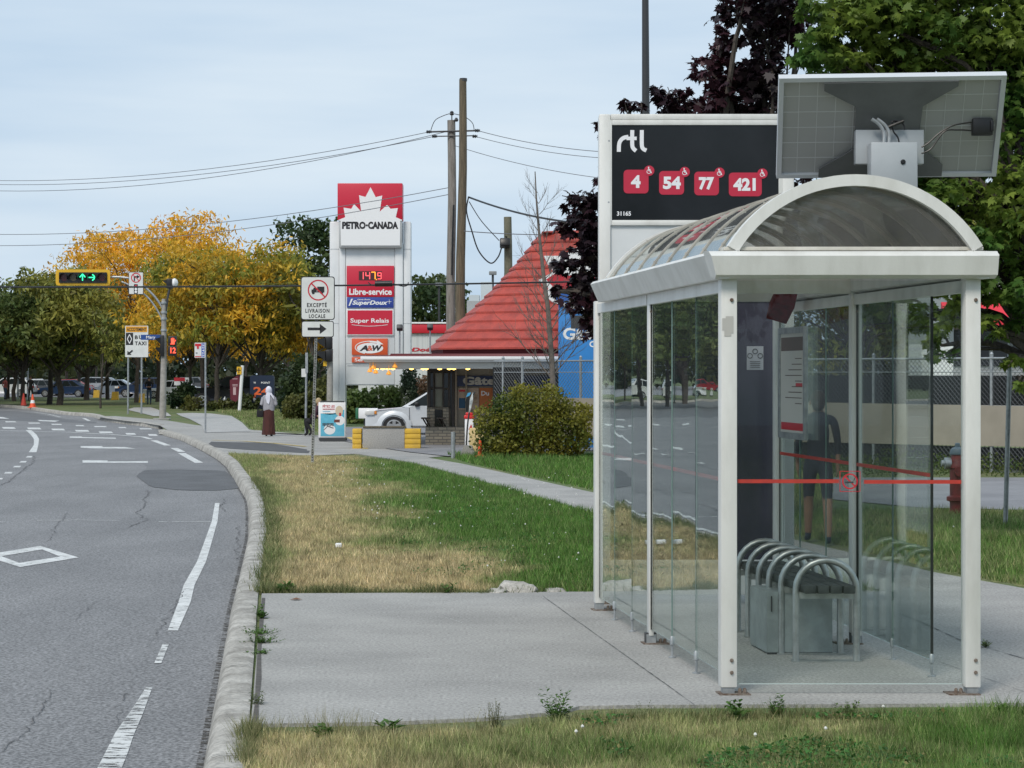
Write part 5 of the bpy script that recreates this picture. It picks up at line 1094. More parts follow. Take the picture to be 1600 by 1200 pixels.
ell(m, 515, 671, 9, 8, Y - .002, 1); ell(m, 531, 657, 7.5, 7.5, Y - .002, 1); ell(m, 530, 642, 6, 8, Y - .003, 4)
frect(m, X(522, ZF), H(660, ZF), X(531, ZF), H(655.5, ZF), Y - .004, 3); frect(m, X(530, ZF), H(650, ZF), X(533, ZF), H(645, ZF), Y - .005, 2)
for k in range(8): frect(m, X(504 + k * 2.2, ZF), H(665 + (k % 2), ZF), X(505.6 + k * 2.2, ZF), H(661, ZF), Y - .003, 5)
fbar(m, (X(506, ZF), H(672, ZF)), (X(512, ZF), H(666, ZF)), .9 * s1, Y - .004, 5); fbar(m, (X(512, ZF), H(666, ZF)), (X(521, ZF), H(669, ZF)), 1.3 * s1, Y - .004, 5)
m.text('FÊTEZ LES', X(504, ZF), H(636.8, ZF), X(523, ZF), H(632, ZF), Y, 2, .02); frect(m, X(504, ZF), H(639.6, ZF), X(523, ZF), H(638.6, ZF), Y, 2); frect(m, X(504, ZF), H(643, ZF), X(516, ZF), H(642.2, ZF), Y, 0)
m.build('picture', [mat('picture_blue', (.10, .42, .58), (.14, .5, .66), sc=5, r=.5), whitep, redp, mat('cake_brown', (.16, .05, .035), r=.6), mat('cake_cream', (.62, .52, .38), r=.6), dgrey], bd); ZY = ZY_
# red lidded bin, banner, concrete foot, short post
bp_ = G(733, 706); rb = thing('red_lid_bin', bp_, 'slim white bin with bright red lid at the corner of the cabin', 'bin')
m = MB(); m.b2(bp_ + Vector((-.11, 0, 0)), bp_ + Vector((.11, .25, .84)), 0, .015); m.build('bin_body', whitep, rb)
m = MB(); m.b2(bp_ + Vector((-.13, -.02, .84)), bp_ + Vector((.13, .27, .93)), 0, .02); m.b2(bp_ + Vector((-.09, 0, .93)), bp_ + Vector((.09, .25, 1.0)), 0, .02); m.build('lid', mat('lid_red', (.62, .03, .03), r=.4), rb)
m = MB(); c_ = bp_ + Vector((.05, -.003, .58)); m.add([(c_.x, c_.y, c_.z + .12), (c_.x - .07, c_.y, c_.z - .02), (c_.x + .05, c_.y, c_.z)], [(0, 1, 2)]); m.add([(c_.x - .05, c_.y, c_.z - .04), (c_.x + .04, c_.y, c_.z - .10), (c_.x + .05, c_.y, c_.z - .02)], [(0, 1, 2)], 1); m.build('bin_emblem', [redp, mat('emblem_navy', (.03, .05, .3), r=.5)], rb)
ff = G(729, 714); fl = thing('feather_banner', ff, 'furled dark and white feather banner standing in a concrete block', 'banner'); ZFL = ff.y + .2
m = MB(); m.prism([(ff.x - .17, ff.y, 0), (ff.x + .22, ff.y, 0), (ff.x + .13, ff.y, .26), (ff.x - .06, ff.y, .28)], (0, .35, 0)); m.build('concrete_foot', concrete, fl)
m = MB(); m.tube(curve([W(728, 706, ZFL), W(731, 660, ZFL), W(737, 625, ZFL), W(742, 612, ZFL)]), .022, 6); m.build('pole', dgrey, fl)
m = MB(); m.prism([W(728, 645, ZFL - .03), W(727, 628, ZFL - .03), W(731, 617, ZFL - .03), W(734, 622, ZFL - .03), W(732, 640, ZFL - .03)], (0, .02, 0), 0); m.prism([W(732.3, 646, ZFL - .03), W(734, 624, ZFL - .03), W(739, 612, ZFL - .03), W(739, 626, ZFL - .03), W(735, 642, ZFL - .03)], (0, .02, 0), 1); m.prism([W(728, 620.8, ZFL - .035), W(731, 614, ZFL - .035), W(736, 613, ZFL - .035), W(734, 618, ZFL - .035)], (0, .02, 0), 2); m.build('banner_cloth', [black, mat('banner_white', (.6, .62, .62), (.25, .28, .3), sc=9, r=.7), mat('banner_blue', (.05, .3, .55), r=.6)], fl)
gp = G(708, 716); m = MB(); m.tube([gp, gp + Vector((.0, 0, .62))], .05, 8); tag(m.build('short_post', galv, origin=gp), 'short grey steel post at the driveway edge in front of the cabin', 'post')
# orange delineator behind the bush, beige slab
gp = G(750, 716); m = MB(); m.lathe([(.16, 0), (.15, .04), (.045, .1), (.04, .38), (.03, .42)], gp, 10); tag(m.build('orange_marker', orc, origin=gp), 'orange marker post at the foot of the round bush', 'marker')
gp = G(744, 708); m = MB(); m.b2(gp + Vector((-.18, .3, 0)), gp + Vector((.2, .55, .62)), 0, .03); tag(m.build('sand_box', mat('pale_yellow', (.62, .47, .22), r=.7), origin=gp), 'pale yellow box between the red lidded bin and the bush', 'box')
# white carwash building behind
ZWB = 104.0; wb = thing('carwash_building', (X(700, ZWB), ZWB, 0), 'long white building with red roof band behind the pylon and cabin', 'building')
m = MB(); m.b2((X(560, ZWB), ZWB, 0), (X(1000, ZWB), ZWB + 9, H(521, ZWB)), 0); m.build('wall', mat('ribbed_white', (.62, .63, .62), (.52, .53, .53), sc=3, r=.6, stretch=(6, 1, .05)), wb)
m = MB(); m.b2((X(560, ZWB) - .1, ZWB - .15, H(520.8, ZWB)), (X(1000, ZWB), ZWB + 9, H(506, ZWB)), 0, .03); m.build('red_band', mat('band_red', (.55, .02, .035), r=.4), wb)
m = MB(); m.b2((X(560, ZWB) - .12, ZWB - .2, H(505.9, ZWB)), (X(1000, ZWB), ZWB + 9, H(503.5, ZWB)), 0, .01); m.build('roof_trim', whitep, wb)
m = MB(); m.text('SuperDoux', X(604, ZWB), H(551, ZWB), X(684, ZWB), H(543, ZWB), ZWB - .02, 0, .04, 1, .2); m.build('lettering', redp, wb)
m = MB(); m.b2((X(728, ZWB), ZWB + 2, H(503, ZWB)), (X(800, ZWB), ZWB + 6, H(468, ZWB)), 0); m.build('roof_plant', mat('grey_block', (.30, .31, .31), r=.7), wb)
m = MB(); m.b2((X(731, ZWB), ZWB + 2.5, H(467.8, ZWB)), (X(748, ZWB), ZWB + 4, H(458, ZWB))); m.b2((X(750, ZWB), ZWB + 2.5, H(467.8, ZWB)), (X(768, ZWB), ZWB + 4, H(437, ZWB))); m.build('roof_unit', mat('pale_unit', (.5, .55, .57), r=.6), wb)
m = MB()
# low white and green sign left of the silver car
ls = thing('low_white_sign', (X(572, 68), 68, 0), 'low white box sign with a green end beside the hedge, left of the silver car', 'sign')
m = MB(); m.b2(W(560, 654, 68), W(590, 638, 68) + Vector((0, .3, 0)), 0, .02); m.build('box_face', whitep, ls)
m = MB(); m.b2(W(555.5, 654.5, 68), W(559.8, 637.5, 68) + Vector((0, .3, 0)), 0, .02); m.build('green_end', mat('sign_green', (.03, .16, .08), r=.5), ls)
m = MB(); m.b2(W(568, 664, 68.1), W(571, 654.6, 68.1) + Vector((0, .15, 0))); m.build('leg', black, ls)
# ------------------------------------------------------------------ poles and wires
def upole(name, px, py0, Z, pxt, pyt, r0, r1, mt, label):
    p = (X(px, Z), Z, 0); o = thing(name, p, label, 'utility pole'); m = MB(); n = 8; a, c = Vector(p), W(pxt, pyt, Z)
    m.tube([a.lerp(c, i / n) + Vector((.02 * math.sin(i * 1.3), 0, 0)) for i in range(n + 1)], [r0 + (r1 - r0) * i / n for i in range(n + 1)], 12); m.build('pole', mt, o); return o
ZU = 66.0
u1 = upole('utility_pole', 704, 0, ZU, 706, 188, .15, .125, gwood, 'weathered grey wooden utility pole carrying the wires, left of the taller brown one')
m = MB(); m.tube([W(706, 188, ZU), W(706, 180, ZU)], .02, 6); m.lathe([(.05, 0), (.07, .03), (.04, .06), (.07, .09), (.03, .13)], W(706, 180, ZU), 8); m.tube([W(672, 206, ZU - .15), W(748, 204, ZU - .15)], .03, 6); m.tube([W(680, 213, ZU - .15), W(744, 212, ZU - .15)], .02, 6); m.lathe([(.04, 0), (.07, .05), (.03, .12)], W(713, 190, ZU - .1), 8); m.build('crossarm', dgrey, u1)
for k, (x, y) in enumerate(((670, 206), (679, 213), (746, 204), (742, 213))):
    m = MB(); m.lathe([(.03, -.08), (.06, -.05), (.03, -.02), (.06, .01), (.03, .05), (.05, .08)], W(x, y, ZU - .15), 8, 0, 'x'); m.build('insulator', dgrey, u1)
m = MB(); m.tube([W(709, 320, ZU - .2), W(707, 370, ZU - .2), W(706, 430, ZU - .2)], .03, 6); m.build('cable_riser', black, u1)
m = MB()
for a in ([(706, 177), (695, 180), (680, 188), (673, 204)], [(706, 177), (725, 182), (738, 192), (741, 204)]): m.tube(curve([W(x, y, ZU - .1) for x, y in a]), .012, 5)
m.build('jumper_wire', dgrey, u1)
u2 = upole('utility_pole', 717, 0, 64.5, 724, 124, .17, .11, bwood, 'tallest brown wooden utility pole, leaning slightly right above the cabin roof')
m = MB(); m.lathe([(.115, 0), (.115, .09), (.05, .1)], W(724, 127, 64.5), 10); m.build('pole_cap', dgrey, u2)
u3 = upole('utility_pole', 791, 0, 66, 794, 339, .16, .12, mat('green_pole', (.17, .17, .12), (.12, .12, .08), sc=5, r=.9), 'short greenish wooden pole with a black floodlight behind the bell roof')
m = MB(); m.box(W(789, 380, 65.7), (.32, .3, .26), 0, .04, Matrix.Rotation(R(-20), 3, 'X')); m.bar(W(790, 370, 65.8), W(793, 370, 66), .04, .04); m.build('floodlight', black, u3)
for i, (px, py, Z, wd_) in enumerate(((686, 443, 120, 12), (770, 425, 110, 12))):
    o = thing('parking_lot_light', (X(px, Z), Z, 0), ('grey lot light on a pole right of the pylon, beside the utility poles', 'grey lot light on a pole peeking out above the bell roof slope')[i], 'lamp post', 'lot lights behind the cabin')
    m = MB(); m.tube([(X(px, Z), Z, 0), W(px, py + 3, Z)], .07, 6); m.build('pole', dgrey, o)
    m = MB(); m.b2(W(px - wd_ / 2, py + 4, Z - .2), W(px + wd_ / 2, py - .5, Z + .4), 0, .03); m.build('lamp_head', mat('lamp_grey', (.2, .21, .21), r=.5), o)
dl = thing('street_lamp', (X(1009, 40), 40, 0), 'tall dark street lamp pole rising above the display panel out of the picture', 'lamp post')
m = MB(); m.tube([(X(1012, 40), 40, 0), W(1008, -60, 40)], [.11, .06], 12); m.tube([W(1008, -60, 40), W(1008, -110, 40) + Vector((0, 0, 0)), W(960, -140, 40)], .05, 8); m.build('pole', mat('dark_pole', (.035, .037, .04), r=.4), dl)
m = MB(); m.b2(W(900, -137, 40), W(960, -145, 40) + Vector((0, .3, 0)), 0, .02); m.build('lamp_head', MATS['dark_pole'], dl)
def wire(a, c, sag, r, label, n=24, thick=black):
    a, c = Vector(a), Vector(c); pts = [a.lerp(c, i / n) - Vector((0, 0, sag * 4 * (i / n) * (1 - i / n))) for i in range(n + 1)]
    m = MB(); m.tube(pts, r, 5); tag(m.build('overhead_wire', thick, origin=a), label, 'wire', 'overhead wires')
wgrey = mat('wire_grey', (.16, .17, .185), r=.6)
wire(W(-120, 448, 50), W(1000, 438, 50), .06, .022, 'thick black cable running low across the picture at signal height')
wire(W(-250, 262, 95), W(671, 206, ZU - .15), 1.0, .011, 'topmost thin wire left of the utility poles', thick=wgrey)
wire(W(-250, 268, 95), W(679, 213, ZU - .15), 1.0, .011, 'second thin wire from the top left of the utility poles', thick=wgrey)
wire(W(-250, 275, 95), W(700, 205, ZU), 1.2, .011, 'third thin wire from the top left of the utility poles', thick=wgrey)
wire(W(-250, 350, 95), W(702, 293, ZU), .9, .012, 'upper of the two wires passing in front of the maple leaf sign', thick=wgrey)
wire(W(-250, 370, 95), W(700, 304, ZU), .9, .012, 'lower of the two wires passing in front of the maple leaf sign', thick=wgrey)
wire(W(746, 204, ZU - .15), W(1100, 236, 60), .3, .011, 'topmost wire between the tall pole and the display panel', thick=wgrey)
wire(W(742, 213, ZU - .15), W(1100, 246, 60), .3, .010, 'second wire between the tall pole and the display panel', thick=wgrey)
wire(W(712, 228, ZU), W(1100, 288, 60), .3, .010, 'third wire slanting down from the poles to the display panel', thick=wgrey)
wire(W(732, 308, 64.3), W(1000, 352, 55), .25, .03, 'heavy black wire slanting from the brown pole behind the bare tree')
wire(W(725, 361, 64.3), W(900, 366, 66), .05, .014, 'thin level wire between the brown pole and the short pole', thick=wgrey)
m = MB(); m.tube(curve([W(x, y, 64.2) for x, y in [(732, 308), (729, 330), (737, 360), (748, 392), (766, 411), (778, 402), (784, 386)]]), .022, 5); tag(m.build('hanging_cable', black, origin=W(732, 308, 64.2)), 'slack black cable looping from the brown pole to the floodlight', 'cable')
m = MB(); m.tube(curve([W(x, y, 64.2) for x, y in [(733, 315), (752, 345), (780, 376)]]), .014, 5); tag(m.build('hanging_cable', black, origin=W(733, 315, 64.2)), 'thin straight cable slanting from the brown pole to the floodlight', 'cable')
m = MB(); m.tube([W(586, 443.5, 50), W(613, 443, 50)], [.07, .075], 10); m.tube(curve([W(x, y, 50) for x, y in [(575, 441), (582, 446), (588, 445)]]), .012, 5); m.tube(curve([W(x, y, 50) for x, y in [(614, 443), (628, 447), (636, 446), (638, 441)]]), .012, 5)
tag(m.build('cable_splice', black, origin=W(600, 443, 50)), 'black splice case hanging on the thick cable in front of the price display', 'splice case')
# ------------------------------------------------------------------ chain link fence and right-hand background
A_, B_ = Vector((X(772, 54), 54, 0)), Vector((X(1800, 40.0), 40.0, 0)); dv = (B_ - A_); LF = dv.length; dh = dv.normalized(); FH = 2.30
fe = thing('chain_link_fence', A_, 'chain link fence with beige screen and dark slats behind the shelter', 'fence')
m = MB(); pt = .105
def strand(m, a, c, r):
    d = (c - a).normalized(); u = d.cross(dh.cross(Vector((0, 0, 1)))).normalized() * r; w_ = dh.cross(Vector((0, 0, 1))).normalized() * r
    m.add([a + u, a + w_, a - u - w_ * .5, c + u, c + w_, c - u - w_ * .5], [(0, 1, 4, 3), (1, 2, 5, 4), (2, 0, 3, 5)])
k = -FH
while k < LF:
    for s_ in (0, 1):
        t0, t1 = max(k, 0), min(k + FH, LF); z0, z1 = t0 - k, t1 - k
        if s_: z0, z1 = FH - z0, FH - z1
        strand(m, A_ + dh * t0 + Vector((0, 0, z0)), A_ + dh * t1 + Vector((0, 0, z1)), .005)
    k += pt
m.build('mesh', mat('fence_wire', (.12, .13, .14), r=.5, metal=.3), fe, smooth=False)
m = MB(); m.tube([A_ + Vector((0, 0, FH)), B_ + Vector((0, 0, FH))], .022, 8); m.tube([A_ + Vector((0, 0, FH - .28)), B_ + Vector((0, 0, FH - .28))], .012, 6); m.build('top_rail', galv, fe)
for d_ in (0.35, 1.08, 3.2, 6.2, 9.2, 12.2, 15.2, 18.2):
    if d_ < LF: m = MB(); q_ = A_ + dh * d_ + Vector((0, .03, 0)); m.tube([q_, q_ + Vector((0, 0, FH + .08))], .035, 8); m.lathe([(.036, 0), (.04, .03), (.01, .07)], q_ + Vector((0, 0, FH + .06)), 8); m.build('fence_post', galv, fe)
m = MB()
def slats(m, d0, d1, z0, z1):
    d = d0
    while d < d1:
        q_ = A_ + dh * d + Vector((0, .06, 0)); m.bar(q_ + Vector((0, 0, z0)), q_ + Vector((0, 0, z1)), .066, .012); d += .07
slats(m, .0, 1.0, .05, 2.15); m.build('privacy_slats', mat('black_slat', (.012, .014, .016), r=.5), fe, smooth=False)
m = MB(); slats(m, 7.0, LF, .05, .50); m.build('privacy_slats', MATS['black_slat'], fe, smooth=False)
m = MB(); slats(m, 10.0, LF, 1.35, 1.95); m.build('privacy_slats', MATS['black_slat'], fe, smooth=False)
m = MB(); q0, q1 = A_ + dh * 1.6 + Vector((0, -.04, 0)), B_ + Vector((0, -.04, 0)); m.add([q0 + Vector((0, 0, .43)), q1 + Vector((0, 0, .55)), q1 + Vector((0, 0, 1.33)), q0 + Vector((0, 0, 1.40))] + [q0 + Vector((0, .008, .43)), q1 + Vector((0, .008, .55)), q1 + Vector((0, .008, 1.33)), q0 + Vector((0, .008, 1.40))], [(0, 1, 2, 3), (7, 6, 5, 4), (0, 4, 5, 1), (3, 2, 6, 7)])
m.build('beige_screen', mat('beige_screen', (.33, .295, .24), (.29, .26, .21), sc=1.5, r=.85), fe)
# restaurant-like building beyond the fence at right
ZH = 70.0; hb = thing('red_trim_building', (X(1560, ZH), ZH, 0), 'white building with red awnings beyond the fence at the right edge', 'building')
m = MB(); m.b2((X(1490, ZH), ZH, 0), (X(2300, ZH), ZH + 8, H(440, ZH))); m.build('wall', mat('offwhite_wall', (.45, .46, .47), r=.8), hb)
for a, c in ((1490, 1512), (1522, 1545), (1552, 1600), (1610, 1700)):
    m = MB(); m.b2((X(a, ZH), ZH - .05, H(572, ZH)), (X(c, ZH), ZH - .002, H(515, ZH))); m.build('window', win, hb)
m = MB(); m.prism([(X(1470, ZH), ZH - 1.2, H(505, ZH)), (X(1470, ZH), ZH - .01, H(472, ZH)), (X(1470, ZH), ZH - .01, H(505, ZH))], (X(2300, ZH) - X(1470, ZH), 0, 0)); m.build('awning', mat('awning_red', (.65, .03, .05), r=.6), hb)
m = MB(); m.b2((X(1470, ZH), ZH - 1.2, H(512, ZH)), (X(1600, ZH), ZH - 1.1, H(497, ZH))); m.build('awning_valance', mat('awning_red'  , (.65, .03, .05)), hb)
m = MB(); m.b2((X(1440, 62), 62, 1.2), (X(1489, 62), 64, H(537, 62))); 
tag(m.build('white_van_roof', whitep, origin=(X(1430, 62), 62, 0)) , 'white box shape seen over the fence left of the right front post', 'van')
# sign post and hydrant
ZG = Zg(822); sp_ = thing('signpost', G(1571, 822), 'slanting galvanised channel post on the grass right of the shelter', 'signpost')
m = MB(); a, c = G(1571, 822), W(1581, 430, ZG); 
for dx in (-.022, .022): m.bar(a + Vector((dx, 0, 0)), c + Vector((dx, 0, 0)), .012, .03)
m.bar(a + Vector((0, .012, 0)), c + Vector((0, .012, 0)), .034, .006); m.build('channel_post', galv, sp_)
ZV = Zg(806); hy = G(1496, 806); hd = thing('fire_hydrant', hy, 'dark red fire hydrant behind the right front post of the shelter', 'fire hydrant'); k = ZV / F
hr = mat('hydrant_red', (.17, .024, .022), (.11, .018, .018), sc=9, r=.5)
m = MB(); m.lathe([(12 * k, 0), (12 * k, 22 * k), (17 * k, 24 * k), (17 * k, 30 * k), (12 * k, 32 * k), (12 * k, 74 * k), (14 * k, 75 * k), (14 * k, 79 * k), (11 * k, 84 * k), (10 * k, 96 * k)], hy, 16); m.build('barrel', hr, hd)
m = MB(); m.lathe([(12 * k, 96 * k), (12.5 * k, 99 * k), (10 * k, 105 * k), (4 * k, 108 * k), (4 * k, 113 * k), (2.5 * k, 114 * k)], hy, 12); m.build('bonnet', mat('hydrant_cap', (.10, .14, .17), r=.5), hd)
m = MB(); m.lathe([(.001, -26 * k), (5 * k, -25 * k), (5 * k, -21 * k), (9 * k, -20 * k), (9 * k, -12 * k), (8 * k, -10 * k)], hy + Vector((0, 0, 82 * k)), 12, 0, 'x'); m.build('nozzle_cap', galv, hd)
m = MB(); m.lathe([(8 * k, -18 * k), (8 * k, -10 * k)], hy + Vector((0, 0, 70 * k)), 12, 0, 'y'); m.build('front_nozzle', hr, hd)
# ------------------------------------------------------------------ foliage
def frames(n, tilt=1.0, droop=0.0):
    """n random orthonormal frames (x, y, normal); tilt 0 keeps leaves flat"""
    nr = rng.normal(size=(n, 3)); nr[:, 2] = np.abs(nr[:, 2]) + (1 - tilt) * 2; nr /= np.linalg.norm(nr, axis=1)[:, None]
    a = rng.normal(size=(n, 3)); a[:, 2] -= droop; a -= nr * (a * nr).sum(1)[:, None]; a /= np.linalg.norm(a, axis=1)[:, None]
    return np.cross(nr, a), a, nr
MAPLE = np.array([(0, 0), (.10, .10), (.42, .02), (.36, .18), (.55, .42), (.30, .42), (.36, .66), (.17, .58), (0, 1.0), (-.17, .58), (-.36, .66), (-.30, .42), (-.55, .42), (-.36, .18), (-.42, .02), (-.10, .10)])
SMALL = np.array([(0, 0), (.32, .45), (0, 1.0), (-.32, .45)])
FROND = np.array([(0, 0), (.16, .3), (.14, .75), (0, 1.0), (-.14, .75), (-.16, .3)])
def leaves(name, pos, size, cols, tmpl, mt, origin, parent, tilt=1.0, droop=.6, curl=.25):
    n = len(pos); x, y, nr = frames(n, tilt, droop); k = len(tmpl)
    s = (size * rng.uniform(.6, 1.25, n))[:, None]; V = np.zeros((n, k, 3))
    for i, (a, c) in enumerate(tmpl): V[:, i] = pos + x * a * s + y * c * s - nr * (curl * (a * a + (c - .4) ** 2)) * s
    return npmesh(name, V.reshape(-1, 3), k, mt, cols, origin=tuple(origin), parent=parent)
def blob_points(blobs, n, shell=.55):
    """blobs: (centre, (rx, ry, rz)); more points in larger blobs, biased to the shell, in small sprays"""
    vol = np.array([r[0] * r[2] for _, r in blobs]); vol = vol / vol.sum(); P = []; ID = []
    for i, (c, r) in enumerate(blobs):
        k = max(3, int(n * vol[i])); ns = max(2, k // 9)
        d = rng.normal(size=(ns, 3)); d /= np.linalg.norm(d, axis=1)[:, None]; rad_ = rng.uniform(shell ** 3, 1, ns) ** (1 / 3); d *= rad_[:, None]
        j = rng.integers(0, ns, k); q = d[j] + rng.normal(size=(k, 3)) * .13
        P.append(np.array(c) + q * np.array(r)); ID.append(np.full(k, i))
    return np.concatenate(P), np.concatenate(ID)
def branches(m, base, top, blobs, r0, seed, r1=.03, split=.35, twig=4):
    rd_ = random.Random(seed); base, top = Vector(base), Vector(top)
    n = 7; tr = [base.lerp(top, i / n) + Vector((rd_.uniform(-1, 1), rd_.uniform(-1, 1), 0)) * r0 * .5 * (i > 0) for i in range(n + 1)]
    m.tube([base - Vector((0, 0, .1))] + tr, [r0 * 1.35] + [r0 * (1 - .75 * i / n) for i in range(n + 1)], 10)
    for c, r in blobs:
        c = Vector(c); h = (c.z - base.z) * rd_.uniform(.35, .7); f_ = min(.95, max(split, h / max(.1, (top - base).z))); s = base.lerp(top, f_)
        mid = s.lerp(c, .5) + Vector((0, 0, (c - s).length * .12)) + Vector([rd_.uniform(-.15, .15) for _ in range(3)]) * (c - s).length
        rr = max(r1, r0 * (1 - .8 * f_) * .6); pts = curve([s, mid, c], 4); m.tube(pts, [rr * (1 - .75 * i / (len(pts) - 1)) for i in range(len(pts))], 5, cap=False)
        for _ in range(twig):
            e = c + Vector([rd_.uniform(-1, 1) * r[j] * .85 for j in range(3)]); st = pts[rd_.randrange(3, len(pts))]; m.tube([st, st.lerp(e, .5) + Vector((0, 0, .05)), e], [rr * .3, rr * .2, rr * .08], 4, cap=False)
def colmix(P, ca, cb, s, seed, bias=0.0, jit=.12, idn=None):
    n = len(P); q = np.array([noise.noise((p[0] * s + seed, p[1] * s, p[2] * s)) for p in P[:, :]]); t = np.clip(.5 + q * 1.3 + bias + rng.normal(0, jit, n), 0, 1)[:, None]
    return (np.array(ca) * (1 - t) + np.array(cb) * t) * rng.uniform(.62, 1.25, n)[:, None]
# --- two maples near the stop
def near_maple(name, label, base, top, bl, nl, size, ca, cb, mt, seed, Z0):
    o = thing(name, base, label, 'tree'); blobs = [((X(px, Z), Z, H(py, Z)), (rx * Z / F, dz, ry * Z / F)) for px, py, rx, ry, Z, dz in bl]
    m = MB(); branches(m, base, top, blobs, .16, seed, .02, .3, 5); m.build('trunk', bark, o)
    P, _ = blob_points(blobs, nl, .25); leaves('crown', P, size, colmix(P, ca, cb, 1.1, seed), MAPLE, mt, base, o, .75, 1.6, .5)
Zm = 27.0
purple = [(905, 318, 34, 26, Zm, .4), (925, 345, 28, 34, Zm, .4), (893, 350, 26, 16, Zm, .3), (915, 392, 26, 14, Zm, .4), (880, 410, 22, 15, Zm, .3), (908, 444, 24, 18, Zm, .4), (925, 420, 25, 60, Zm, .5), (900, 470, 24, 18, Zm, .4), (922, 500, 20, 24, Zm, .4), (925, 520, 12, 16, Zm, .3), (872, 455, 12, 9, Zm, .2),
          (939, 205, 7, 24, Zm, .3), (940, 275, 6, 12, Zm, .3), (985, 162, 22, 9, Zm, .3), (1030, 145, 18, 12, Zm, .3), (1058, 158, 32, 14, Zm, .4), (1065, 175, 30, 18, Zm, .4), (1105, 108, 26, 22, Zm, .5), (1130, 70, 30, 26, Zm, .5), (1150, 25, 34, 30, Zm, .6), (1150, 130, 50, 35, Zm, .6),
          (1195, 60, 36, 34, Zm, .8), (1215, 15, 50, 30, Zm, .8), (1245, 30, 36, 36, Zm, .8), (1190, 130, 50, 40, Zm, .8), (1130, 170, 60, 24, Zm, .6), (1220, 170, 40, 30, Zm, .8), (1200, -30, 70, 40, Zm, 1), (1080, 240, 90, 60, Zm + .5, 1), (1000, 260, 50, 60, Zm + .5, .8), (1160, 280, 90, 70, Zm + .5, 1), (1010, 380, 70, 70, Zm + .5, .9), (1120, 400, 90, 60, Zm + .5, 1), (955, 300, 20, 60, Zm + .2, .5)]
near_maple('purple_maple', 'dark purple leaved maple behind the display panel', (X(1085, Zm), Zm, 0), W(1130, 130, Zm), purple, 11000, .125, (.018, .010, .014), (.055, .018, .026), darkleaf, 3, Zm)
Zn = 24.0
green = [(1290, 60, 40, 26, Zn, .6), (1265, 90, 24, 12, Zn, .4), (1330, 30, 50, 34, Zn, .8), (1310, 95, 60, 22, Zn, .7), (1400, 45, 60, 50, Zn, .9), (1480, 50, 60, 55, Zn, .9), (1560, 50, 60, 60, Zn, 1), (1640, 60, 60, 70, Zn, 1), (1370, 0, 70, 30, Zn, .8), (1280, 10, 30, 18, Zn, .5), (1450, -30, 90, 40, Zn, 1), (1580, -30, 90, 40, Zn, 1),
         (1400, 110, 90, 40, Zn + .5, .9), (1530, 120, 80, 50, Zn + .5, .9), (1590, 150, 40, 60, Zn, .8), (1600, 240, 50, 60, Zn, .8), (1580, 320, 50, 50, Zn, .8), (1500, 310, 60, 36, Zn + .3, .8), (1450, 330, 40, 40, Zn + .3, .8), (1440, 240, 120, 90, Zn + 1, 1.0), (1545, 375, 50, 34, Zn, .7), (1600, 395, 36, 36, Zn, .7),
         (1500, 430, 50, 40, Zn, .7), (1575, 455, 40, 26, Zn, .6), (1500, 490, 34, 26, Zn + .2, .5), (1535, 500, 22, 14, Zn, .4), (1560, 520, 22, 12, Zn, .4), (1597, 500, 14, 24, Zn, .4), (1585, 565, 22, 12, Zn, .3), (1595, 595, 12, 8, Zn, .3), (1330, 330, 80, 50, Zn + 1.5, 1), (1470, 540, 20, 26, Zn + 1, .5), (1400, 490, 60, 30, Zn + 2, .7)]
near_maple('green_maple', 'large green maple overhanging the shelter from the right', (X(1690, Zn), Zn + .5, 0), W(1600, -60, Zn), green, 21000, .115, (.075, .165, .034), (.21, .28, .05), leaf_mat('maple_leaves', .5, .4), 9, Zn)
# --- round bush and bare young tree
bb_ = G(828, 716); bush = thing('round_bush', bb_, 'wide rounded green bush beside the bare young tree by the fence', 'bush'); Zb = bb_.y + .2
bl = [((X(px, Zb), Zb, H(py, Zb)), (rx * Zb / F, .7, ry * Zb / F)) for px, py, rx, ry in ((780, 680, 42, 36), (830, 655, 50, 50), (880, 670, 44, 40), (800, 640, 34, 28), (860, 625, 30, 26), (900, 650, 26, 26), (830, 690, 80, 26), (760, 655, 20, 22), (905, 685, 20, 24), (815, 612, 18, 12))]
m = MB(); branches(m, bb_ + Vector((0, .1, 0)), bb_ + Vector((0, .2, .8)), bl, .04, 4, .012, .1, 7); m.build('stems', bark, bush)
P, ID = blob_points(bl, 15000, .55); leaves('leaves', P, .085, colmix(P, (.06, .10, .018), (.25, .23, .035), 1.3, 5, .05), SMALL, leafm, bb_, bush, 1, .3)
tb_ = G(867, 713) + Vector((0, .2, 0)); Zt = tb_.y; bt = thing('bare_tree', tb_, 'leafless young tree rising from beside the round bush', 'tree')
m = MB(); rt = random.Random(5); m.tube([tb_] + [W(x, y, Zt) for x, y in ((866, 640), (862, 560), (856, 480), (848, 420), (842, 360), (838, 310), (836, 268))], [.085, .075, .065, .055, .045, .032, .02, .012, .004], 8); m.build('trunk', mat('grey_bark', (.17, .145, .125), (.11, .095, .085), sc=6, r=.9), bt)
m = MB()
def twig(m, a, d, ln, r, dep):
    a = Vector(a); pts = [a]; d = Vector(d).normalized(); n = 4
    for i in range(n): d = (d + Vector([rt.uniform(-.16, .16) for _ in range(3)]) + Vector((0, 0, .06))).normalized(); pts.append(pts[-1] + d * ln / n)
    m.tube(pts, [r * (1 - .8 * i / n) for i in range(n + 1)], 4, cap=False)
    if dep:
        for i in range(1, n + 1):
            for _ in range(2 if dep > 1 else 1):
                sd_ = Vector([rt.uniform(-1, 1) for _ in range(3)]); twig(m, pts[i], d + sd_ * .65 + Vector((0, 0, .15)), ln * rt.uniform(.35, .6), r * .5, dep - 1)
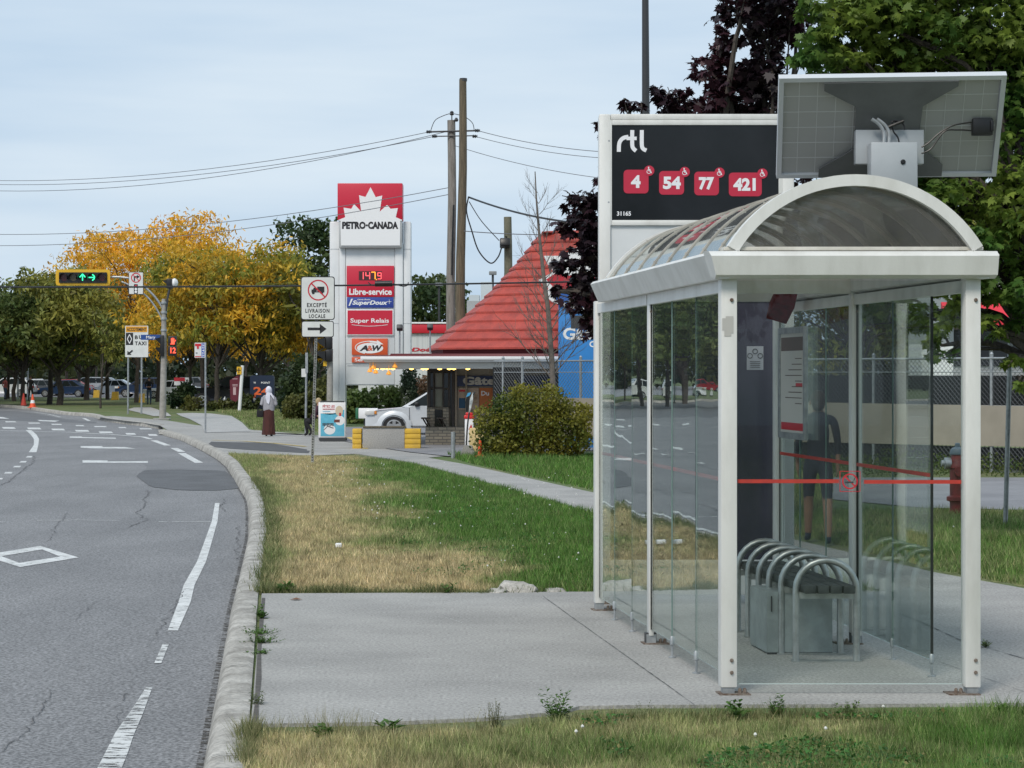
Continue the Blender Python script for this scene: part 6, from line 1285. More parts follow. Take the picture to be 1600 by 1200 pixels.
for y in range(590, 300, -17):
    f_ = (590 - y) / 290; x = 862 - f_ * 22; sgn = 1 if rt.random() < .5 else -1
    for s_ in (sgn, -sgn)[:1 if rt.random() < .3 else 2]: twig(m, W(x, y, Zt), (s_ * rt.uniform(.5, 1), rt.uniform(-.6, .6), rt.uniform(.5, 1.1)), (1.25 - .75 * f_) * rt.uniform(.6, 1.1), .016 * (1.2 - f_ * .7), 2)
m.build('branches', MATS['grey_bark'], bt)
# --- grass fringe and weeds at the fence foot
def stuff_leaves(name, polypx, n, zf, size, ca, cb, label, seed, tmpl=SMALL, s=1.0):
    x, y = scatter(polypx, lambda yy: n); z = rng.random(len(x)) ** 1.2 * zf * (1 + .8 * vnoise(x, y, .7, seed)); P = np.c_[x, y, z]; o = leaves(name, P, size, colmix(P, ca, cb, s, seed), tmpl, leafm, (x.mean(), y.mean(), 0), None); tag(o, label, name.replace('_', ' '), kind='stuff')
def clover(polypx, n, name, lb, seed):
    x, y = scatter(polypx, lambda yy: n); k = vnoise(x, y, 1.1, seed) > .02; x, y = x[k], y[k]; P = np.c_[x, y, rng.uniform(.015, .05, len(x))]
    c = np.array([.05, .15, .03]) * rng.uniform(.6, 1.6, len(x))[:, None]; t = rng.random(len(x))[:, None] < .1; c = np.where(t, np.array([.3, .26, .1]), c)
    tag(leaves(name, P, .03, c, SMALL, leafm, (x.mean(), y.mean(), 0), None, .6, .2), lb, 'ground cover', kind='stuff')
clover([(900, 1128), (1620, 1122), (1700, 1240), (1000, 1240)], 2600, 'clover_patch', 'low round leaved clover among the grass in front of the shelter', 4)
clover([(640, 900), (1000, 925), (1100, 880), (925, 810), (740, 765), (600, 790)], 700, 'clover_patch', 'low clover among the bright green grass left of the display panel', 6)
stuff_leaves('fence_weeds', [(930, 715), (1300, 730), (1800, 737), (1800, 746), (1300, 746), (930, 722)], 230, .36, .06, (.05, .09, .02), (.12, .15, .04), 'tall green weeds growing along the foot of the chain link fence', 3)
# --- far trees
LC = {'yellow': ((.92, .46, .03), (.66, .44, .05)), 'mixed': ((.24, .26, .04), (.80, .46, .04)), 'olive': ((.14, .18, .05), (.32, .30, .06)), 'green': ((.10, .155, .05), (.22, .25, .075)), 'dark': ((.045, .08, .028), (.12, .155, .045))}
FT = {}
def crown_blobs(h, rx, z0, n, seed, flat=.75):
    rd_ = random.Random(seed); bl = []
    for i in range(n):
        a = rd_.uniform(0, 6.283); t = rd_.random(); zz = z0 + (h - z0) * (.12 + .8 * t); rr = rx * math.sqrt(max(.05, 1 - ((zz - (z0 + (h - z0) * .42)) / ((h - z0) * .62)) ** 2)); d = rr * rd_.uniform(.35, .85)
        r_ = rx * rd_.uniform(.22, .38); bl.append(((math.cos(a) * d, math.sin(a) * d, zz), (r_ * 1.25, r_ * 1.25, r_ * flat)))
    return bl
def far_tree(name, label, px, py, h, rx, z0, kind, seed, group='trees along the far verge', nb=26, nl=9500, tr=.16, lsz=.32, X_=None, Y_=None):
    p = Vector((X_, Y_, 0)) if X_ is not None else G(px, py); key = (kind, seed % 3, h > 9)
    o = thing(name, p, label, 'tree', group)
    if key in FT:
        s, h0, rx0 = FT[key]
        for ch in s.children:
            c = ch.copy(); C.objects.link(c); c.parent = o
        o.scale = (rx / rx0, rx / rx0, h / h0); o.rotation_euler = (0, 0, seed * 1.7); return o
    bl = crown_blobs(h, rx, z0, nb, seed); m = MB(); branches(m, (0, 0, 0), (.2, 0, h * .72), bl, tr, seed, .03, .28, 2)
    t_ = m.build('trunk', bark); t_.parent = o
    P, ID = blob_points(bl, nl, .6); c = colmix(P, *LC[kind], .45, seed * 3.1, -.08 if kind == 'yellow' else 0, .15)
    q = leaves('crown', P, lsz, c, FROND if kind in ('yellow', 'mixed', 'olive') else SMALL, leafm, (0, 0, 0), None, 1, 1.2 if kind != 'dark' else .3); q.parent = o
    FT[key] = (o, h, rx); return o
spec = [  # px, py of trunk foot, height, crown radius, crown base, kind, label
 (12, 623, 9.0, 3.6, 2.6, 'green', 'green tree with the leftmost trunk at the picture edge'),
 (-60, 624, 9.5, 4.0, 2.6, 'green', 'green tree just outside the left edge, its crown reaching in'),
 (22, 627, 8.2, 3.4, 2.6, 'olive', 'green tree with thin dark trunk just left of the far arrow sign'),
 (36, 633, 7.6, 3.6, 2.8, 'green', 'green tree with its dark trunk behind the dull red cone'),
 (77, 632, 9.2, 4.6, 3.0, 'green', 'broad dark green tree with the thick trunk right of the two cones'),
 (93, 633, 9.6, 4.6, 3.0, 'olive', 'green tree with forked pale trunk, second right of the cones'),
 (104, 617, 12.0, 5.0, 3.0, 'green', 'tall dark green tree behind, its rounded top peaking beside the signal'),
 (123, 620, 9.6, 4.0, 3.0, 'green', 'green tree with slim trunk left of the black trunk'),
 (135, 625, 9.2, 4.6, 3.0, 'olive', 'olive green tree with the nearly black trunk beside the first yellow box'),
 (168, 624, 12.3, 5.4, 3.2, 'yellow', 'golden locust tree between the two left yellow boxes'),
 (213, 629, 12.4, 5.4, 3.2, 'yellow', 'golden locust tree just left of the third yellow box'),
 (246, 628, 12.8, 5.6, 3.4, 'yellow', 'golden locust tree directly behind the signal pole'),
 (297, 634, 11.0, 4.9, 3.2, 'yellow', 'golden locust tree left of the bus stop flag pole'),
 (316, 636, 9.8, 4.3, 3.2, 'mixed', 'green-gold locust tree with dark trunk right behind the bus stop flag'),
 (338, 640, 9.3, 4.4, 3.2, 'mixed', 'green-gold locust tree with the trunk left of the maroon banner'),
 (404, 640, 8.6, 4.4, 3.0, 'mixed', 'green-gold locust tree whose trunk stands beside the walking woman'),
 (150, 612, 12.5, 5.4, 3.0, 'olive', 'olive tree standing behind the golden row, near the signal head'),
 (385, 612, 12.0, 5.0, 3.0, 'yellow', 'orange-gold tree behind the dark pickup'),
 (450, 618, 12.4, 4.8, 3.0, 'mixed', 'green-gold tree left of the pylon, behind the dark shrubs')]
for i, (px, py, h, rx, z0, kd, lb) in enumerate(spec):
    if px < 140: h *= .87
    far_tree('locust_tree' if kd != 'green' else 'shade_tree', lb, px, py, h, rx, z0, kd, i)
far_tree('young_tree', 'thin young tree with slim trunk between the first two yellow boxes', 157, 638, 6.2, 1.7, 2.6, 'olive', 40, nb=9, nl=1500, tr=.07, lsz=.3)
far_tree('dark_tree', 'dense dark green tree rising behind the left side of the pylon', 492, 606, 11.6, 3.4, 2.0, 'dark', 50, nl=9000, X_=X(497, 130), Y_=130, lsz=.34, group='dark trees behind the pylon')
far_tree('dark_tree', 'dense dark green tree between the pylon and the utility poles', 660, 606, 7.9, 3.6, 1.0, 'dark', 53, X_=X(668, 125), Y_=125, lsz=.34, group='dark trees behind the pylon')
far_tree('dark_tree', 'olive green tree behind the person with the white headscarf', 470, 620, 7.6, 3.8, 1.0, 'olive', 52, X_=X(480, 112), Y_=112, lsz=.34, group='dark trees behind the pylon')
for i, (px, Z, h) in enumerate(((1340, 85, 8.5), (1420, 90, 9.5), (1500, 95, 9), (1600, 90, 10))):
    far_tree('shade_tree', ['olive tree seen through the shelter glass left of the middle post', 'olive tree seen through the right glass of the shelter', 'olive tree behind the right front post', 'olive tree beyond the fence at the right edge'][i], 0, 0, h, 5, 1.5, 'olive', 60 + i, 'trees beyond the fence', X_=X(px, Z), Y_=Z)
# the row on the left of the road, seen in the shelter glass
for i, (px, Z, h) in enumerate(((-110, 150, 11), (-150, 138, 11.5), (-185, 128, 11), (-215, 122, 11), (-238, 150, 12), (-385, 250, 8.5), (-440, 240, 8), (-80, 160, 10), (-560, 120, 10), (-640, 130, 10), (-740, 120, 10))):
    far_tree('shade_tree', 'shade tree left of the picture, in the row mirrored in the shelter glass', 0, 0, h, 4.6, 2.2, 'green', 70 + i, 'trees mirrored in the shelter glass', X_=X(px, Z), Y_=Z)
for i in range(9):  # unseen trees, added to block bright sky from the front glass reflection
    far_tree('shade_tree', 'unseen tree added well behind the viewpoint to darken the front glass reflection', 0, 0, 11 + i % 3, 5.2, 1.2, 'green', 90 + i, 'added trees behind the viewpoint', X_=-26 + i * 7.5, Y_=-34 - (i % 2) * 5)
# hedge and shrubs
def shrub(name, label, Z, bl, n, sz, ca, cb, seed, group=None, cat='shrub'):
    bl = [((X(px, Z), Z, H(py, Z)), (rx * Z / F, dz, ry * Z / F)) for px, py, rx, ry, dz in bl]; c = bl[0][0]; base = Vector((c[0], Z, 0)); o = thing(name, base, label, cat, group)
    m = MB(); branches(m, base, base + Vector((0, 0, c[2])), bl, .05, seed, .015, .1, 3); m.build('stems', bark, o)
    P, _ = blob_points(bl, n, .5); P[:, 2] = np.abs(P[:, 2]); leaves('leaves', P, sz, colmix(P, ca, cb, .9, seed), SMALL, leafm, base, o, 1, .3)
shrub('hedge', 'light green leafy hedge behind the silver car, under the pylon', 84, [(595, 632, 42, 28, .8), (560, 635, 26, 28, .8), (630, 625, 30, 26, .8), (575, 655, 40, 18, .8), (545, 645, 16, 30, .8)], 6500, .2, (.05, .10, .02), (.14, .18, .05), 1, cat='hedge')
shrub('dark_shrub', 'dark bluish shrub with feathery top between pylon and cabin', 78, [(643, 615, 16, 30, .6), (640, 590, 9, 20, .3), (650, 635, 22, 26, .6), (632, 600, 6, 14, .3)], 3200, .13, (.025, .045, .025), (.06, .08, .04), 2)
shrub('brown_shrub', 'reddish brown shrub just left of the cabin window', 77, [(668, 615, 14, 26, .6), (662, 600, 8, 14, .4), (672, 640, 14, 20, .6)], 1600, .13, (.09, .07, .03), (.16, .09, .05), 3)
shrub('dark_shrub', 'dark green shrub behind the crouching person', 95, [(470, 600, 26, 34, 1), (455, 620, 20, 26, 1), (478, 575, 20, 24, .8)], 4200, .22, (.022, .045, .022), (.06, .085, .03), 4)
shrub('low_shrub', 'low olive green shrub left of the signals on the grey pole', 90, [(462, 635, 22, 20, .8), (490, 628, 18, 28, .8), (505, 620, 10, 30, .8)], 2600, .2, (.06, .075, .02), (.13, .13, .035), 5)
shrub('low_shrub', 'low shrub under the navy sign beside the pickup', 112, [(352, 635, 30, 10, .6), (385, 630, 24, 14, .6), (300, 630, 14, 12, .6)], 1800, .22, (.05, .075, .02), (.12, .12, .03), 6)
shrub('low_shrub', 'dark evergreen shrub behind the signal pole base', 118, [(280, 622, 18, 14, .6), (290, 610, 14, 12, .6)], 1300, .22, (.02, .045, .02), (.05, .08, .03), 7)
# far-off tree mass closing the horizon
bl = []
rd_ = random.Random(8)
for i in range(120):
    px = -900 + i * 25 + rd_.uniform(-14, 14); Z = rd_.uniform(235, 300); bl.append(((X(px, Z), Z, rd_.uniform(1, 5)), (5.5, 4, rd_.uniform(3.5, 5.0))))
P, ID = blob_points(bl, 60000, .3); P[:, 2] = np.abs(P[:, 2]); tag(leaves('distant_trees', P, .95, colmix(P, (.02, .035, .016), (.065, .075, .025), .06, 2), SMALL, leafm, (0, 260, 0), None), 'far belt of dark trees closing the horizon behind the parked cars', 'tree belt', kind='stuff')
# ------------------------------------------------------------------ vehicles
tyre = mat('tyre', (.018, .018, .019), r=.85); rimm = mat('alloy_rim', (.5, .51, .52), r=.35, metal=.7); cglass = mat('car_glass', (.012, .016, .016), r=.12, spec=.25); chrome = mat('chrome_trim', (.6, .6, .6), r=.2, metal=1); lampw = mat('head_lamp', (.62, .62, .60), r=.15); lampr = mat('tail_lamp', (.35, .01, .015), r=.25); lampo = mat('amber_lamp', (.7, .25, .03), r=.25)
def car(name, label, loc, rz, L_, Wd, low, up, wheels, wr, paint, group=None, cat='car', flare=False, detail=True, tail=True):
    """low/up: side outlines (x, z) of the lower body and cabin, x from nose (0) to tail (L)"""
    o = thing(name, (0, 0, 0), label, cat, group); hw = Wd / 2; zb = max(z for x, z in low)
    def side(poly, wf):
        m = MB(); secs = []
        cx_ = sum(p[0] for p in poly) / len(poly); cz_ = sum(p[1] for p in poly) / len(poly)
        for y, k in ((-1, .0), (-1, .035), (1, .035), (1, 0)):
            yy = y * (1 if k == 0 else .93); row = []
            for x, z in poly:
                f_ = .0 if k else .035; row.append((x + (cx_ - x) * f_ * (.25), yy * wf(x, z), z + (cz_ - z) * f_))
            secs.append(row)
        n = len(poly); vs = [p for s_ in secs for p in s_]
        fs = [(i * n + j, i * n + (j + 1) % n, (i + 1) * n + (j + 1) % n, (i + 1) * n + j) for i in range(3) for j in range(n)]
        b = bmesh.new(); bv = [b.verts.new(p) for p in vs]
        for f in fs: b.faces.new([bv[i] for i in f])
        caps = [b.faces.new(bv[:n][::-1]), b.faces.new(bv[3 * n:])]; bmesh.ops.triangulate(b, faces=caps); bmesh.ops.recalc_face_normals(b, faces=b.faces[:]); m.bm(b); return m
    def wl(x, z): e = min(x, L_ - x) / .6; return hw * (1 - .12 * max(0, 1 - e) ** 2)
    zt = max(z for x, z in up); zl = min(z for x, z in up)
    def wu(x, z): return hw * (.955 - .17 * (z - zl) / (zt - zl))
    def par(ob, pr=o): ob.parent = pr; return ob
    body = par(side(low, wl).build('body', paint)); cab = par(side(up, wu).build('cabin', paint))
    # glass: side windows inset in the cabin outline, front and rear screens
    (xa, za), (xb, zb2), (xc2, zc2), (xd, zd) = up[0], up[1], up[-2], up[-1]
    def on(x, z, s_): return (x, s_ * (wu(x, z) + .006), z)
    tops = sorted(up, key=lambda p: -p[1])[:2]; tx0, tx1 = min(t_[0] for t_ in tops), max(t_[0] for t_ in tops); b0, b1 = up[0][0], up[-1][0]
    zz0, zz1 = zl + .05, zt - .09
    def xf(z): return b0 + (tx0 - b0) * (z - zl) / (zt - zl)
    def xr(z): return b1 + (tx1 - b1) * (z - zl) / (zt - zl)
    cuts = [0, .46, 1] if (b1 - b0) < 2.9 else [0, .36, .70, 1]
    for s_ in (-1, 1):
        for i, (c0, c1) in enumerate(zip(cuts[:-1], cuts[1:])):
            g_ = .04; q = []
            for z, e in ((zz0, 0), (zz1, 1)):
                lo, hi = xf(z) + .12, xr(z) - .14; q.append((lo + (hi - lo) * c0 + g_ / 2, lo + (hi - lo) * c1 - g_ / 2))
            m = MB(); m.add([on(q[0][0], zz0, s_), on(q[0][1], zz0, s_), on(q[1][1], zz1, s_), on(q[1][0], zz1, s_)], [(0, 1, 2, 3)]); par(m.build('side_window', cglass), cab)
    for nm, fx, d in (('windscreen', xf, -1), ('rear_window', xr, 1)):
        m = MB(); q = []
        for z in (zz0, zz1):
            x = fx(z) + d * .012; w_ = wu(x, z) - .10; q += [(x, -w_, z), (x, w_, z)]
        m.add(q, [(0, 1, 3, 2)]); par(m.build(nm, cglass), cab)
    for wx in wheels:
        for s_ in (-1, 1):
            m = MB(); c_ = (wx, s_ * (hw - .10), wr); m.lathe([(wr * .6, -.11), (wr * .97, -.10), (wr, -.06), (wr, .06), (wr * .97, .10), (wr * .6, .11)], c_, 24, 0, 'y'); wh = par(m.build('wheel', tyre))
            m = MB(); yy = s_ * .095; m.lathe([(wr * .64, yy - s_ * .05), (wr * .64, yy), (wr * .58, yy + s_ * .01), (wr * .54, yy - s_ * .03), (.01, yy - s_ * .04)], c_, 20, 1, 'y'); m.lathe([(wr * .66, yy - s_ * .02), (wr * .66, yy + s_ * .014), (wr * .55, yy + s_ * .018), (wr * .55, yy - s_ * .02)], c_, 20, 0, 'y')
            for k in range(5):
                a_ = k * 2 * math.pi / 5 + .3; m.bar((c_[0], c_[1] + yy, c_[2]), (c_[0] + wr * .58 * math.cos(a_), c_[1] + yy + s_ * .012, c_[2] + wr * .58 * math.sin(a_)), .10, .04, 0, up=(0, 1, 0))
            par(m.build('rim', [rimm, dgrey]), wh)
            if flare:
                m = MB(); a0 = [(wx + (wr + .04 + dd) * math.cos(R(t_)), s_ * (hw + yv), wr + (wr + .04 + dd) * math.sin(R(t_))) for dd, yv in ((0, .0), (.0, .03), (.12, .012), (.16, -.02)) for t_ in range(-10, 191, 10)]
                n_ = 21; m.add(a0, [(r_ * n_ + i, r_ * n_ + i + 1, (r_ + 1) * n_ + i + 1, (r_ + 1) * n_ + i) for r_ in range(3) for i in range(n_ - 1)]); par(m.build('wheel_arch', paint), body)
            m = MB(); m.poly([(wx + (wr + .05) * math.cos(R(t_)), s_ * (hw - .23), wr + (wr + .05) * math.sin(R(t_))) for t_ in range(-20, 201, 10)]); par(m.build('wheel_well', black), body)
    zh = low[1][1] if len(low) > 1 else .7
    hz = zl - .22
    for s_ in (-1, 1):
        m = MB(); m.b2((-.005, s_ * (hw * .60), hz - .06), (.30, s_ * (hw * .92), hz + .09), 0, .03); m.b2((.05, s_ * (hw * .90), hz - .06), (.30, s_ * (hw * .985), hz + .10), 0, .02); m.b2((.30, s_ * (hw * .90), hz - .03), (.37, s_ * (hw * .98), hz + .08), 1, .01); par(m.build('headlight', [lampw, lampo]), body)
        m = MB(); m.b2((L_ - .12, s_ * (hw * .66), hz - .05), (L_ + .005, s_ * (hw * .93), hz + .15), 0, .03); par(m.build('tail_light', lampr), body)
        m = MB(); m.b2((b0 + .42, s_ * (hw * .98), zl + .02), (b0 + .56, s_ * (hw * 1.10), zl + .17), 0, .03); par(m.build('mirror', black), cab)
    m = MB(); m.b2((-.03, -hw * .8, .22), (.10, hw * .8, .45), 0, .04); m.b2((L_ - .10, -hw * .8, .25), (L_ + .03, hw * .8, .48), 0, .04); m.b2((-.012, -hw * .45, .50), (.04, hw * .45, .66), 0, .01); par(m.build('bumper', dgrey), body)
    if detail:
        m = MB()
        for s_ in (-1, 1):
            xs = [xf(zl) + .25, (b0 + b1) / 2 + .1]
            for x in xs: m.b2((x - .006, s_ * hw * .985, .38), (x + .006, s_ * (hw + .003), zl - .02))
            m.b2((xs[0], s_ * hw * .985, .34), (xs[1] + .9, s_ * (hw + .006), .37))
            for x in xs: m.b2((x + .72, s_ * hw, zl - .16), (x + .88, s_ * (hw + .02), zl - .13), 0, .004)
        par(m.build('door_lines', dgrey), body)
    o.location = loc; o.rotation_euler = (0, 0, rz); return o
def arch(wx, wr, n=7): return [(wx - (wr + .06) * math.cos(math.pi * i / n), wr * .9 + (wr + .06) * math.sin(math.pi * i / n)) for i in range(n + 1)][::-1]
def suv_low(L_, zs=1.0, w1=.85, w2=3.45, wr=.36, hood=.98, belt=1.08):
    return [(0, .35), (0, .62), (.08, .84), (.35, .93), (1.15, hood + .03), (1.5, belt), (L_ - .25, belt + .03), (L_ - .02, .92), (L_, .4)] + [(L_ - .1, .28)] + arch(w2, wr) + arch(w1, wr) + [(.1, .28)]
def sedan_low(L_, w1=.85, w2=3.5, wr=.32):
    return [(0, .32), (0, .55), (.1, .68), (.5, .78), (1.3, .86), (L_ - 1.0, .92), (L_ - .15, .90), (L_, .7), (L_, .35), (L_ - .1, .24)] + arch(w2, wr) + arch(w1, wr) + [(.1, .24)]
silver = mat('silver_paint', (.66, .69, .72), (.63, .66, .69), sc=1, r=.3, metal=.1); cwhite = mat('white_paint', (.72, .73, .75), r=.25); cblack = mat('black_paint', (.012, .013, .018), r=.18); cred = mat('red_paint', (.35, .02, .03), r=.25); cgrey = mat('grey_paint', (.12, .13, .14), r=.25, metal=.3); cblue = mat('blue_paint', (.02, .04, .09), r=.22)
SU_up = [(1.15, 1.03), (2.0, 1.60), (3.75, 1.64), (4.3, 1.07)]
sv = car('silver_suv', 'silver sport utility car waiting at the cabin window, front wheel behind the barrier', (X(571, 68), 68.6, -.02), 0, 4.45, 1.8, suv_low(4.45, hood=.98), SU_up, (.92, 3.5), .355, silver, flare=True)
sv.scale = (1.02, 1, .90)
PK_up = [(1.7, 1.2), (2.5, 1.82), (4.4, 1.85), (4.9, 1.2)]
car('black_pickup', 'big black pickup parked behind the maroon banner', (X(290, 124), 124, 0), 0, 5.8, 2.0, [(0, .45), (0, .95), (.15, 1.1), (1.7, 1.2), (5.6, 1.2), (5.8, 1.1), (5.8, .5)] + arch(4.6, .42) + arch(1.1, .42), PK_up, (1.1, 4.6), .42, cblack, 'cars parked behind the trees', 'truck')
park = [(-30, 174, 'w', 'suv', 'white sport utility car at the left picture edge behind the trees'), (22, 184, 'g', 'sedan', 'grey car behind the leftmost trunks, partly cut by the arrow sign posts'), (58, 176, 'k', 'sedan', 'dark grey car behind the bright orange cone'), (66, 192, 'r', 'sedan', 'red car peeping out right of the dark grey car'),
        (98, 196, 'w', 'suv', 'white car between the forked trunk and its neighbour'), (136, 184, 'w', 'sedan', 'white car right behind the first yellow box'), (182, 174, 'k', 'suv', 'dark grey sport utility car behind the second yellow box'), (206, 196, 'w', 'suv', 'white car left of the man in black'),
        (226, 166, 'w', 'sedan', 'white car with its nose just behind the signal pole'), (14, 202, 'w', 'sedan', 'far white car behind the leftmost trees'), (250, 199, 'g', 'suv', 'grey car far behind the signal pole')]
pm_ = {'w': cwhite, 'g': cgrey, 'k': cblue, 'r': cred}; protos = {}
for i, (px, Z, c_, kd, lb) in enumerate(park):
    key = (c_, kd); loc = (X(px, Z), Z, 0)
    if key in protos: dup(protos[key], loc, [0, .15, -.2, 3.14][i % 4], lb); continue
    if kd == 'suv': protos[key] = car('parked_car', lb, loc, 0, 4.5, 1.8, suv_low(4.5), SU_up, (.9, 3.5), .35, pm_[c_], 'cars parked behind the trees', detail=False)
    else: protos[key] = car('parked_car', lb, loc, 0, 4.6, 1.78, sedan_low(4.6), [(1.1, .86), (1.9, 1.42), (3.1, 1.45), (4.0, .91)], (.85, 3.6), .32, pm_[c_], 'cars parked behind the trees', detail=False)
o = dup(protos[('w', 'suv')], (X(-292, 165), 165, ZR), .1, 'white car driving left of the picture, mirrored in the shelter glass'); o['group'] = 'cars mirrored in the shelter glass'
o = dup(protos[('r', 'sedan')], (X(-350, 220), 220, ZR), .2, 'red car driving left of the picture, mirrored in the shelter glass'); o['group'] = 'cars mirrored in the shelter glass'
# ------------------------------------------------------------------ small far things
for i, (px, py, w_, h_) in enumerate(((150, 621.5, 9.5, 12), (179, 625, 10.5, 13), (221, 629, 8, 14))):
    p = G(px, py); k = p.y / F; m = MB(); m.prism([p + Vector((-w_ / 2 * k, 0, 0)), p + Vector((w_ / 2 * k, 0, 0)), p + Vector((w_ / 2 * k * .85, .1, h_ * k)), p + Vector((-w_ / 2 * k * .85, .1, h_ * k))], (0, .45, 0)); m.b2(p + Vector((-w_ / 2 * k - .02, -.03, 0)), p + Vector((w_ / 2 * k + .02, .48, .05)))
    tag(m.build('yellow_block', ybm, origin=p), ['yellow concrete block, leftmost of the three between the trunks', 'yellow concrete block, middle and largest of the three', 'yellow concrete block beside the man in black, rightmost of the three'][i], 'block', 'yellow blocks along the lot')
p = G(351.5, 641); k = p.y / F; h2 = thing('fire_hydrant', p, 'small far red fire hydrant left of the maroon banner', 'fire hydrant'); m = MB(); m.lathe([(3.2 * k, 0), (3.2 * k, 12 * k), (4.3 * k, 13 * k), (3.4 * k, 15 * k)], p, 12); m.build('barrel', hr, h2)
m = MB(); m.lathe([(3.4 * k, 15 * k), (3 * k, 18 * k), (1 * k, 20 * k), (.6 * k, 21.5 * k)], p, 12); m.build('bonnet', galv, h2); m = MB(); m.lathe([(1.5 * k, -5.5 * k), (1.5 * k, 5.5 * k)], p + Vector((0, 0, 13 * k)), 8, 0, 'x'); m.build('nozzles', hr, h2)
ZM_ = Zg(643); o = thing('maroon_banner', G(376, 643), 'maroon advertising banner with white print hung from a slanting white post', 'banner')
m = MB(); m.tube([G(374, 643), W(379, 571, ZM_)], .09, 8); m.build('post', whitep, o)
m = MB(); m.prism([W(359, 594, ZM_ + .05), W(376, 584, ZM_ + .05), W(375, 622, ZM_ + .05), W(368, 628, ZM_ + .05), W(360, 624, ZM_ + .05)], (0, .04, 0), 0); Y = ZM_ + .045; k = ZM_ / F
for y in (592, 601, 603): fbar(m, (X(363, ZM_), H(y, ZM_)), (X(371, ZM_), H(y, ZM_)), 1 * k, Y, 1)
frect(m, X(364, ZM_), H(617, ZM_), X(368.5, ZM_), H(605, ZM_), Y, 1); m.build('banner_cloth', [mat('maroon_cloth', (.12, .012, .025), r=.7), mat('pink_print', (.5, .35, .36), r=.7)], o)
m = MB(); plate_at(m, 370, 573, 377.5, 585, ZM_ - .12, .03); fbar(m, (X(373.7, ZM_), H(583, ZM_)), (X(373.7, ZM_), H(575, ZM_)), 1.4 * k, ZM_ - .125, 1); fbar(m, (X(370.8, ZM_), H(578.5, ZM_)), (X(376.6, ZM_), H(578.5, ZM_)), 1.4 * k, ZM_ - .126, 1)
tag(m.build('yellow_sign', [yel, blackp], origin=W(374, 585, ZM_ - .12)), 'small yellow sign with a black cross on the slanting white post', 'road sign')
ZN_ = 112.0; o = thing('navy_sign', (X(408, ZN_), ZN_, 0), 'navy sign with large orange 24 behind the tree by the walking woman', 'sign'); k = ZN_ / F
m = MB(); rplate(m, 390.5, 586.5, 428, 640, ZN_, 3, .4, 0); bd = m.build('sign_body', mat('navy_body', (.012, .022, .05), r=.4), o)
m = MB(); m.text('24', X(396, ZN_), H(617, ZN_), X(421, ZN_), H(604.5, ZN_), ZN_ - .01, 0, .03); m.text('POINT', X(408, ZN_), H(599.5, ZN_), X(422, ZN_), H(596.5, ZN_), ZN_ - .01, 1, .02); m.text('W', X(396, ZN_), H(599.5, ZN_), X(400, ZN_), H(596.5, ZN_), ZN_ - .01, 1, .02)
frect(m, X(396, ZN_), H(627, ZN_), X(399, ZN_), H(622, ZN_), ZN_ - .01, 1); ring(m, (X(397, ZN_), H(619, ZN_)), 1.4 * k, 2.6 * k, ZN_ - .01, 0, 12); m.build('print', [mat('print_orange', (.75, .13, .03), r=.5), whitep], bd)
ZO_ = 120.0; k = ZO_ / F; o = thing('sale_sign', (X(283, ZO_), ZO_, 0), 'small white sign with a red top band by the signal pole', 'sign'); m = MB(); plate_at(m, 272, 590, 295, 602, ZO_, .06, 0); plate_at(m, 272, 590, 289, 595.5, ZO_ - .01, .008, 1); m.build('sign_panel', [whitep, redp], o)
m = MB(); m.tube([(X(276, ZO_), ZO_ + .1, 0), W(276, 591, ZO_ + .1)], .05, 6); m.tube([(X(291, ZO_), ZO_ + .1, 0), W(291, 591, ZO_ + .1)], .05, 6); m.build('leg', whitep, o)
ZQ_ = Zg(623); k = ZQ_ / F; o = thing('arrow_sign', G(35, 623), 'small far white arrow sign on two thin posts at the left', 'road sign'); m = MB(); plate_at(m, 24.5, 560, 33, 572, ZQ_, .05); fbar(m, (X(31, ZQ_), H(564.5, ZQ_)), (X(28.5, ZQ_), H(567.5, ZQ_)), 1.6 * k, ZQ_ - .01, 1); m.poly([(X(27, ZQ_), ZQ_ - .01, H(569.5, ZQ_)), (X(27.2, ZQ_), ZQ_ - .01, H(565.5, ZQ_)), (X(30.4, ZQ_), ZQ_ - .01, H(569, ZQ_))], 1); m.build('sign_plate', [signw, blackp], o)
m = MB(); m.tube([G(28, 623), W(28, 562, ZQ_ + .08)], .07, 6); m.tube([G(43.5, 625), W(43.5, 570, ZQ_ + .08)], .07, 6); m.build('post', galv, o)
# ------------------------------------------------------------------ people
def skin_body(name, joints, edges, root, mats, regf, parent, scale=1.0, loc=(0, 0, 0), rz=0, sub=2):
    names = list(joints); me = bpy.data.meshes.new('sk'); ob = bpy.data.objects.new('sk', me); C.objects.link(ob)
    me.from_pydata([joints[n][:3] for n in names], [(names.index(a), names.index(c)) for a, c in edges], []); me.update()
    md = ob.modifiers.new('s', 'SKIN'); md.use_smooth_shade = True
    for i, n in enumerate(names):
        v = me.skin_vertices[0].data[i]; r_ = joints[n][3]; v.radius = (r_, joints[n][4] if len(joints[n]) > 4 else r_); v.use_root = (n == root)
    sb = ob.modifiers.new('u', 'SUBSURF'); sb.levels = sub; sb.render_levels = sub
    dg = bpy.context.evaluated_depsgraph_get(); ev = ob.evaluated_get(dg); nm = bpy.data.meshes.new_from_object(ev); bpy.data.objects.remove(ob); bpy.data.meshes.remove(me)
    nm.name = name; o = bpy.data.objects.new(name, nm); C.objects.link(o); nm.materials.clear()
    for m_ in mats: nm.materials.append(m_)
    for p in nm.polygons: p.use_smooth = True; p.material_index = regf(p.center)
    o.parent = parent; return o
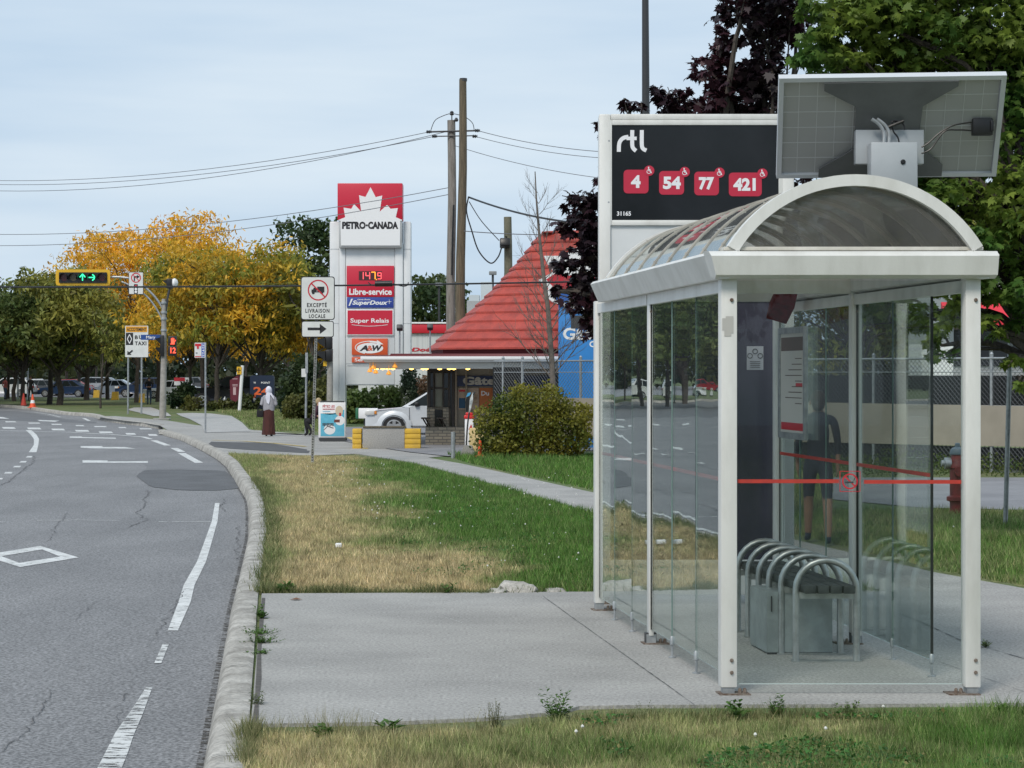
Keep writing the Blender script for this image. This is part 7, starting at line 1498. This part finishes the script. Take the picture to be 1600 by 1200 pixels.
def walker(label, loc, rz, h, top, bottom, skin, shoe, hair, stride=.22, arms='down', extra=None, sleeve=1.02, short=0.0, name='person', hairlen=.0, group=None):
    o = thing(name, loc, label, 'person', group); s = stride
    J = {'pelvis': (0, 0, .95, .125, .10), 'belly': (0, 0, 1.08, .12, .095), 'chest': (0, .0, 1.28, .15, .105), 'shoulders': (0, 0, 1.42, .10, .085), 'neck': (0, -.005, 1.50, .055, .055), 'skull': (0, -.015, 1.60, .078, .092), 'crown': (0, -.005, 1.685, .066, .078)}
    E = [('pelvis', 'belly'), ('belly', 'chest'), ('chest', 'shoulders'), ('shoulders', 'neck'), ('neck', 'skull'), ('skull', 'crown')]
    for sd_, k in (('l', 1), ('r', -1)):
        st = s * k
        J.update({'hip' + sd_: (.09 * k, 0, .88, .095, .095), 'knee' + sd_: (.10 * k, -st * .55 - .02, .49, .062, .062), 'calf' + sd_: (.10 * k, -st * .8 + .03, .32, .055, .055), 'ankle' + sd_: (.10 * k, -st + .04, .09, .038, .04), 'heel' + sd_: (.10 * k, -st + .03, .04, .036, .036), 'toe' + sd_: (.115 * k, -st - .16, .03, .04, .026)})
        E += [('pelvis', 'hip' + sd_), ('hip' + sd_, 'knee' + sd_), ('knee' + sd_, 'calf' + sd_), ('calf' + sd_, 'ankle' + sd_), ('ankle' + sd_, 'heel' + sd_), ('heel' + sd_, 'toe' + sd_)]
        if arms == 'front': el, wr_, dirn = (.25 * k, .02, 1.14), (.10 * k, -.20, 1.12), Vector((-k * .6, -.6, .0))
        else: el, wr_, dirn = (.225 * k, .05 + .10 * st, 1.16), (.225 * k, -.04 - st * .35, .93), Vector((0, -.1, -1))
        J.update({'sh' + sd_: (.18 * k, 0, 1.41, .058, .058), 'el' + sd_: (*el, .043, .043), 'wr' + sd_: (*wr_, .027, .027)})
        E += [('shoulders', 'sh' + sd_), ('sh' + sd_, 'el' + sd_), ('el' + sd_, 'wr' + sd_)]
        w_ = Vector(wr_); d = dirn.normalized(); sv_ = Vector((0, 1, 0)) if arms != 'front' else Vector((0, 0, 1)); pm2 = w_ + d * .07; J['palm' + sd_] = (*pm2, .034, .018); E.append(('wr' + sd_, 'palm' + sd_))
        for f_, (of, ln) in enumerate(((-.026, .06), (-.009, .075), (.009, .07), (.026, .055))):
            a1 = pm2 + sv_ * of + d * .035; a2 = a1 + d * ln + Vector((-k * .012, -.01, 0)); J['f%d%s' % (f_, sd_)] = (*a1, .010, .010); J['g%d%s' % (f_, sd_)] = (*a2, .007, .007); E += [('palm' + sd_, 'f%d%s' % (f_, sd_)), ('f%d%s' % (f_, sd_), 'g%d%s' % (f_, sd_))]
        th = w_ + d * .03 - sv_ * .03; J['t' + sd_] = (*th, .012, .012); J['u' + sd_] = (*(th + d * .045 - sv_ * .02), .008, .008); E += [('palm' + sd_, 't' + sd_), ('t' + sd_, 'u' + sd_)]
    def reg(c):
        hand = abs(c.x) > .2 and c.z < sleeve or (arms == 'front' and c.y < -.15 and 1.02 < c.z < 1.2)
        if c.z > 1.50 or hand: return 2
        if c.z > .93: return 0
        if c.z < .10: return 3
        if c.z < short: return 2
        return 1
    bd = skin_body('body', J, E, 'pelvis', [top, bottom, skin, shoe], reg, o); k = h / 1.75; o.scale = (k, k, k); o.rotation_euler = (0, 0, rz)
    def ellm(m, c, r, mi=0, cut=None):
        b = bmesh.new(); bmesh.ops.create_uvsphere(b, u_segments=16, v_segments=10, radius=1)
        for v in b.verts: v.co = Vector((v.co.x * r[0] + c[0], v.co.y * r[1] + c[1], v.co.z * r[2] + c[2]))
        m.bm(b, mi)
    if hair:
        m = MB(); ellm(m, (0, .012, 1.655), (.088, .10, .10)); ellm(m, (0, .05, 1.60), (.075, .06, .09 + hairlen)); q = m.build('hair', hair); q.parent = o
    m = MB(); ellm(m, (0, -.108, 1.60), (.014, .022, .022))
    for k2 in (-1, 1): ellm(m, (.086 * k2, .0, 1.61), (.012, .02, .03))
    q = m.build('face_features', skin); q.parent = o
    m = MB()
    for k2 in (-1, 1): ellm(m, (.032 * k2, -.098, 1.625), (.012, .008, .007))
    q = m.build('eyes', dgrey); q.parent = o
    return o
skinm = mat('skin', (.42, .24, .17), r=.55); skind = mat('skin_tan', (.25, .14, .09), r=.6); hoodie = mat('grey_hoodie', (.34, .335, .36), (.29, .285, .31), sc=8, r=.9); brown = mat('brown_skirt', (.075, .022, .018), (.045, .015, .012), sc=5, r=.9, stretch=(6, 6, .6)); blk = mat('black_cloth', (.012, .012, .014), r=.9); jeans = mat('jeans', (.05, .08, .13), r=.9); scarf = mat('white_scarf', (.70, .70, .78), (.6, .6, .68), sc=7, r=.85)
# woman with headscarf, back to the viewer
pl_ = G(420, 682); wo = walker('person walking away in white headscarf, grey hoodie and long brown skirt', pl_, R(180), 1.56, hoodie, brown, skinm, blk, None, .12, 'front')
m = MB(); sec = [(1.02, .155, .13), (.9, .185, .16), (.6, .20, .18), (.3, .22, .20), (.06, .235, .22)]
m2 = []; n = 28
for z, a, c in sec: m2 += [((a * (1 + .07 * math.cos(7 * t_) * (1.1 - z))) * math.cos(t_), (c * (1 + .07 * math.cos(7 * t_) * (1.1 - z))) * math.sin(t_), z) for t_ in [2 * math.pi * i / n for i in range(n)]]
m.add(m2, [(i * n + j, i * n + (j + 1) % n, (i + 1) * n + (j + 1) % n, (i + 1) * n + j) for i in range(4) for j in range(n)]); q = m.build('skirt', brown); q.parent = wo
m = MB(); m.lathe([(.15, .88), (.20, .92), (.205, 1.05), (.20, 1.25), (.19, 1.38), (.13, 1.45), (.06, 1.5)], (0, 0, 0), 24, 0, 'z', 1.0, .72)
m.tube([(-.19, 0, 1.38), (-.25, .03, 1.15), (-.17, -.12, 1.08)], [.07, .068, .05], 12); m.tube([(.19, 0, 1.38), (.25, .03, 1.15), (.17, -.12, 1.08)], [.07, .068, .05], 12); q = m.build('hoodie', hoodie); q.parent = wo
m = MB(); b = bmesh.new(); bmesh.ops.create_uvsphere(b, u_segments=20, v_segments=14, radius=1)
for v in b.verts: v.co = Vector((v.co.x * (.112 + .03 * max(0, -v.co.z)), v.co.y * .125 + .01, v.co.z * .15 + 1.635))
m.bm(b); cl = [(-.06, .13, 1.55), (.06, .14, 1.56), (.10, .16, 1.40), (.05, .17, 1.20), (-.02, .175, 1.14), (-.06, .165, 1.30)]; m.prism(cl, (0, -.04, 0)); m.prism([(.0, .12, 1.56), (-.11, .11, 1.54), (-.19, .13, 1.40), (-.20, .12, 1.30), (-.12, .15, 1.42)], (0, -.04, 0)); q = m.build('headscarf', scarf); q.parent = wo
bgp = pl_ + Vector((-.27, -.02, 0)); bg_ = thing('handbag', bgp + Vector((0, 0, .62)), 'black handbag carried by the person in the white headscarf', 'bag'); m = MB(); m.box(bgp + Vector((0, 0, .72)), (.22, .12, .22), 0, .04); m.build('bag_body', blk, bg_)
m = MB(); m.tube(curve([bgp + Vector(v) for v in ((-.08, 0, .82), (-.04, 0, .95), (.06, 0, 1.0), (.08, 0, .83))]), .012, 6); m.build('strap', blk, bg_)
# person crouching behind the pavement board
cp = G(487, 683) + Vector((0, .2, 0)); cr_ = thing('person', cp, 'blond person in black boots crouching behind the pavement board', 'person')
J = {'pelvis': (.0, 0, .50, .12, .11), 'belly': (.06, 0, .66, .115, .10), 'chest': (.14, 0, .82, .13, .11), 'shoulders': (.19, 0, .92, .09, .09), 'neck': (.20, 0, 1.0, .05, .05), 'skull': (.22, -.02, 1.08, .075, .085), 'crown': (.21, -.01, 1.16, .06, .07),
     'hipl': (-.05, .1, .48, .09, .09), 'kneel': (-.24, .1, .56, .065, .065), 'anklel': (-.16, .1, .12, .05, .05), 'toel': (-.26, .1, .045, .045, .035), 'hipr': (-.04, -.1, .46, .09, .09), 'kneer': (-.20, -.1, .50, .06, .06), 'ankler': (.0, -.12, .16, .045, .045), 'toer': (-.1, -.12, .05, .045, .035),
     'shr': (.17, -.16, .90, .055, .055), 'elr': (.10, -.22, .68, .04, .04), 'wrr': (.28, -.2, .62, .027, .027), 'hndr': (.36, -.19, .61, .03, .015), 'shl': (.17, .16, .90, .055, .055), 'ell': (.10, .22, .70, .04, .04), 'wrl': (.25, .2, .62, .027, .027), 'hndl': (.33, .19, .61, .03, .015)}
E = [('pelvis', 'belly'), ('belly', 'chest'), ('chest', 'shoulders'), ('shoulders', 'neck'), ('neck', 'skull'), ('skull', 'crown')]
for s_ in 'lr': E += [('pelvis', 'hip' + s_), ('hip' + s_, 'knee' + s_), ('knee' + s_, 'ankle' + s_), ('ankle' + s_, 'toe' + s_), ('shoulders', 'sh' + s_), ('sh' + s_, 'el' + s_), ('el' + s_, 'wr' + s_), ('wr' + s_, 'hnd' + s_)]
skin_body('body', J, E, 'pelvis', [mat('plum_top', (.05, .018, .03), r=.9), blk, skinm], lambda c: 2 if (c.z > .99 or (c.x > .17 and c.z < .68)) else 0 if c.z > .6 and c.x > -.02 else 1, cr_)
m = MB(); b = bmesh.new(); bmesh.ops.create_uvsphere(b, u_segments=16, v_segments=10, radius=1)
for v in b.verts: v.co = Vector((v.co.x * .10 + .19, v.co.y * .10 + .02, v.co.z * .11 + 1.12))
m.bm(b); q = m.build('hair', mat('blond_hair', (.45, .35, .2), (.3, .22, .12), sc=20, r=.8)); q.parent = cr_
# far figures and the one seen through the shelter
walker('person in a black jacket and jeans standing by the third yellow block', G(233, 632) + Vector((0, 0, 0)), 0, 1.75, blk, jeans, skinm, blk, mat('dark_hair', (.03, .02, .015), r=.8), .05, 'front')
walker('person all in black standing right of the far arrow sign posts', (X(48, 150), 150, 0), R(40), 1.8, blk, blk, skind, blk, MATS['dark_hair'], .08)
walker('person in a red shirt and jeans at the left picture edge', (X(8, 160), 160, 0), R(150), 1.7, mat('faded_red', (.32, .09, .08), r=.9), jeans, skinm, blk, MATS['dark_hair'], .15)
gv = G(1278, 848, .018); walker('person in dark top and shorts walking behind the shelter glass', gv, R(175), 1.78, mat('dark_blue_top', (.02, .022, .03), r=.9), mat('dark_shorts', (.03, .035, .05), r=.9), skind, mat('dark_shoe', (.02, .035, .06), r=.6), MATS['dark_hair'], .25, short=.52)
